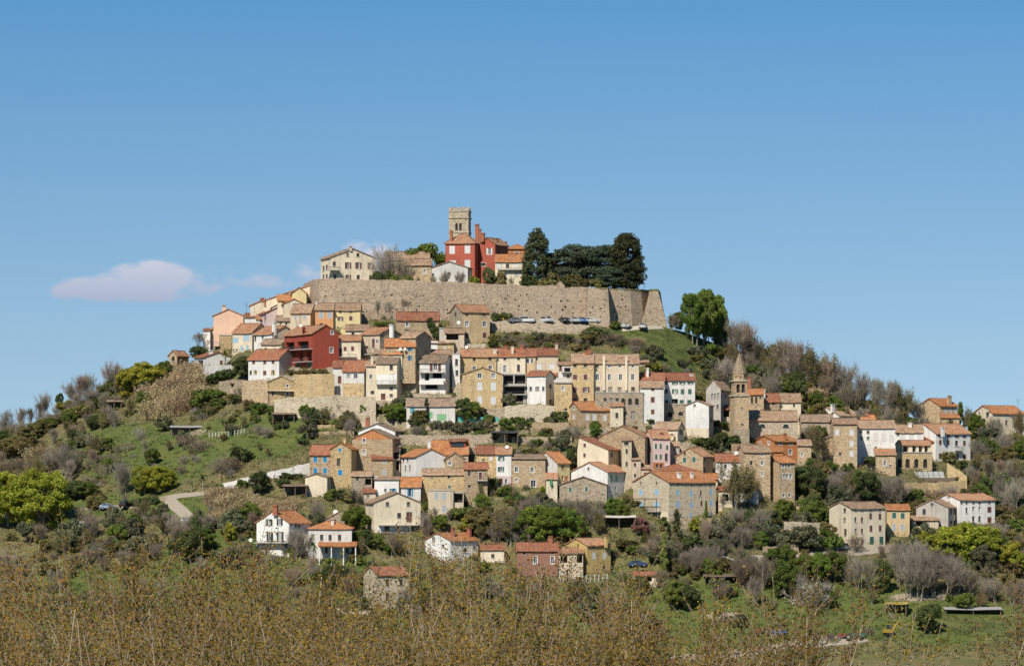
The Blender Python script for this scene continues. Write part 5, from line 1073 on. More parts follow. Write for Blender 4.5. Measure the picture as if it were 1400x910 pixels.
def trailer(u, v, yaw, cn, col, label, load):
    r = empty('farm_trailer', Gd(u, v), R(yaw)); tag(r, label, 'trailer'); m = paint('trailer_' + cn, col, .5)
    b = MB(); b.box(-1.7, 1.7, -.85, .85, .7, .8)
    for q in ((-1.7, 1.7, -.85, -.78), (-1.7, 1.7, .78, .85), (-1.7, -1.63, -.77, .77), (1.63, 1.7, -.77, .77)): b.box(q[0], q[1], q[2], q[3], .801, 1.35)
    b.build('bed', m, r); b = MB(); b.tube((1.7, 0, .7), (2.9, 0, .55), .06, .06); b.build('drawbar', IRON, r)
    w_ = big_wheel(.4, .25)
    for x in (-.7, .6):
        for y in (-.75, .75): o = link('wheel', w_, r); o.location = (x, y, .4)
    if load:
        b = MB(); rr = random.Random(4)
        for _ in range(40): x, y, z = rr.uniform(-1.5, 1.4), rr.uniform(-.65, .65), rr.uniform(1.1, 1.7); b.tube((x, y, z), (x + rr.uniform(-.2, .7), y + rr.uniform(-.3, .3), z + rr.uniform(-.1, .1)), .08, .08, 6)
        b.build('log_load', paint('cut_logs', (.38, .24, .14), .4), r)
tractor(1043, 867, 175, 'small red tractor beside the blue trailer of logs'); trailer(1064, 869, 180, 'blue', (.06, .10, .24), 'blue farm trailer loaded with cut logs', True)
tractor(1155, 874, 178, 'red tractor coupled to a green trailer'); trailer(1172, 873, 180, 'green', (.03, .12, .07), 'empty dark green farm trailer behind a red tractor', False)
def excavator(u, v):
    r = empty('excavator', Gd(u, v), R(20)); tag(r, 'yellow excavator with a raised folded arm in the meadow', 'excavator'); ym = paint('digger_yellow', (.42, .26, .03), .4)
    for y in (-.7, .7):
        b = MB(); b.prism([(-1.2, y - .2), (1.2, y - .2), (1.2, y + .2), (-1.2, y + .2)], .06, .6); b.build('track', TYRE, r)
    b = MB(); b.prism([(-1.3, -.8), (.6, -.8), (.6, .8), (-1.3, .8)], .65, 1.35); b.build('body', ym, r)
    b = MB(); b.prism([(-.3, -.1), (.8, -.1), (.8, .75), (-.3, .75)], 1.352, 2.4, 0, [(-.25, -.05), (.6, -.05), (.6, .7), (-.25, .7)]); b.build('cab', GLASS, r)
    b = MB(); b.box(-.32, .68, -.12, .77, 2.402, 2.5); b.build('cab_roof', ym, r)
    b = MB(); b.tube((.6, -.4, 1.2), (1.9, -.4, 3.1), .2, .16, 6); b.build('boom', ym, r); b = MB(); b.tube((1.9, -.4, 3.1), (2.9, -.4, 1.6), .15, .12, 6); b.build('stick', ym, r)
    b = MB(); b.prism([(2.6, -.8), (3.2, -.8), (3.2, 0), (2.6, 0)], .9, 1.6, 0, [(2.75, -.75), (3.0, -.75), (3.0, -.05), (2.75, -.05)]); b.build('bucket', IRON, r)
excavator(1216, 868)
# ------------------------------------------------------------------ sheds, pergolas, dishes, aerials
def shed(u, v, w, d, h, mat, roofm, label, name='garden_shed', yaw=0, open_=True):
    r = empty(name, Gd(u, v), R(yaw)); tag(r, label, 'shed'); 
    for x in (-w / 2, 0, w / 2):
        for y in (-d / 2, d / 2): b = MB(); b.box(x - .08, x + .08, y - .08, y + .08, -1, h + (.3 if y > 0 else 0)); b.build('post', WOOD, r)
    b = MB(); b.box(-w / 2 - .02, w / 2 + .02, d / 2 + .081, d / 2 + .14, -1, h + .2); b.box(w / 2 + .081, w / 2 + .14, -d / 2, d / 2, -1, h); b.build('boarding', WOOD, r)
    b = MB(); roof_slab(b, [(-w / 2 - .4, -d / 2 - .4, h), (w / 2 + .4, -d / 2 - .4, h), (w / 2 + .4, d / 2 + .3, h + .45), (-w / 2 - .4, d / 2 + .3, h + .45)], .06, 4, .05, rnd); b.build('roof', [roofm, WOOD], r)
shed(1226, 838, 4.5, 3, 2.0, WOOD, paint('yellow_sheet', (.38, .29, .07), .4), 'little wooden shed with a yellow sheet roof in the meadow', yaw=-15)
shed(985, 795, 7, 3, 1.3, WOOD, WOOD, 'long low grey wooden shed among the bare shrubs')
shed(846, 720, 7, 4, 2.2, WOOD, paint('pale_canvas', (.55, .50, .42), .1), 'shelter with a pale canvas roof beside the large pale stone house', name='canvas_shelter')
shed(404, 677, 5, 3, 2.0, WOOD, MATS['brwn'], 'open carport with a brown roof beside the cream garage', name='carport')
shed(388, 578, 5, 3, 2.0, WOOD, MATS['brwn'], 'ramshackle hut on the slope above the vegetable terraces')
shed(690, 607, 6, 3, 2.4, WOOD, IRON, 'dark green garden shelter above the white house with green shutters', name='garden_shelter')
shed(157, 560, 3.5, 3, 2.0, WOOD, MATS['brwn'], 'small hut with a tiled roof on the left hillside')
shed(260, 588, 9, 2, .9, WOOD, paint('grey_sheet', (.33, .31, .29), .3), 'long row of low hutches on the left hillside', name='hutch_row')
shed(1330, 838, 12, 2, .9, WOOD, paint('grey_sheet', (.33, .31, .29), .3), 'long ruined greenhouse frame behind the vineyard', name='greenhouse_frame')
shed(390, 541.5, 8, 2.5, 2.2, WOOD, MATS['crm'], 'cream-roofed lean-to under the ochre retaining wall', name='lean_to')
shed(114, 727, 4, 3, 2.2, WOOD, paint('grey_sheet', (.33, .31, .29), .3), 'small grey-roofed shelter below the farm track', name='small_shelter')
DISHM = None
def dish(fr, x, y, Y, dia, label):
    global DISHM
    ox, oy, s = FR[fr]; p = P(ox + x / s, oy + y / s, Y)
    if DISHM is None:
        b = MB(); n = 14
        for k in range(n):
            a0, a1 = 2 * math.pi * k / n, 2 * math.pi * (k + 1) / n
            b.face([(0, 0, 0), (.5 * math.cos(a0), -.12, .5 * math.sin(a0)), (.5 * math.cos(a1), -.12, .5 * math.sin(a1))])
        b.tube((0, 0, 0), (0, -.45, -.1), .02, .02, 4); b.tube((0, .02, 0), (0, .25, -.9), .03, .03, 5); DISHM = b.mesh('satellite_dish', WHITEP)
    o = link('satellite_dish', DISHM); o.location = p; o.scale = (dia * .72,) * 3; o.rotation_euler = (R(-18), 0, R(rnd.uniform(-35, 10))); tag(o, label, 'satellite dish')
def hy(lbl): return find(lbl)['Y']
dish('A', 870, 341, hy('tall red house') + 3, 1.1, 'white satellite dish on the roof of the tall red house')
dish('D', 990, 195, hy('low house with a deep shaded porch') + 2, 1.3, 'large white satellite dish beside the tall ochre house')
dish('D', 611, 370, hy('bright blue shutters and satellite') - .7, 1.2, 'larger satellite dish on the blue-shuttered stone house')
dish('D', 640, 368, hy('bright blue shutters and satellite') - .7, .9, 'smaller grey satellite dish on the blue-shuttered stone house')
dish('I', 446, 243, hy('pinkish ground floor') + 2.5, 1.2, 'satellite dish on the roof of the white house with the pinkish ground floor')
dish('L', 668, 268, hy('half hidden behind the budding tree') + 2, 1.2, 'satellite dish on the roof beside the budding tree')
dish('D', 1042, 356, hy('long ochre house with four') + 3, 1.1, 'satellite dish above the long ochre house')
dish('J', 97, 338, hy('black shutters and a brick') - 5, 1.2, 'satellite dish beside the white house with black shutters')
dish('J', 602, 172, hy('tiny stone ruin') + 2, 1.6, 'satellite dish on the tiny stone ruin')
def aerial(fr, x, y0, y1, Y, label):
    ox, oy, s = FR[fr]; a, c = P(ox + x / s, oy + y1 / s, Y), P(ox + x / s, oy + y0 / s, Y); b = MB(); h_ = c.z - a.z
    b.tube((0, 0, -.5), (0, 0, h_), .04, .03, 5)
    for k in range(4): b.tube((-.5 + .05 * k, 0, h_ - .1 - .22 * k), (.5 - .05 * k, 0, h_ - .1 - .22 * k), .02, .02, 4)
    o = b.build('tv_aerial', IRON); o.location = a; tag(o, label, 'aerial')
aerial('A', 532, 200, 265, hy('tiny white house'), 'tall television aerial above the tiny white house')
aerial('G', 1182, 95, 140, hy('standing alone at the village edge') + 4, 'television aerial on the cream house at the village edge')
aerial('B', 511, 305, 370, hy('low pediment') + 6, 'aerial behind the cream palazzo')
def pole(u, v, hpx, label):
    p = Gd(u, v); b = MB(); h_ = hpx * gY(u, v) / F; b.tube((0, 0, -.5), (0, 0, h_), .12, .08, 6); b.box(-.5, .5, -.05, .05, h_ - .5, h_ - .4); o = b.build('utility_pole', WOOD); o.location = p; tag(o, label, 'pole')
pole(307, 585, 14, 'short wooden pole on the green slope'); pole(1385, 640, 40, 'utility pole among the scrub at the village edge'); pole(1000, 640, 24, 'thin pole beside the ivy below the church')
b = MB(); p = Gd(686, 437); b.box(-.6, .6, -.5, .5, 0, 1.4); b.box(-.65, .65, -.55, .55, 1.401, 1.55); o = b.build('waste_bin', flat('bin_yellow', (.55, .40, .03), .5)); o.location = p; tag(o, 'yellow waste bin beside the clipped hedge in the car park', 'bin')
b = MB(); p = Gd(743, 668); b.tube((0, 0, 0), (0, 0, 2.0), .04, .04); b.prism([(.35 * math.cos(R(60 * k)), .35 * math.sin(R(60 * k))) for k in range(6)], 1.2, 2.6, 0, [(.08 * math.cos(R(60 * k)), .08 * math.sin(R(60 * k))) for k in range(6)]); o = b.build('closed_parasol', flat('parasol_green', (.04, .25, .08), .7)); o.location = P(754, 664, hy('pale yellow house with ochre') - 4) - Vector((0, 0, 1)); tag(o, 'closed green parasol in front of the pale yellow house', 'parasol')
# turquoise screens on the long terrace
TURQ = paint('turquoise_net', (.10, .42, .36), .2)
def screen(u0, u1, v0, v1, label):
    Y = gY((u0 + u1) / 2, v1); a, c = P(u0, v1, Y), P(u1, v0, Y); b = MB(); n = 12
    for k in range(n): x0_, x1_ = k * (c.x - a.x) / n, (k + 1) * (c.x - a.x) / n; y0_, y1_ = .12 * math.sin(k * 1.7), .12 * math.sin((k + 1) * 1.7); b.face([(x0_, y0_, 0), (x1_, y1_, 0), (x1_, y1_, c.z - a.z), (x0_, y0_, c.z - a.z)]); b.face([(x1_, y1_ + .03, 0), (x0_, y0_ + .03, 0), (x0_, y0_ + .03, c.z - a.z), (x1_, y1_ + .03, c.z - a.z)])
    o = b.build('windbreak_screen', TURQ); o.location = a; tag(o, label, 'screen')
screen(587, 619, 566, 575, 'turquoise windbreak net below the terrace shelter'); screen(626, 652, 569, 576, 'turquoise net beside the ochre gabled house'); screen(657, 682, 570, 576, 'shorter turquoise net below the ochre gabled house')

def fence(pts, n, hm, label, mat=None):
    mat = mat or WOOD; o0 = Gd(*pts[0]); r = empty('post_fence', o0); tag(r, label, 'fence'); b = MB(); b.box(-.05, .05, -.05, .05, -.4, hm); me = b.mesh('post', mat); prev = None; ws_ = {.4: MB(), .9: MB()}
    for i in range(n):
        f = i / (n - 1) * (len(pts) - 1); k = min(len(pts) - 2, int(f)); t = f - k; p = Gd(pts[k][0] + (pts[k+1][0] - pts[k][0]) * t, pts[k][1] + (pts[k+1][1] - pts[k][1]) * t) - o0
        o = link('post', me, r); o.location = p
        if prev is not None:
            for z in (.4, .9): ws_[z].tube(prev + Vector((0, 0, z * hm)), p + Vector((0, 0, z * hm)), .02, .02, 4)
        prev = p
    for q in ws_.values(): q.build('rail', mat, r)
fence([(762, 798), (790, 797), (830, 792)], 15, 1.6, 'white post fence below the yellow ochre house', WHITEP)
fence([(1290, 848), (1340, 852), (1395, 858)], 22, 1.3, 'upper row of vineyard posts in the meadow'); fence([(1285, 858), (1340, 863), (1395, 869)], 22, 1.3, 'lower row of vineyard posts in the meadow')
fence([(286, 597), (310, 595), (334, 592)], 12, 1.2, 'row of pale stakes on the green slope', WHITEP); fence([(318, 718), (345, 716), (372, 714)], 12, 1.5, 'wire fence beside the white house with black shutters')
fence([(440, 603), (470, 599), (490, 597)], 10, 1.1, 'stake row in the vegetable terraces'); fence([(1120, 795), (1160, 800), (1200, 806)], 12, 1.1, 'stake fence across the lower meadow')
# ------------------------------------------------------------------ vegetation
nrg = np.random.default_rng(11)
def quads_mesh(name, centers, size, mat, normals=None, aspect=1.0, jitter=.35):
    n = len(centers); c = np.asarray(centers, float)
    nr = nrg.normal(size=(n, 3))
    if normals is not None: nr = nr * .75 + np.asarray(normals)
    nr /= np.linalg.norm(nr, axis=1)[:, None] + 1e-9
    t = np.cross(nr, nrg.normal(size=(n, 3))); t /= np.linalg.norm(t, axis=1)[:, None] + 1e-9; bt = np.cross(nr, t)
    s = (np.asarray(size) if np.ndim(size) else np.full(n, size)) * (1 + nrg.uniform(-jitter, jitter, n)); s = s[:, None] / 2
    v = np.stack([c - t * s - bt * s * aspect * .4, c + t * s * .3 - bt * s * aspect, c + t * s + bt * s * aspect * .4, c - t * s * .3 + bt * s * aspect], 1).reshape(-1, 3)
    return raw_mesh(name, v, np.arange(4 * n).reshape(n, 4), mat)
def raw_mesh(name, v, f, mat):
    me = bpy.data.meshes.new(name); n = len(f); k = f.shape[1]
    me.vertices.add(len(v)); me.vertices.foreach_set('co', np.ascontiguousarray(v, dtype=np.float32).ravel())
    me.loops.add(n * k); me.loops.foreach_set('vertex_index', np.ascontiguousarray(f, dtype=np.int32).ravel())
    me.polygons.add(n); me.polygons.foreach_set('loop_start', np.arange(0, n * k, k, dtype=np.int32)); me.polygons.foreach_set('loop_total', np.full(n, k, dtype=np.int32))
    me.update(calc_edges=True); me.validate()
    if mat: me.materials.append(mat)
    return me
def seg_mesh(name, segs, mat, sides=3):
    """segs: array (n,8) p0 p1 r0 r1"""
    s = np.asarray(segs, float); n = len(s); p0, p1, r0, r1 = s[:, :3], s[:, 3:6], s[:, 6], s[:, 7]
    d = p1 - p0; d /= np.linalg.norm(d, axis=1)[:, None] + 1e-9
    a = np.cross(d, np.where(np.abs(d[:, 2:3]) > .9, [[1., 0, 0]], [[0, 0, 1.]])); a /= np.linalg.norm(a, axis=1)[:, None] + 1e-9; b = np.cross(d, a)
    ring_ = []
    for p, r in ((p0, r0), (p1, r1)):
        for k in range(sides):
            t = 2 * math.pi * k / sides; ring_.append(p + (a * math.cos(t) + b * math.sin(t)) * r[:, None])
    v = np.stack(ring_, 1).reshape(-1, 3); base = (np.arange(n) * 2 * sides)[:, None]
    f = np.concatenate([base + np.array([[k, (k + 1) % sides, sides + (k + 1) % sides, sides + k]]) for k in range(sides)], 0)
    return raw_mesh(name, v, f, mat)
def vrot(d, ang, az):
    a = d.orthogonal().normalized(); c = d.cross(a); return (d * math.cos(ang) + (a * math.cos(az) + c * math.sin(az)) * math.sin(ang)).normalized()
def grow(rr, p, d, L_, r, lev, maxlev, segs, tips, up=.25, nch=(3, 5), ang=(.35, .8), ratio=(.55, .75), steps=3, wob=.16, lean=Vector((0, 0, 0)), fmin=.35):
    pts = [p]; dirs = [d]
    for k in range(steps):
        d = (d + Vector((rr.gauss(0, wob), rr.gauss(0, wob), rr.gauss(0, wob) + up * .3)) + lean).normalized(); q = p + d * (L_ / steps)
        ra, rb = r * (1 - .55 * k / steps), r * (1 - .55 * (k + 1) / steps); segs.append((*p, *q, ra, rb, lev)); p = q; pts.append(p); dirs.append(d)
    if lev >= maxlev: tips.append((p, d)); tips.append((pts[-2], d)); return
    for c in range(rr.randint(*nch)):
        f = rr.uniform(fmin, 1.0) if c else 1.0; i = min(steps - 1, int(f * steps)); t = f * steps - i; q = pts[i].lerp(pts[i + 1], min(1, t))
        nd_ = vrot(dirs[min(i + 1, steps)], rr.uniform(*ang) * (.4 if c == 0 else 1), rr.uniform(0, 6.28)); nd_ = (nd_ + Vector((0, 0, up * .5))).normalized()
        grow(rr, q, nd_, L_ * rr.uniform(*ratio), max(.006, r * rr.uniform(.42, .6)), lev + 1, maxlev, segs, tips, up, nch, ang, ratio, steps, wob, lean, fmin)
# colours
leaf('lf_yg', (0.188, 0.203, 0.027), (0.375, 0.352, 0.045)); leaf('lf_lime', (0.20, 0.21, 0.02), (0.34, 0.33, 0.045)); leaf('lf_gr', (0.085, 0.122, 0.024), (0.19, 0.225, 0.048)); leaf('lf_dk', (0.06, 0.082, 0.026), (0.13, 0.152, 0.052))
leaf('lf_ol', (0.1, 0.106, 0.052), (0.2, 0.2, 0.112)); leaf('lf_ob', (0.125, 0.108, 0.036), (0.255, 0.21, 0.078)); leaf('lf_ce', (0.05, 0.075, 0.045), (0.125, 0.152, 0.088), .35); leaf('lf_br', (0.083, 0.128, 0.024), (0.195, 0.247, 0.042))
leaf('lf_cy', (0.034, 0.044, 0.018), (0.085, 0.09, 0.038), .6, .1); leaf('lf_bl', (0.55, 0.52, 0.46), (0.35, 0.32, 0.24)); leaf('lf_am', (0.2, 0.112, 0.02), (0.36, 0.21, 0.038), .9, .35); leaf('lf_fg', (0.165, 0.132, 0.024), (0.3, 0.24, 0.045), .9, .35)
leaf('lf_re', (0.3, 0.22, 0.115), (0.5, 0.385, 0.22), .4, .1); leaf('lf_wine', (0.135, 0.053, 0.053), (0.225, 0.105, 0.083))
leaf('tw_br', (0.19, 0.155, 0.112), (0.31, 0.26, 0.195), .3, 0); leaf('tw_gy', (0.21, 0.18, 0.135), (0.34, 0.295, 0.23), .3, 0); leaf('tw_rd', (0.2, 0.148, 0.1), (0.34, 0.265, 0.19), .3, 0); leaf('tw_limb', (0.22, 0.165, 0.095), (0.42, 0.34, 0.225), 1.5, 0); leaf('lf_herb', (0.05, 0.08, 0.014), (0.115, 0.14, 0.028), .6); leaf('tw_ug', (0.085, 0.07, 0.04), (0.15, 0.125, 0.075), .4, 0); leaf('tw_fg', (0.10, 0.072, 0.035), (0.19, 0.14, 0.075), .9, 0); leaf('tw_pale', (0.34, 0.27, 0.165), (0.62, 0.53, 0.39), 1.2, 0)
BARK = MATS['tw_br']; GBARK = MATS['tw_gy']; PALEB = MATS['tw_pale']
def lobes_points(rr, lobes, n, shell=.5):
    w_ = np.array([l[3] ** 2 for l in lobes]); idx = nrg.choice(len(lobes), n, p=w_ / w_.sum()); L_ = np.array(lobes)[idx]
    d = nrg.normal(size=(n, 3)); d /= np.linalg.norm(d, axis=1)[:, None]; r = L_[:, 3] * (shell + (1 - shell) * nrg.uniform(0, 1, n) ** .5); sq = L_[:, 4] if L_.shape[1] > 4 else np.ones(n)
    pts = L_[:, :3] + d * r[:, None] * np.stack([np.ones(n), np.ones(n), sq], 1); return pts, d
def crown_lobes(rr, Hh, Wd, z0, nl, small):
    """sub-clumps spread over an uneven ellipsoid"""
    out = []
    for k in range(nl):
        t = rr.uniform(0, 6.28); ph = math.acos(rr.uniform(-.95, 1)); q = rr.uniform(.55, .95)
        x = math.sin(ph) * math.cos(t) * Wd / 2 * q; y = math.sin(ph) * math.sin(t) * Wd / 2 * q; z = z0 + (Hh - z0) * (.48 + .5 * math.cos(ph) * q)
        out.append((x, y, z, rr.uniform(.6, 1.25) * small, rr.uniform(.65, .95)))
    return out
VP = {}
def proto_leafy(key, Hh, Wd, z0, nl, small, nq, qs, trunk_r=.16, shell=.35):
    rr = random.Random(hash(key) % 1000 if False else sum(map(ord, key))); segs = []; tips = []
    lb = crown_lobes(rr, Hh, Wd, z0, nl, small)
    base = Vector((0, 0, -.6)); top = Vector((rr.uniform(-.2, .2), rr.uniform(-.2, .2), z0 + (Hh - z0) * .35)); segs.append((*base, *top, trunk_r, trunk_r * .6))
    for l in lb:
        f = rr.uniform(.45, 1); a = base.lerp(top, f); segs.append((*a, l[0], l[1], l[2], trunk_r * .35, .02))
    pts, nn = lobes_points(rr, lb, nq, shell)
    VP[key] = (seg_mesh('trunk_' + key, segs, BARK, 5), quads_mesh('crown_' + key, pts, qs, MATS['lf_gr'], nn * .6))
for i in range(3): proto_leafy('broad%d' % i, 8.0, 7.0, .7, 56, .92, 12500, .26, .16, .25)
for i in range(2): proto_leafy('lime%d' % i, 9.0, 8.4, .8, 95, .85, 24000, .21, .18, .3)
proto_leafy('high', 9.0, 6.4, 1.9, 60, .95, 13000, .26, .2, .25)
for i in range(2): proto_leafy('round%d' % i, 4.2, 4.4, .3, 22, .75, 3200, .26, .11, .2)
for i in range(3): proto_leafy('bush%d' % i, 2.4, 3.0, -.1, 15, .55, 1500, .24, .05, .2)
def proto_bare(key, Hh, lev, nch, tr, spread, buds=0, budm='lf_ob', stems=3):
    rr = random.Random(sum(map(ord, key)) * 3); segs = []; tips = []
    for k in range(stems):
        d = Vector((rr.gauss(0, .26), rr.gauss(0, .26), 1)).normalized()
        grow(rr, Vector((rr.uniform(-.5, .5), rr.uniform(-.5, .5), -.3)), d, Hh * .27, tr, 0, lev, segs, tips, .30, nch, spread, (.64, .88), 3, .13, fmin=.08)
    s = np.array(segs); k = Hh / s[:, 5].max(); s[:, :6] *= k
    thick = s[s[:, 8] < 1][:, :8]; thin = s[s[:, 8] >= 1][:, :8]; thin[:, 6:] = np.maximum(thin[:, 6:], .019)
    VP[key] = (seg_mesh('trunk_' + key, thick, GBARK, 6), seg_mesh('crown_' + key, thin, MATS['tw_br'], 3))
    if buds:
        tp = np.array([[*t[0]] for t in tips]) * k; tp = tp[nrg.integers(0, len(tp), buds)] + nrg.normal(size=(buds, 3)) * .25
        VP[key] += (quads_mesh('buds_' + key, tp, .2, MATS[budm]),)
for i in range(4): proto_bare('bare%d' % i, 8.5, 5, (3, 4), .11, (.3, .8))
for i in range(2): proto_bare('bud%d' % i, 8.5, 5, (3, 3), .11, (.3, .8), 3600)
def proto_bareshrub(key):
    rr = random.Random(sum(map(ord, key)) * 5); segs = []; tips = []
    for k in range(9):
        d = Vector((rr.gauss(0, .45), rr.gauss(0, .45), 1)).normalized(); grow(rr, Vector((rr.uniform(-.5, .5), rr.uniform(-.5, .5), -.2)), d, 1.15, .035, 1, 4, segs, tips, .15, (3, 4), (.3, .9), (.6, .8), 2, .16)
    s = np.array(segs)[:, :8]; s[:, 6:] = np.maximum(s[:, 6:], .014); tp = np.array([[*t[0]] for t in tips]); tp = tp[nrg.integers(0, len(tp), 260)]
    VP[key] = (seg_mesh('twigs_' + key, s, MATS['tw_br'], 3), quads_mesh('buds_' + key, tp, .13, MATS['lf_ob']))
for i in range(3): proto_bareshrub('bshrub%d' % i)
def proto_reed(key):
    n = 420; x = nrg.normal(size=(n, 2)) * .75; h = nrg.uniform(1.6, 3.1, n); d = nrg.normal(size=(n, 2)) * .22; segs = np.zeros((n, 8)); segs[:, 0:2] = x; segs[:, 2] = -.2; segs[:, 3:5] = x + d * h[:, None]; segs[:, 5] = h; segs[:, 6] = .028; segs[:, 7] = .018
    m1 = seg_mesh('stems_' + key, segs, MATS['lf_re'], 3); tp = segs[:, 3:6]; tp = np.repeat(tp, 3, 0) + nrg.normal(size=(n * 3, 3)) * [.12, .12, .35] - [0, 0, .3]
    VP[key] = (m1, quads_mesh('plumes_' + key, tp, .26, MATS['lf_re'], aspect=.5))
for i in range(2): proto_reed('reed%d' % i)
def proto_conifer(key, Hh, Wd, taper, n, ragged, qs=.36):
    rr = random.Random(sum(map(ord, key)) * 2); lb = []
    for k in range(int(n)):
        f = rr.random() ** .8; z = .6 + f * (Hh - .8); prof_ = max(.08, (1 - f) ** taper) * min(1, .5 + f * 4); rad = Wd / 2 * prof_ * rr.uniform(.55, 1.0) ; t = rr.uniform(0, 6.28)
        lb.append((rad * math.cos(t), rad * math.sin(t), z + .1 * rr.random(), rr.uniform(.55, 1.1) * ragged, .8))
    pts, nn = lobes_points(rr, lb, int(n * 105), .45); pts[:, 2] = np.minimum(pts[:, 2], Hh + .3)
    VP[key] = (seg_mesh('trunk_' + key, [(0, 0, -1, 0, 0, Hh * .8, Wd * .04 + .08, .05)], BARK, 6), quads_mesh('crown_' + key, pts, qs, MATS['lf_cy'], nn + [0, 0, .4]))
proto_conifer('cypress', 7, 1.3, .45, 60, .32, .2); proto_conifer('bigcona', 15.5, 9.6, .46, 150, 1.15, .3); proto_conifer('bigconb', 13.2, 9.6, .32, 200, 1.15, .3); proto_conifer('fir', 7, 3, .9, 60, .5, .25)
def proto_cedar(key, Hh, Wd):
    rr = random.Random(41); lb = []; segs = [(0, 0, -1, 0, 0, Hh * .55, .5, .35)]
    for k in range(5): 
        t = k * 1.26 + rr.uniform(-.3, .3); q = Vector((math.cos(t) * Wd * .2, math.sin(t) * Wd * .12, Hh * rr.uniform(.7, .9))); segs.append((0, 0, Hh * rr.uniform(.2, .5), *q, .28, .1))
    for k in range(84):
        f = rr.randint(0, 6) / 6 + rr.uniform(-.07, .07); z = Hh * (.22 + .74 * f); rad = Wd / 2 * (1.0 - .45 * f ** 2) * math.sqrt(rr.uniform(.15, 1)); t = rr.uniform(0, 6.28); x, y = rad * math.cos(t), rad * .7 * math.sin(t)
        segs.append((0, 0, z - .9, x, y, z, .12, .03)); lb.append((x, y, z, rr.uniform(1.1, 2.4), .3))
    pts, nn = lobes_points(rr, lb, 17000, .15)
    VP[key] = (seg_mesh('trunk_' + key, segs, BARK, 6), quads_mesh('crown_' + key, pts, .33, MATS['lf_ce'], nn * .2 + [0, 0, .6]))
proto_cedar('cedar', 9.5, 15)
def proto_palm(key):
    segs = [(0, 0, -.5, 0, 0, 4.2, .22, .17)]; q = []; rr = random.Random(2); v = []; f = []
    for k in range(26):
        t = rr.uniform(0, 6.28); el = rr.uniform(-.5, 1.2); p = Vector((0, 0, 4.2)); d = Vector((math.cos(t) * math.cos(el), math.sin(t) * math.cos(el), math.sin(el))); side = Vector((-math.sin(t), math.cos(t), 0))
        for j in range(4):
            nx = p + d * .5; wv = .26 * (1 - j / 4.5); w2 = .26 * (1 - (j + 1) / 4.5); b0 = len(v); v += [p - side * wv, p + side * wv, nx + side * w2, nx - side * w2]; f.append((b0, b0 + 1, b0 + 2, b0 + 3)); p = nx; d = (d + Vector((0, 0, -.28))).normalized()
    VP[key] = (seg_mesh('trunk_' + key, segs, BARK, 7), raw_mesh('fronds_' + key, np.array([tuple(x) for x in v]), np.array(f), MATS['lf_gr']))
proto_palm('palm')
def set_mat(o, m):
    o.material_slots[0].link = 'OBJECT'; o.material_slots[0].material = m
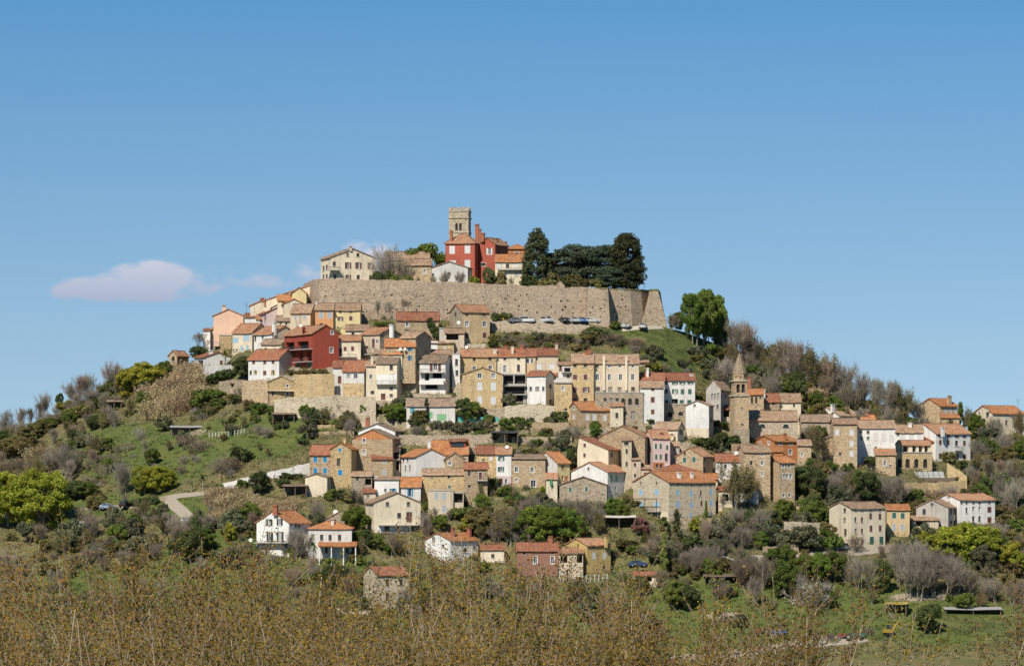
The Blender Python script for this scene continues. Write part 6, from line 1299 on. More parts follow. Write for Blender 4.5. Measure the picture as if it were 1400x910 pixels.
KIND = {  # kind: (protos, crown material, name, label, category, group, real proto height, parts)
 'bare': (['bare0', 'bare1', 'bare2', 'bare3'], 'tw_br', 'bare_tree', 'leafless grey-brown tree on the hillside', 'tree', 'bare trees on the hill', 8.5),
 'bareg': (['bare1', 'bare3', 'bare0'], 'tw_gy', 'bare_tree', 'leafless pale grey tree among the scrub', 'tree', 'pale bare trees on the hill', 8.5),
 'barer': (['bare2', 'bare0', 'bare1'], 'tw_rd', 'bare_tree', 'leafless reddish-brown tree on the skyline or slope', 'tree', 'reddish bare trees on the hill', 8.5),
 'bud': (['bud0', 'bud1'], 'tw_br', 'budding_tree', 'half-bare tree just coming into olive-brown leaf', 'tree', 'budding trees on the hill', 8.5),
 'green': (['broad0', 'broad1', 'broad2'], 'lf_gr', 'leafy_tree', 'leafy green tree on the open hillside', 'tree', 'green trees on the hill', 8.0),
 'bright': (['broad1', 'broad2', 'broad0'], 'lf_br', 'leafy_tree', 'fresh bright green tree in spring leaf', 'tree', 'bright green trees on the hill', 8.0),
 'yg': (['broad2', 'broad0', 'broad1'], 'lf_yg', 'leafy_tree', 'yellow-green tree or bush in spring leaf', 'tree', 'yellow-green trees on the hill', 8.0),
 'lime': (['lime0', 'lime1'], 'lf_lime', 'leafy_tree', 'pale lime-green tree in spring leaf', 'tree', 'lime-green trees', 9.0),
 'high': (['high'], 'lf_gr', 'leafy_tree', 'tall-stemmed green tree beside the town wall', 'tree', 'tall-stemmed trees beside the town wall', 9.0),
 'dark': (['broad0', 'broad2'], 'lf_dk', 'evergreen_tree', 'dense dark evergreen tree on the hill', 'tree', 'dark evergreens on the hill', 8.0),
 'olive': (['round0', 'round1'], 'lf_ol', 'olive_tree', 'rounded grey-green olive tree', 'tree', 'olive trees on the slopes', 4.2),
 'bush': (['bush0', 'bush1', 'bush2'], 'lf_gr', 'green_bush', 'low rounded green bush', 'bush', 'green bushes on the hill', 2.4),
 'dbush': (['bush1', 'bush2', 'bush0'], 'lf_dk', 'dark_bush', 'low dark evergreen bush', 'bush', 'dark bushes on the hill', 2.4),
 'obush': (['bush2', 'bush0', 'bush1'], 'lf_ob', 'olive_brown_bush', 'low olive-brown scrub bush on the slope', 'bush', 'brown scrub bushes on the hill', 2.4),
 'ybush': (['bush0', 'bush2'], 'lf_yg', 'yellow_green_bush', 'low yellow-green flowering bush', 'bush', 'yellow-green bushes on the hill', 2.4),
 'bsh': (['bshrub0', 'bshrub1', 'bshrub2'], 'tw_br', 'bare_shrub', 'leafless grey-brown shrub with thin upright twigs', 'shrub', 'bare shrubs on the hill', 3.0),
 'bshr': (['bshrub1', 'bshrub0'], 'tw_rd', 'bare_shrub', 'leafless reddish-brown shrub on the slope', 'shrub', 'reddish bare shrubs on the hill', 3.0),
 'blos': (['bshrub2', 'bshrub0'], 'tw_gy', 'blossoming_shrub', 'small fruit tree covered in whitish blossom', 'shrub', 'blossoming fruit trees on the hill', 3.0),
 'reed': (['reed0', 'reed1'], 'lf_re', 'reed_clump', 'tall clump of dry straw-coloured reeds', 'reeds', 'dry reed clumps', 2.9),
 'palm': (['palm'], 'lf_gr', 'palm_tree', 'small palm tree in a village garden', 'palm', 'palms in the gardens', 5.6),
 'cyp': (['cypress'], 'lf_cy', 'cypress_tree', 'slim dark cypress in a garden', 'tree', 'slim cypresses', 7.0),
 'fir': (['fir'], 'lf_gr', 'fir_tree', 'small conical fir tree in a garden', 'tree', 'garden firs', 7.0),
}
CNT = {}
SEPS = [' with ', ' beside ', ' behind ', ' in ', ' above ', ' below ', ' under ', ' next to ', ' on ', ' at ', ' between ', ' whose ', ' of which ', ' among ', ' where ', ' built ', ' squeezed ', ' wedged ', ' joined ', ' and ', ' standing ', ' against ', ' over ', ' half ']
DESC = {}
def describe(h):
    l = h['label']
    if l in DESC: return DESC[l]
    cuts = sorted(i for sp in SEPS for i in [k for k in range(len(l)) if l.startswith(sp, k)] ) + [len(l)]
    for c in cuts:
        if sum(1 for x in HOUSES if x['label'].startswith(l[:c])) == 1: DESC[l] = l[:c]; return l[:c]
    DESC[l] = l; return l
def near_house(p, rad=11.0):
    best = None
    for h in HOUSES:
        c = h['root'].location; d = math.hypot(p.x - c.x, p.y - c.y) - min(h['hw'], h['hd'])
        if d < rad and (best is None or d < best[0]): best = (d, h)
    return best[1] if best else None
KSHORT = {'bare': 'leafless grey-brown tree', 'bareg': 'leafless pale grey tree', 'barer': 'leafless reddish-brown tree', 'bud': 'half-bare budding tree', 'green': 'leafy green tree', 'bright': 'fresh bright green tree', 'yg': 'yellow-green tree', 'dark': 'dense dark evergreen', 'olive': 'rounded olive tree', 'bush': 'low green bush', 'dbush': 'low dark bush', 'obush': 'olive-brown bush', 'ybush': 'yellow-green bush', 'bsh': 'bare grey-brown shrub', 'bshr': 'bare reddish shrub', 'blos': 'blossoming fruit tree', 'reed': 'dry reed clump', 'palm': 'small palm', 'cyp': 'slim cypress', 'fir': 'small fir'}
def plant(kind, u, v, hm, wide=1.0, label=None, mat=None, loc=None, rr=rnd, proto=None):
    prs, cm, name, lab, cat, grp, ph = KIND[kind]; CNT[kind] = CNT.get(kind, 0) + 1
    pr = proto or prs[rr.randrange(len(prs))]; s = hm / ph; p = Gd(u, v, -.15) if loc is None else loc
    r = empty(name, p, rr.uniform(0, 6.28)); r.scale = (s * wide, s * wide, s)
    if not label and kind in KSHORT:
        nh = near_house(p)
        if nh:
            tx = KSHORT[kind] + ' near the ' + describe(nh)
            if len(tx.split()) <= 16: lab = tx
    tag(r, label or lab, cat, None if label else grp)
    ms = VP[pr]; nm = {'bshrub': ('twigs', 'buds'), 'reed': ('stems', 'plumes'), 'palm': ('trunk', 'fronds')}.get(pr.rstrip('0123456789'), ('trunk', 'crown', 'buds'))
    for i, me in enumerate(ms):
        o = link(nm[i], me, r)
        if nm[i] == 'buds': o['kind'] = 'stuff'
        if pr.startswith('bshrub'): set_mat(o, MATS[mat or cm] if i == 0 else MATS['lf_bl' if kind == 'blos' else 'lf_ob'])
        elif pr.startswith('bare') or pr.startswith('bud'):
            if i == 1: set_mat(o, MATS[mat or cm])
        elif i == 1: set_mat(o, MATS[mat or cm])
    return r
def T(kind, fr, x, yb, hpx, wide=1.0, label=None, mat=None, proto=None):
    ox, oy, s = FR[fr]; u, v = ox + x / s, oy + yb / s; plant(kind, u, v, hpx / s * gY(u, v) / F, wide, label, mat, proto=proto)
# --- hilltop inside the walls
def TP(kind, fr, x, yb, hpx, Y, wide, proto, mat, label):
    ox, oy, s = FR[fr]; u, v = ox + x / s, oy + yb / s; lp = P(u, v, Y); zg = 104.9; plant(kind, u, v, hpx / s * Y / F + max(0, lp.z - zg), wide * (hpx / s * Y / F) / (hpx / s * Y / F + max(0, lp.z - zg)) if hpx < 120 else wide, label, mat, Vector((lp.x, lp.y, zg)), proto=proto)
KIND['bigc'] = (['bigcona'], 'lf_cy', 'conifer_tree', 'x', 'tree', None, 15.5); KIND['ced'] = (['cedar'], 'lf_ce', 'cedar_tree', 'x', 'tree', None, 9.5)
TP('bigc', 'C', 432, 545, 350, 1020, .98, 'bigcona', None, 'tall ragged dark conifer beside the cream house on the walls')
KIND['bigc'] = (['bigconb'], 'lf_cy', 'conifer_tree', 'x', 'tree', None, 13.2)
TP('bigc', 'C', 985, 590, 350, 1018, 1.0, 'bigconb', None, 'massive dark rounded conifer at the corner of the town wall')
TP('ced', 'C', 640, 560, 255, 1024, .98, 'cedar', None, 'broad cedar with layered branches next to the tall ragged conifer')
TP('ced', 'C', 835, 570, 262, 1022, 1.02, 'cedar', None, 'broad cedar with layered branches next to the massive rounded conifer')
TP('ced', 'C', 900, 585, 150, 1017, 1.1, 'cedar', None, 'low spreading cedar limbs overhanging the town wall')
for x, hh in ((375, 75), (450, 60), (520, 85), (585, 70), (640, 85), (700, 60), (790, 60)): TP('dbush', 'C', x, 552, hh, 1014, 1.2, None, 'lf_dk' if x % 2 else 'lf_ob', None)
TP('green', 'C', 130, 530, 110, 1014, .9, None, 'lf_dk', 'dark bushy tree in front of the dark red palazzo wing'); TP('bush', 'C', 195, 528, 70, 1014, 1, None, 'lf_ob', None); TP('bush', 'C', 35, 528, 40, 1013, 1.4, None, 'lf_yg', None); TP('bsh', 'C', 265, 525, 50, 1013, 1, None, None, None)
TP('bare', 'B', 610, 520, 255, 1019, .95, None, 'tw_gy', 'large bare tree beside the cream palazzo on the walls'); TP('bare', 'B', 655, 520, 170, 1016, 1.0, None, 'tw_br', 'smaller bare tree in front of the low stone house on the walls')
for x, hh in ((530, 60), (575, 75), (620, 60), (720, 40), (700, 45)): TP('bush', 'B', x, 517, hh, 1014, 1.1, None, 'lf_dk' if x < 600 else 'lf_gr', None)
TP('bright', 'B', 815, 520, 262, 1050, 1.0, None, 'lf_br', 'bright green round tree behind the stone houses on the walls')
TP('bareg', 'B', 960, 525, 90, 1014, 1.1, None, None, 'bare espaliered tree against the white gabled outbuilding'); TP('bareg', 'B', 1030, 527, 85, 1014, 1.1, None, None, 'thin bare tree at the corner of the white gabled outbuilding'); TP('bush', 'B', 1130, 525, 45, 1013, 1.3, None, 'lf_yg', None)
TP('bsh', 'B', 880, 522, 55, 1013, 1, None, None, None)
# --- individual trees outside
T('lime', 'N', 40, 915, 285, 1.05, 'large pale lime-green tree at the foot of the left slope', 'lf_lime'); T('lime', 'N', 205, 925, 300, 1.08, 'biggest lime-green tree beside the farm track', 'lf_lime'); T('lime', 'N', 120, 915, 300, 1.0, 'lime-green tree between the two larger ones', 'lf_lime')
for x, yb, hh, k in ((40, 470, 140, 'bareg'), (95, 450, 125, 'bare'), (220, 385, 135, 'bareg'), (195, 400, 100, 'bare'), (330, 330, 130, 'bare'), (385, 325, 160, 'barer'), (430, 310, 155, 'bareg'), (470, 300, 90, 'bare'), (520, 275, 180, 'barer'), (545, 270, 120, 'bare'), (150, 420, 90, 'bare'), (10, 480, 90, 'bareg'), (300, 690, 215, 'bareg'), (345, 690, 120, 'bare'), (570, 755, 200, 'bareg'), (610, 750, 150, 'bareg'), (700, 600, 90, 'barer'), (690, 540, 60, 'bareg'), (605, 800, 70, 'bareg'), (1110, 680, 60, 'bareg')): T(k, 'N', x, yb, hh, .8)
for x, yb, hh, w_, m in ((630, 275, 150, 1.1, 'lf_yg'), (690, 265, 150, 1.1, 'lf_yg'), (745, 235, 115, 1.1, 'lf_yg'), (790, 215, 105, .9, 'lf_gr'), (330, 378, 85, 1.5, 'lf_yg'), (285, 340, 80, .6, 'lf_dk'), (60, 590, 130, 1.3, 'lf_ob'), (130, 580, 110, 1.3, 'lf_ob'), (200, 470, 80, 1.4, 'lf_ob'), (230, 450, 70, 1.3, 'lf_gr'), (20, 560, 120, 1.2, 'lf_dk'), (355, 520, 90, .9, 'lf_dk'), (690, 370, 120, .8, 'lf_gr'), (690, 285, 90, .8, 'lf_dk'), (350, 790, 110, 1.3, 'lf_dk'), (420, 780, 90, 1.4, 'lf_gr'), (150, 500, 90, 1.3, 'lf_ob')): T('yg' if m == 'lf_yg' else 'dark' if m == 'lf_dk' else 'green', 'N', x, yb, hh, w_, None, m)
for x, yb, hh in ((690, 755, 150), (750, 755, 155), (800, 740, 115)): T('lime', 'N', x, yb, hh, .9)
for x, yb in ((725, 300), (760, 330), (800, 280), (830, 330), (870, 250), (900, 220), (930, 240), (905, 290), (860, 350), (800, 370), (745, 370), (940, 300), (885, 310), (780, 305), (840, 270), (910, 190)): T('reed', 'N', x, yb + 15, 80, 1.3)
for x, yb, hh, k in ((975, 340, 85, 'bush'), (1010, 330, 80, 'bush'), (1045, 320, 60, 'bush'), (930, 385, 60, 'blos'), (970, 395, 50, 'blos'), (660, 495, 80, 'blos'), (880, 610, 55, 'blos'), (950, 600, 45, 'blos'), (1080, 655, 115, 'bsh'), (1050, 655, 90, 'bsh'), (1125, 650, 95, 'bshr'), (1155, 600, 85, 'dbush'), (860, 660, 60, 'bsh'), (940, 560, 80, 'bsh'), (970, 545, 70, 'bshr'), (905, 540, 100, 'bshr'), (560, 560, 60, 'bsh'), (620, 550, 60, 'bsh'), (480, 680, 90, 'bsh'), (240, 640, 100, 'bsh'), (190, 620, 90, 'reed'), (210, 650, 90, 'bsh'), (90, 640, 90, 'bsh'), (30, 650, 90, 'bshr'), (140, 650, 80, 'bsh'), (430, 640, 70, 'bsh'), (470, 790, 50, 'obush'), (540, 620, 80, 'bsh'), (1130, 745, 30, 'blos')): T(k, 'N', x, yb, hh, 1.15)
T('palm', 'N', 970, 738, 95, 1.0); T('palm', 'N', 918, 745, 60, .8); T('palm', 'N', 1063, 715, 50, .8)
ox, oy, s = FR['A']; T('palm', 'A', 400, 612, 130, .9, 'single palm tree in front of the low white house')
for x, yb, hh, k in ((340, 700, 85, 'dbush'), (380, 690, 80, 'bush'), (420, 680, 80, 'dbush'), (455, 650, 50, 'dbush'), (265, 700, 55, 'dbush'), (515, 680, 160, 'dark'), (225, 560, 100, 'dark'), (180, 560, 70, 'green'), (260, 540, 70, 'dark'), (230, 455, 90, 'bsh'), (545, 770, 90, 'bsh'), (500, 780, 70, 'bsh'), (300, 820, 90, 'bush'), (370, 800, 60, 'bush'), (430, 830, 70, 'obush'), (240, 830, 80, 'bsh'), (690, 900, 60, 'bush'), (620, 890, 80, 'bush'), (560, 860, 70, 'obush'), (1000, 910, 60, 'bush'), (945, 905, 70, 'dbush'), (480, 830, 60, 'dbush'), (350, 860, 80, 'bush'), (150, 760, 130, 'bsh'), (60, 780, 110, 'reed'), (110, 770, 100, 'reed'), (200, 740, 90, 'reed'), (130, 600, 60, 'bush')): T(k, 'A', x, yb, hh, 1.15)
for k_ in range(9): T('obush', 'A', 790 + k_ * 33, 646 + (k_ % 2), 38, 1.15)
# below wall, car park shrubs
for x, yb, hh, k in ((180, 885, 90, 'obush'), (230, 900, 110, 'bsh'), (290, 890, 95, 'bsh'), (340, 895, 100, 'bsh'), (390, 890, 80, 'obush'), (440, 885, 100, 'olive'), (500, 890, 90, 'bsh'), (560, 890, 90, 'obush'), (610, 885, 85, 'dbush'), (660, 890, 70, 'bsh'), (760, 890, 130, 'obush'), (800, 880, 130, 'dbush'), (850, 885, 130, 'bsh'), (905, 905, 100, 'bsh'), (740, 900, 90, 'bsh'), (915, 800, 50, 'bush'), (1050, 905, 50, 'reed'), (720, 800, 40, 'bsh')): T(k, 'C', x, yb + 14, hh * (.72 if 150 < x < 860 else 1), 1.3)
for x in (165, 195, 225, 250): T('dbush', 'C', x, 770, 62, .75)
for x, yb, hh, k in ((440, 790, 80, 'bsh'), (480, 790, 100, 'bareg'), (530, 745, 120, 'bareg'), (590, 742, 110, 'bareg'), (690, 700, 70, 'bsh'), (720, 690, 60, 'bsh')): T(k, 'B', x, yb - 8, hh, .7)
for k_ in range(7): T('bush', 'B', 520 + k_ * 18, 800, 34, 1.0)
# ivy on the stone house corner
for k_ in range(26):
    h = find('ivy on its corner'); t = k_ / 25; ox, oy, s = FR['D']; x = 800 + (k_ * 37 % 100) * 1.5; y = 190 + ((x - 800) * .75) + (k_ * 53 % 70)
    if y < 305: plant('dbush', 0, 0, 1.5, .8, None, 'lf_dk', P(ox + x / s, oy + (y + 8) / s, h['Y'] - .35))
# gardens in the middle
for x, yb, hh, k in ((660, 700, 65, 'olive'), (780, 850, 165, 'cyp'), (1030, 840, 160, 'dark'), (1080, 840, 140, 'green'), (460, 830, 140, 'bud'), (420, 840, 110, 'bareg'), (500, 835, 150, 'bareg'), (540, 830, 110, 'bright'), (590, 840, 130, 'bright'), (570, 880, 90, 'green'), (620, 830, 90, 'bright'), (220, 810, 110, 'bareg'), (280, 800, 100, 'bareg'), (50, 860, 95, 'dbush'), (80, 860, 90, 'olive'), (20, 880, 70, 'obush'), (30, 920, 70, 'olive'), (300, 880, 100, 'bud'), (340, 900, 110, 'green'), (860, 800, 110, 'barer'), (930, 800, 110, 'barer'), (730, 850, 90, 'obush'), (850, 900, 70, 'olive'), (920, 895, 70, 'olive'), (1000, 910, 60, 'olive'), (1060, 905, 90, 'olive'), (1140, 900, 80, 'olive'), (1180, 900, 90, 'bud'), (690, 880, 70, 'dbush'), (640, 870, 90, 'green'), (1200, 840, 50, 'dbush'), (960, 680, 30, 'bush')): T(k, 'D', x, yb, hh, 1.0, None, 'lf_wine' if k == 'barer' else None)
for x, yb, hh, k in ((265, 738, 90, 'olive'), (330, 760, 60, 'bsh'), (360, 830, 60, 'dbush'), (410, 820, 90, 'bsh'), (340, 880, 50, 'bush'), (395, 885, 60, 'bush'), (590, 860, 100, 'dbush'), (540, 860, 60, 'bsh'), (830, 925, 85, 'bright'), (505, 700, 40, 'bsh'), (740, 700, 30, 'bsh'), (1210, 870, 80, 'dbush'), (1190, 500, 60, 'obush'), (1225, 510, 60, 'ybush'), (1150, 420, 90, 'olive'), (1200, 410, 85, 'olive'), (1100, 420, 110, 'bsh'), (950, 330, 100, 'bsh'), (1095, 400, 70, 'blos')): T(k, 'E', x, yb, hh, 1.1)
# grassy slope and church
for x, yb, hh, k in ((120, 140, 90, 'olive'), (180, 140, 85, 'olive'), (60, 100, 110, 'bsh'), (420, 130, 80, 'olive'), (480, 130, 75, 'olive'), (440, 155, 50, 'ybush'), (350, 210, 75, 'olive'), (500, 220, 85, 'olive'), (560, 230, 95, 'olive'), (520, 285, 85, 'olive'), (580, 290, 95, 'olive'), (640, 285, 90, 'olive'), (220, 225, 75, 'bsh'), (255, 240, 60, 'bsh'), (380, 245, 55, 'blos'), (600, 150, 90, 'obush'), (550, 120, 80, 'bush'), (800, 290, 110, 'green'), (850, 285, 120, 'dark'), (780, 230, 110, 'bud'), (900, 230, 80, 'bsh'), (940, 190, 110, 'blos'), (690, 180, 80, 'blos'), (1000, 300, 80, 'obush'), (1060, 330, 90, 'obush'), (1120, 360, 90, 'bush'), (1180, 350, 80, 'bsh'), (1200, 440, 100, 'reed'), (430, 440, 95, 'palm'), (480, 440, 60, 'ybush'), (520, 440, 50, 'bush'), (180, 595, 75, 'dbush'), (140, 560, 40, 'dbush'), (480, 720, 70, 'dbush'), (540, 730, 95, 'dbush'), (600, 720, 110, 'dark'), (660, 730, 100, 'dbush'), (700, 720, 60, 'bush'), (450, 710, 60, 'bush'), (600, 600, 70, 'dbush'), (1180, 650, 110, 'green'), (1230, 690, 120, 'green'), (1160, 680, 70, 'bsh')): T(k, 'F', x, yb, hh, 1.15)
# crest to the right
for u, v, hh, k, m in ((947, 470, 76, 'high', 'lf_br'), (962, 474, 86, 'high', 'lf_gr'), (976, 476, 80, 'high', 'lf_br'), (953, 473, 70, 'high', 'lf_gr'), (969, 477, 74, 'high', 'lf_br'), (984, 480, 62, 'high', 'lf_gr'), (925, 452, 28, 'green', None), (918, 450, 25, 'bare', None)): plant(k, u, v, hh * gY(u, v) / F, .56 if hh > 50 else .9, None, m)
for u, v, hh, k in ((995, 492, 62, 'bare'), (1008, 496, 66, 'barer'), (1022, 500, 62, 'bud'), (1035, 508, 55, 'bare'), (1045, 512, 48, 'bud'), (1000, 505, 40, 'bud'), (1020, 515, 40, 'bare'), (1065, 520, 64, 'barer'), (1080, 528, 72, 'bare'), (1095, 532, 70, 'barer'), (1110, 540, 74, 'bud'), (1125, 545, 66, 'bud'), (1135, 545, 66, 'barer'), (1150, 550, 64, 'bareg'), (1165, 556, 62, 'bareg'), (1180, 560, 55, 'bareg'), (1195, 566, 55, 'bare'), (1205, 570, 55, 'bareg'), (1216, 572, 58, 'bare'), (1228, 576, 58, 'bud'), (1240, 580, 52, 'bud'), (1252, 584, 44, 'bare'), (1070, 545, 34, 'green'), (1090, 552, 34, 'dark'), (1115, 560, 30, 'green'), (1145, 566, 30, 'green'), (1160, 572, 26, 'bud'), (1060, 530, 30, 'blos'), (1085, 545, 44, 'dark'), (1140, 560, 40, 'green'), (1175, 576, 32, 'blos'), (1195, 580, 34, 'bud'), (1215, 585, 36, 'bareg'), (1235, 590, 30, 'bud'), (1258, 592, 30, 'blos'), (1120, 572, 22, 'obush'), (1095, 560, 20, 'obush'), (985, 480, 40, 'dark'), (1050, 518, 34, 'bud'), (1128, 530, 40, 'dark'), (1313, 592, 44, 'fir'), (1325, 596, 42, 'bud'), (1335, 600, 38, 'bright'), (1300, 594, 24, 'bud'), (1355, 604, 40, 'bareg'), (1365, 606, 36, 'bareg'), (1396, 604, 46, 'bud')): plant(k, u, v, hh * gY(u, v) / F, .82)
# right-hand flank
for x, yb, hh, k in ((60, 590, 160, 'dark'), (110, 585, 150, 'dark'), (150, 420, 200, 'bud'), (90, 330, 110, 'bareg'), (130, 340, 120, 'bud'), (180, 330, 80, 'bareg'), (200, 520, 120, 'green'), (240, 620, 160, 'bare'), (290, 630, 150, 'bud'), (180, 610, 140, 'bare'), (340, 600, 150, 'bud'), (400, 640, 170, 'dark'), (370, 620, 160, 'green'), (300, 520, 100, 'green'), (150, 520, 110, 'obush'), (500, 640, 180, 'bareg'), (540, 640, 170, 'bareg'), (470, 620, 130, 'bare'), (600, 625, 90, 'dbush'), (640, 625, 80, 'bush'), (710, 600, 55, 'bshr'), (750, 598, 50, 'bshr'), (820, 430, 70, 'obush'), (410, 440, 60, 'dbush'), (980, 380, 90, 'dark'), (1020, 380, 80, 'green'), (1060, 370, 90, 'bareg'), (1100, 390, 140, 'bareg'), (1150, 380, 120, 'bud'), (1000, 350, 60, 'bush'), (980, 560, 90, 'green'), (930, 520, 70, 'green'), (1010, 600, 120, 'dark'), (1090, 660, 170, 'bareg'), (1060, 600, 130, 'bare'), (1130, 640, 140, 'dark'), (1180, 690, 190, 'bareg'), (1150, 560, 140, 'bare'), (1190, 540, 150, 'bud'), (1100, 520, 120, 'barer'), (1040, 500, 100, 'bare'), (1200, 620, 140, 'bare'), (560, 560, 90, 'bsh'), (610, 720, 70, 'bsh'), (30, 760, 90, 'olive'), (80, 770, 110, 'olive'), (150, 720, 100, 'green'), (200, 720, 90, 'obush'), (190, 830, 80, 'bush'), (120, 680, 110, 'dark'), (60, 660, 60, 'bush'), (960, 470, 60, 'dark')): T(k, 'G', x, yb, hh, .95)
# bottom right
for x, yb, hh, k, w_ in ((1060, 225, 110, 'yg', 1.2), (1110, 240, 140, 'yg', 1.1), (1160, 230, 150, 'yg', 1.1), (1210, 245, 165, 'yg', 1.1), (1255, 250, 150, 'yg', 1.1), (1300, 250, 140, 'dark', .8), (1340, 260, 110, 'yg', 1.1), (1380, 280, 90, 'yg', 1.1), (1030, 200, 90, 'yg', 1.1),
    (930, 330, 170, 'bareg', .8), (970, 370, 200, 'bareg', .8), (1010, 380, 220, 'bareg', .8), (1060, 375, 210, 'bareg', .85), (1110, 370, 190, 'bareg', .85), (1150, 360, 160, 'bare', .85), (950, 250, 100, 'bareg', .8), (1000, 270, 110, 'bareg', .8), (1200, 370, 120, 'bare', .9), (1250, 380, 110, 'bare', .9), (1300, 390, 110, 'bare', .9), (1350, 400, 110, 'barer', .9), (1390, 400, 110, 'bare', .9), (1180, 420, 80, 'green', 1.2), (1240, 410, 70, 'bud', 1.2),
    (390, 340, 150, 'barer', .95), (430, 345, 150, 'bare', .9), (350, 330, 120, 'barer', .9), (400, 400, 130, 'bareg', .6), (600, 310, 120, 'green', .9), (650, 315, 125, 'bright', .9), (700, 315, 130, 'green', .9), (740, 310, 120, 'bud', .9), (790, 340, 150, 'bareg', .7), (840, 350, 155, 'bare', .7), (880, 345, 140, 'dark', .6), (480, 320, 100, 'green', .9), (520, 370, 150, 'green', .8), (545, 380, 100, 'bud', .8), (600, 410, 130, 'blos', .9), (640, 410, 130, 'blos', .9), (580, 380, 120, 'bareg', .8), (120, 410, 115, 'green', .9), (160, 412, 110, 'dark', .9), (90, 380, 80, 'bud', .9), (30, 500, 75, 'olive', 1.0), (60, 500, 60, 'bsh', 1.0), (1050, 500, 125, 'dark', .95), (345, 480, 60, 'olive', 1.1), (310, 470, 55, 'bsh', 1.1), (690, 530, 50, 'bsh', 1), (830, 510, 50, 'bsh', 1), (200, 250, 90, 'bare', .9), (240, 270, 90, 'bareg', .9), (290, 215, 80, 'bare', .9), (170, 200, 80, 'dbush', 1.0), (575, 195, 100, 'olive', 1.2), (610, 200, 80, 'olive', 1.2), (210, 130, 70, 'ybush', .9), (225, 140, 90, 'fir', .7), (122, 190, 155, 'cyp', 1.0), (92, 185, 95, 'cyp', 1.1), (470, 110, 60, 'dbush', 1), (520, 80, 90, 'green', .9), (75, 300, 170, 'fir', .5), (770, 200, 80, 'bsh', 1), (690, 200, 70, 'bush', 1), (300, 180, 100, 'bareg', .9), (350, 190, 100, 'bareg', .9), (410, 180, 90, 'bare', .9), (560, 140, 50, 'bsh', 1)): T(k, 'M', x, yb, hh, w_)
# middle grove
for x, yb, hh, k, w_, m in ((470, 225, 190, 'bud', .9, None), (520, 240, 200, 'bud', .9, None), (560, 245, 190, 'bare', .9, None), (640, 245, 190, 'bright', .95, None), (700, 250, 215, 'bright', 1.0, None), (770, 255, 225, 'bright', 1.05, None), (840, 250, 200, 'bright', 1.0, None), (900, 240, 170, 'bright', .9, None), (860, 130, 150, 'bareg', 1.0, None), (930, 150, 170, 'bareg', 1.0, None), (990, 180, 160, 'bareg', .9, None), (1020, 130, 130, 'bare', .9, None), (1100, 115, 120, 'green', 1.0, 'lf_br'), (1150, 120, 110, 'green', 1.0, 'lf_gr'), (1240, 195, 85, 'bud', .7, None), (540, 130, 90, 'bare', 1.0, None), (600, 120, 100, 'bud', 1.0, None), (420, 110, 80, 'bud', 1.0, None), (330, 110, 80, 'dark', 1.0, None), (290, 110, 70, 'green', .8, None), (400, 210, 90, 'obush', 1.0, None), (300, 190, 80, 'ybush', 1.0, None), (200, 180, 100, 'bud', .8, None), (120, 160, 90, 'bud', .8, None), (340, 260, 110, 'bud', .8, None), (1190, 300, 70, 'bsh', 1, None), (1270, 320, 80, 'bsh', 1, None), (1230, 260, 50, 'bsh', 1, None)): T(k, 'K', x, yb, hh, w_, None, m)
for x, yb, hh, k, w_ in ((280, 590, 120, 'bud', .6), (180, 640, 110, 'cyp', 1.3), (370, 500, 70, 'dbush', .8), (700, 540, 60, 'ybush', 1), (750, 560, 60, 'bush', 1), (480, 540, 60, 'bsh', 1.2), (560, 520, 50, 'bsh', 1.2), (420, 570, 70, 'bush', 1.2), (500, 300, 50, 'dbush', 1.2), (560, 300, 50, 'dbush', 1.2), (610, 300, 50, 'dbush', 1.1), (530, 210, 60, 'bsh', 1.2), (700, 260, 70, 'bsh', 1.2), (730, 240, 90, 'bud', .8), (600, 240, 60, 'bsh', 1.2), (560, 120, 60, 'dbush', 1.1), (790, 110, 90, 'bud', .8), (720, 110, 50, 'dbush', 1.1), (1020, 190, 100, 'bright', .9), (880, 390, 180, 'dark', .6), (990, 340, 30, 'bsh', 1), (780, 180, 70, 'bareg', .9), (830, 220, 70, 'bareg', .9)): T(k, 'I', x, yb, hh, w_)
T('bud', 'L', 660, 640, 355, .85, 'tall half-leafed budding tree in front of the stone houses below the church'); T('bud', 'L', 740, 600, 260, .8, 'slighter budding tree beside the tall half-leafed one')
for x, yb, hh, k, w_ in ((640, 690, 100, 'bareg', 1), (700, 700, 110, 'blos', 1), (780, 720, 110, 'dbush', 1), (880, 720, 80, 'dark', 1), (960, 680, 130, 'green', .95), (1010, 690, 90, 'green', .9), (1090, 700, 120, 'green', .9), (1150, 700, 150, 'green', .9), (1140, 560, 230, 'dark', .9), (1070, 500, 160, 'dark', .8), (1160, 470, 140, 'dark', .9), (430, 760, 95, 'ybush', .7), (480, 690, 130, 'fir', .6), (60, 780, 110, 'bush', .9), (130, 770, 95, 'bsh', 1), (210, 720, 60, 'bush', .8), (620, 740, 60, 'bush', 1.2), (690, 780, 70, 'olive', 1.1), (540, 800, 80, 'bsh', 1.2), (640, 860, 110, 'bareg', .9), (740, 860, 110, 'bareg', .9), (440, 850, 100, 'bsh', 1), (380, 850, 90, 'dbush', 1), (860, 840, 60, 'olive', 1.1), (920, 780, 60, 'bsh', 1), (580, 600, 90, 'bareg', 1)): T(k, 'L', x, yb, hh, w_, None, 'lf_wine' if (k == 'bush' and x == 60) else None)
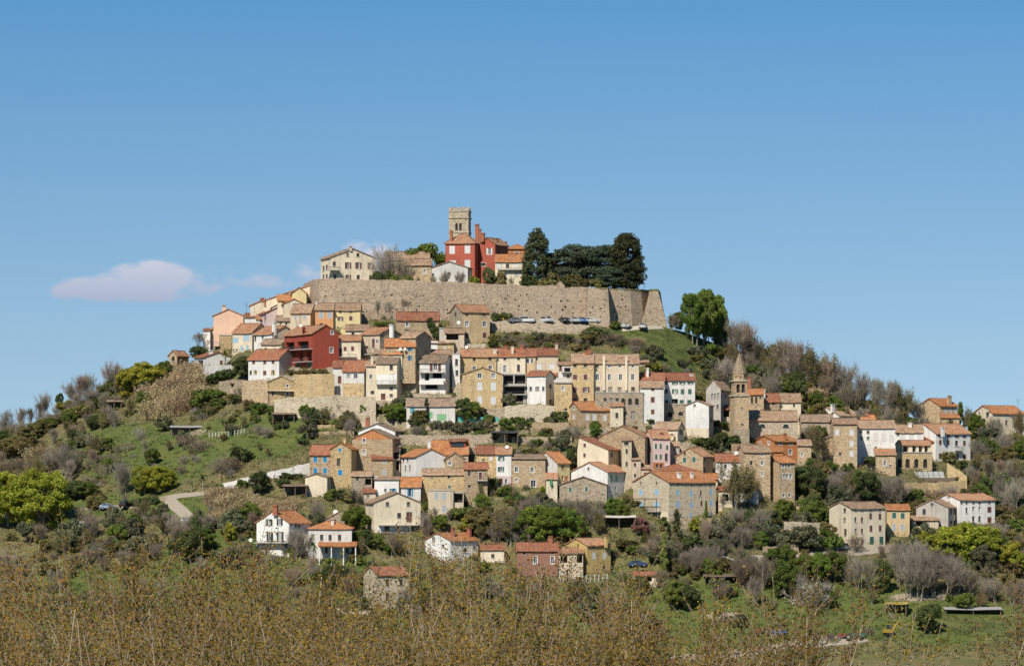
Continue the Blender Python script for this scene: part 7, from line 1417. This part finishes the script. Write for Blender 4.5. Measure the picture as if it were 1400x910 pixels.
# lower left gardens
for x, yb, hh, k, w_ in ((390, 590, 80, 'dbush', 1), (440, 600, 90, 'bsh', 1.1), (500, 600, 110, 'bareg', 1), (540, 620, 100, 'bare', 1), (330, 600, 60, 'bush', 1), (30, 500, 60, 'dbush', 1.3), (90, 440, 40, 'dbush', 1.6), (40, 440, 40, 'dbush', 1.6), (130, 440, 40, 'dbush', 1.4), (190, 190, 110, 'olive', 1.1), (160, 230, 60, 'dbush', 1), (430, 150, 130, 'bud', .8), (480, 160, 120, 'bareg', .8), (550, 140, 120, 'dark', .8), (40, 120, 60, 'olive', 1.1), (980, 650, 110, 'green', .7), (960, 720, 120, 'bud', .8), (1020, 700, 80, 'bsh', 1), (1200, 720, 90, 'dbush', 1), (1160, 720, 80, 'bush', 1), (1220, 640, 110, 'cyp', 1.1), (560, 760, 80, 'bush', 1), (540, 470, 50, 'bsh', 1)): T(k, 'H', x, yb, hh, w_)
for x, yb, hh, k, w_ in ((470, 440, 115, 'palm', 1), (740, 380, 110, 'green', 1), (790, 390, 120, 'dark', .9), (850, 395, 110, 'green', 1), (930, 430, 100, 'bright', .9), (1000, 440, 110, 'bud', .9), (740, 250, 110, 'bud', .8), (690, 260, 70, 'bsh', 1), (350, 450, 215, 'bareg', .8), (400, 440, 160, 'bareg', .8), (310, 430, 120, 'bareg', .7), (580, 480, 50, 'bush', 1), (720, 440, 50, 'bshr', 1), (600, 620, 170, 'dark', 1.0), (560, 640, 120, 'dark', 1.0), (650, 560, 90, 'bare', 1), (1150, 780, 180, 'dark', .9), (1110, 780, 130, 'dark', 1)): T(k, 'J', x, yb, hh, w_)
for k_ in range(34): T('reed', 'J', -110 + (k_ * 53 % 460), 78 + (k_ * 37 % 120) + 60, 60, 1.25)
for k_ in range(8): T('reed', 'N', 1040 + (k_ * 29 % 150), 800 + (k_ * 23 % 60), 75, 1.2)
for k_ in range(9): T('dbush', 'N', 632 + k_ * 14, 806, 45, .8)
T('dark', 'O', 1195, 118, 115, 1.0); T('bush', 'O', 1120, 90, 45, 1.2); T('bush', 'O', 1000, 100, 40, 1.4); T('bsh', 'O', 960, 165, 50, 1); T('dark', 'O', 880, 440, 190, .8); T('dark', 'O', 900, 330, 110, .5, None, None); T('yg', 'O', 1060, 330, 100, .7); T('bsh', 'O', 660, 270, 60, 1.3); T('bsh', 'O', 720, 260, 60, 1.3); T('bsh', 'O', 380, 250, 90, 1.1); T('obush', 'O', 440, 190, 70, 1)
# ------------------------------------------------------------------ scattered scrub, each plant its own object
def blocked(p, pad=.8):
    for h in HOUSES:
        c = h['root'].location; dx, dy_ = p.x - c.x, p.y - c.y
        if abs(dx) > 16 or abs(dy_) > 16: continue
        a = -h['root'].rotation_euler.z; x = dx * math.cos(a) - dy_ * math.sin(a); y = dx * math.sin(a) + dy_ * math.cos(a)
        if abs(x) < h['hw'] + pad and abs(y) < h['hd'] + pad: return True
    return False
def hides(u, v, hm):
    """would it stand in front of a facade?"""
    for h in HOUSES:
        if h['u0'] - 3 < u < h['u1'] + 3 and h['vb'] - 4 < v < h['vb'] + hm * 5.2 - 2: return True
    return False
sr = random.Random(21)
def scatter(n, cu, cv, ru, rv, kinds, h0, h1):
    for _ in range(n):
        t = sr.uniform(0, 6.28); q = math.sqrt(sr.random()); u, v = cu + ru * q * math.cos(t), cv + rv * q * math.sin(t)
        if v < crest(u) + 2 or v > 898: continue
        k = sr.choice(kinds); hm = sr.uniform(h0, h1); p = G(u, v)
        if k in ('bsh', 'bshr') and sr.random() < .45: k = 'obush'
        if blocked(p) or hides(u, v, hm): continue
        plant(k, u, v, hm, sr.uniform(.9, 1.4), rr=sr)
for k_ in range(46):   # scrub along the skyline
    u = sr.uniform(-10, 235); v = crest(u) + sr.uniform(2, 16); plant(sr.choice(['obush', 'bsh', 'bush', 'bshr', 'dbush', 'obush']), u, v, sr.uniform(1.8, 3.8), sr.uniform(1.1, 1.6), rr=sr)
for k_ in range(70):
    u = sr.uniform(985, 1262); v = crest(u) + sr.uniform(2, 28); p = G(u, v)
    if not blocked(p): plant(sr.choice(['obush', 'bsh', 'bush', 'bshr', 'dbush', 'bud', 'bush']), u, v, sr.uniform(1.8, 3.6), sr.uniform(1.1, 1.6), rr=sr)
scatter(46, 60, 640, 110, 50, ['bsh', 'obush', 'bsh', 'bshr', 'bush'], 1.5, 3.5); scatter(24, 150, 540, 60, 28, ['bsh', 'obush', 'ybush', 'bsh'], 1, 2.5); scatter(26, 250, 560, 80, 30, ['bsh', 'bush', 'bsh', 'obush', 'blos'], 1, 2.6)
scatter(16, 200, 650, 120, 40, ['bsh', 'obush', 'bush', 'blos'], .8, 2.0); scatter(26, 330, 570, 70, 25, ['obush', 'bush', 'bsh'], .8, 2.0); scatter(50, 640, 700, 90, 35, ['obush', 'bsh', 'bush', 'dbush', 'bshr'], 1.2, 3.2); scatter(34, 470, 690, 60, 25, ['obush', 'bsh', 'bush'], 1.2, 2.8)
scatter(40, 1020, 745, 170, 35, ['bsh', 'obush', 'bshr', 'dbush', 'bush', 'bsh'], 1.2, 3.2); scatter(34, 1130, 680, 60, 45, ['obush', 'bush', 'bsh', 'dbush'], 1.5, 3.2); scatter(44, 1350, 690, 70, 80, ['bsh', 'obush', 'bshr', 'bush', 'dbush'], 1.5, 3.5); scatter(40, 1330, 770, 90, 40, ['bsh', 'obush', 'bshr', 'bush'], 1.5, 3.6)
scatter(40, 930, 790, 110, 25, ['bsh', 'obush', 'bshr', 'bush'], 1.2, 3.0); scatter(24, 1130, 820, 180, 40, ['bsh', 'obush', 'bush'], .8, 1.8); scatter(36, 1130, 545, 110, 28, ['obush', 'bush', 'bsh', 'ybush'], 1.0, 2.6); scatter(24, 1000, 500, 60, 25, ['obush', 'bush', 'bsh'], 1, 2.2)
scatter(34, 720, 590, 90, 18, ['bsh', 'obush', 'bush', 'dbush'], .8, 2.0); scatter(24, 500, 575, 90, 14, ['bush', 'obush', 'bsh'], .8, 1.8); scatter(30, 770, 470, 110, 10, ['bsh', 'obush', 'bsh'], 1.0, 2.2); scatter(50, 250, 740, 260, 25, ['bsh', 'obush', 'bush', 'bshr'], 1.2, 3.0); scatter(40, 680, 790, 220, 50, ['obush', 'bush', 'bshr'], 1.2, 3.0); scatter(24, 450, 780, 80, 50, ['bush', 'obush', 'dbush', 'bsh'], 1.0, 2.6); scatter(40, 150, 800, 180, 60, ['bsh', 'obush', 'bush', 'bshr'], 1.4, 3.4)
scatter(60, 850, 640, 200, 60, ['obush', 'bush', 'obush', 'bsh'], .7, 2.0); scatter(70, 600, 540, 190, 60, ['obush', 'bush', 'olive', 'bsh', 'olive'], .7, 2.0)
def grove(n, cu, cv, ru, rv, kinds, h0, h1, slack=.25):
    for _ in range(n):
        t = sr.uniform(0, 6.28); q = math.sqrt(sr.random()); u, v = cu + ru * q * math.cos(t), cv + rv * q * math.sin(t)
        if v < crest(u) + 2 or v > 898: continue
        hm = sr.uniform(h0, h1)
        if blocked(G(u, v), 1.2) or (hides(u, v, hm * .9) and sr.random() > slack): continue
        k = sr.choice(kinds); mt = None
        if k == 'green': mt = sr.choice(['lf_gr', 'lf_ob', 'lf_br', 'lf_ol'])
        plant(k, u, v, hm, sr.uniform(.75, 1.1), None, mt, rr=sr)
BT = ['bare', 'bareg', 'bud', 'barer']
for k_ in range(34):
    u = sr.uniform(-15, 170); v = crest(u) + sr.uniform(1, 12); plant(sr.choice(BT + ['bareg', 'green']), u, v, sr.uniform(2.5, 6.2), sr.uniform(.8, 1.2), rr=sr)
grove(42, 1010, 762, 130, 34, BT + ['green', 'bare', 'olive', 'olive'], 3, 7); grove(34, 1120, 675, 62, 45, BT + ['green', 'olive', 'green'], 3, 6.5); grove(50, 1310, 745, 100, 60, BT + ['green', 'bare', 'bareg', 'olive'], 3.5, 7.5); grove(34, 1365, 650, 45, 60, BT + ['green', 'olive'], 3, 7)
grove(30, 60, 620, 80, 45, BT + ['olive', 'green', 'bud'], 3, 6); grove(44, 200, 735, 170, 32, BT + ['green', 'olive', 'bud'], 3, 6.5); grove(30, 430, 760, 110, 60, BT + ['green', 'olive', 'bright'], 3, 6.5); grove(28, 620, 585, 110, 22, ['olive', 'green', 'bud', 'bright', 'bareg', 'olive'], 2, 4)
grove(56, 1120, 535, 150, 30, BT + ['bare', 'bud', 'green', 'olive'], 4, 9, .05); grove(22, 760, 472, 100, 10, ['olive', 'bud', 'bareg', 'green', 'bare'], 2, 3.4, .05); grove(40, 690, 725, 130, 30, BT + ['green', 'bright', 'olive', 'bud'], 3, 7); grove(26, 100, 560, 120, 30, BT + ['green', 'dark'], 3, 6.5)
grove(24, 500, 575, 90, 18, ['olive', 'bud', 'green', 'bareg'], 2, 4); grove(30, 870, 650, 180, 60, ['bud', 'green', 'olive', 'bareg'], 2, 4.5, .05); grove(40, 170, 800, 200, 60, BT + ['green', 'bud', 'olive'], 3, 6.5); grove(40, 640, 830, 200, 40, BT + ['green', 'bud', 'olive'], 3, 6.5); grove(26, 900, 800, 120, 30, BT + ['olive', 'green'], 3, 6); grove(14, 300, 610, 120, 40, ['bareg', 'olive', 'bud', 'green'], 2, 4.5); grove(14, 1230, 800, 170, 40, BT + ['green'], 3, 5)
# ------------------------------------------------------------------ low ground cover nobody could count
def ground_cover(name, mat, n, test, size, hh, label, tufts=9):
    pts = []; cr_ = random.Random(len(name))
    while len(pts) < n:
        u = cr_.uniform(-60, 1460); v = cr_.uniform(crest(min(max(u, -600), 2000)) + 1, 900)
        if test(u, v, cr_):
            p = Gd(u, v)
            if any((p.x - q[0]) ** 2 + (p.y - q[1]) ** 2 < q[2] ** 2 for a in (-1, 0, 1) for b in (-1, 0, 1) for q in RIB.get((int(p.x // 8) + a, int(p.y // 8) + b), ())): continue
            pts.append(p)
    p = np.repeat(np.array([tuple(x) for x in pts]), tufts, 0); p += nrg.normal(size=p.shape) * [size, size, hh * .3]; p[:, 2] += hh * .35
    me = quads_mesh(name, p, .3, mat, np.tile([[0, -.3, .5]], (len(p), 1))); o = link(name, me); tag(o, label, 'undergrowth', kind='stuff')
def gsum(u, v): return sum(w_ * ell(u, v, a, b, x, y) for a, b, x, y, w_ in GREEN)
def esum(u, v): return sum(w_ * ell(u, v, a, b, x, y) for a, b, x, y, w_ in EARTH)
ground_cover('brown_undergrowth', MATS['lf_ob'], 9000, lambda u, v, r: gsum(u, v) < .35 and esum(u, v) < r.uniform(.1, .9), .55, .7, 'brown undergrowth covering the slopes between the shrubs')
ground_cover('dry_grass', MATS['lf_re'], 1500, lambda u, v, r: gsum(u, v) < .5 and r.random() < .8, .4, .4, 'dry straw-coloured grass on banks and terraces', 7)
ground_cover('green_undergrowth', MATS['lf_herb'], 9000, lambda u, v, r: esum(u, v) < .7 and (gsum(u, v) > .15 or r.random() < .4), .5, .35, 'low green herbs and grass tufts on the meadows and gardens', 8)
ground_cover('twiggy_undergrowth', MATS['tw_ug'], 6000, lambda u, v, r: gsum(u, v) < .3 and esum(u, v) < .5, .6, 1.1, 'grey twiggy undergrowth on the scrubby slopes', 9)
# ------------------------------------------------------------------ foreground trees below the viewpoint
FG = []
def grow_fg(rr, p, d, L_, r, lev, segs, lean):
    steps = (5, 8, 4, 3)[lev]; pts = [p]; dirs = [d]
    for k in range(steps):
        wb = (.06, .075, .10, .14)[lev]
        d = (d + Vector((rr.gauss(0, wb), rr.gauss(0, wb), rr.gauss(0, wb) + .03)) + lean * .3).normalized(); q = p + d * (L_ / steps)
        segs.append((*p, *q, r * (1 - .92 * k / steps), r * (1 - .92 * (k + 1) / steps), lev)); p = q; pts.append(p); dirs.append(d)
    if lev == 3: return
    for c in range(rr.randint(*((6, 7), (11, 15), (4, 6))[lev])):
        f = rr.uniform(.35, 1.0) if lev == 0 else rr.uniform(.15, 1.0); i = min(steps - 1, int(f * steps)); q = pts[i].lerp(pts[i + 1], min(1, f * steps - i))
        nd_ = vrot(dirs[i + 1], rr.uniform(.15, .6) if lev == 0 else rr.uniform(.35, .8), rr.uniform(0, 6.28)); nd_ = (nd_ + Vector((0, 0, .25))).normalized()
        if lev == 0: Ln = min(9.0, max(1.5, (12.0 * rr.uniform(.80, 1.0) - .12 * (q.x ** 2 + q.y ** 2) ** .5 - q.z) / max(.45, nd_.z + .1)))
        elif lev == 1: Ln = rr.uniform(.9, 2.0) * (1.2 - .75 * f)
        else: Ln = rr.uniform(.35, .85)
        grow_fg(rr, q, nd_, Ln, max(.006, r * (1 - .6 * f) * (.62, .38, .45)[lev]), lev + 1, segs, lean)
def proto_fg(i, lean):
    rr = random.Random(100 + i); segs = []
    for k in range(4):
        d = Vector((lean + rr.gauss(0, .16), rr.gauss(0, .16), 1)).normalized(); grow_fg(rr, Vector((rr.uniform(-.8, .8), rr.uniform(-.8, .8), -1)), d, 5.5, .15, 0, segs, Vector((lean * .06, 0, 0)))
    s = np.array(segs); lv = s[:, 8]; thick = s[(lv <= 1)][:, :8]; thick[:, 6:8] = np.maximum(thick[:, 6:8], .0075); thin = s[lv > 1][:, :8]; thin[:, 6:8] = np.maximum(thin[:, 6:8] * .8, .0042)
    n = 68000; tw = thin[nrg.integers(0, len(thin), n)]; f = nrg.random((n, 1)); tp = tw[:, :3] * (1 - f) + tw[:, 3:6] * f + nrg.normal(size=(n, 3)) * .04
    half = n * 3 // 5
    FG.append((seg_mesh('limbs_fg%d' % i, thick, MATS['tw_limb'], 6), seg_mesh('twigs_fg%d' % i, thin, MATS['tw_rd'], 3), quads_mesh('leaves_fg%d' % i, tp[:half], .031, MATS['lf_am']), quads_mesh('leaves_fgb%d' % i, tp[half:], .029, MATS['lf_fg']), 12.0))
for i, ln in enumerate((.10, .34, .46, -.12)): proto_fg(i, ln)
NEARG = [(0, -2.2), (20, -6), (45, -12.5), (75, -19), (110, -25), (170, -31), (260, -37), (400, -44), (560, -48)]
def fg_tree(u, vtop, Y, pi, rot, group='budding trees in the foreground'):
    vtop -= 48 if u < 820 else 4
    zg = ZC + lerp_tab(NEARG, Y); top = ZC + (VH - vtop) / F * Y; lm, tm, l1, l2, hmax = FG[pi]; s = (top - zg) / hmax
    r = empty('foreground_tree', ((u - 700) / F * Y, Y, zg), rot); r.scale = (s, s, s); tag(r, 'foreground tree with pale slanting branches and small amber-brown leaves', 'tree', group)
    for n_, m_ in (('limbs', lm), ('twigs', tm), ('leaves', l1), ('leaves', l2)): link(n_, m_, r)
fr_ = random.Random(9)
for k, (u, vt, Y) in enumerate(((-70, 762, 96), (20, 772, 104), (95, 742, 100), (175, 762, 92), (255, 740, 106), (330, 768, 98), (385, 795, 90), (455, 815, 104), (545, 775, 106), (610, 750, 98), (675, 744, 104), (735, 782, 94), (800, 846, 104), (865, 900, 100))):
    fg_tree(u, vt, Y, (0, 1, 3, 2, 0, 1, 2, 3, 1, 0, 2, 1, 3, 0)[k], fr_.uniform(-.6, .6))
for k, (u, vt) in enumerate(((-20, 812), (120, 818), (240, 826), (370, 838), (520, 850), (640, 826), (760, 865))): fg_tree(u, vt, fr_.uniform(72, 84), (2, 1, 0, 1, 2, 3, 1)[k], fr_.uniform(-.6, .6))
for k, (u, vt) in enumerate(((-40, 745), (55, 735), (140, 728), (215, 735), (290, 735), (560, 768), (640, 738), (705, 752), (770, 800), (430, 800))): fg_tree(u, vt, fr_.uniform(125, 165), k % 4, fr_.uniform(-.6, .6))
for k, (u, vt) in enumerate(((945, 892), (1090, 908), (1215, 884), (1350, 902), (1415, 892))): fg_tree(u, vt, fr_.uniform(125, 150), k % 4, fr_.uniform(-.6, .6))
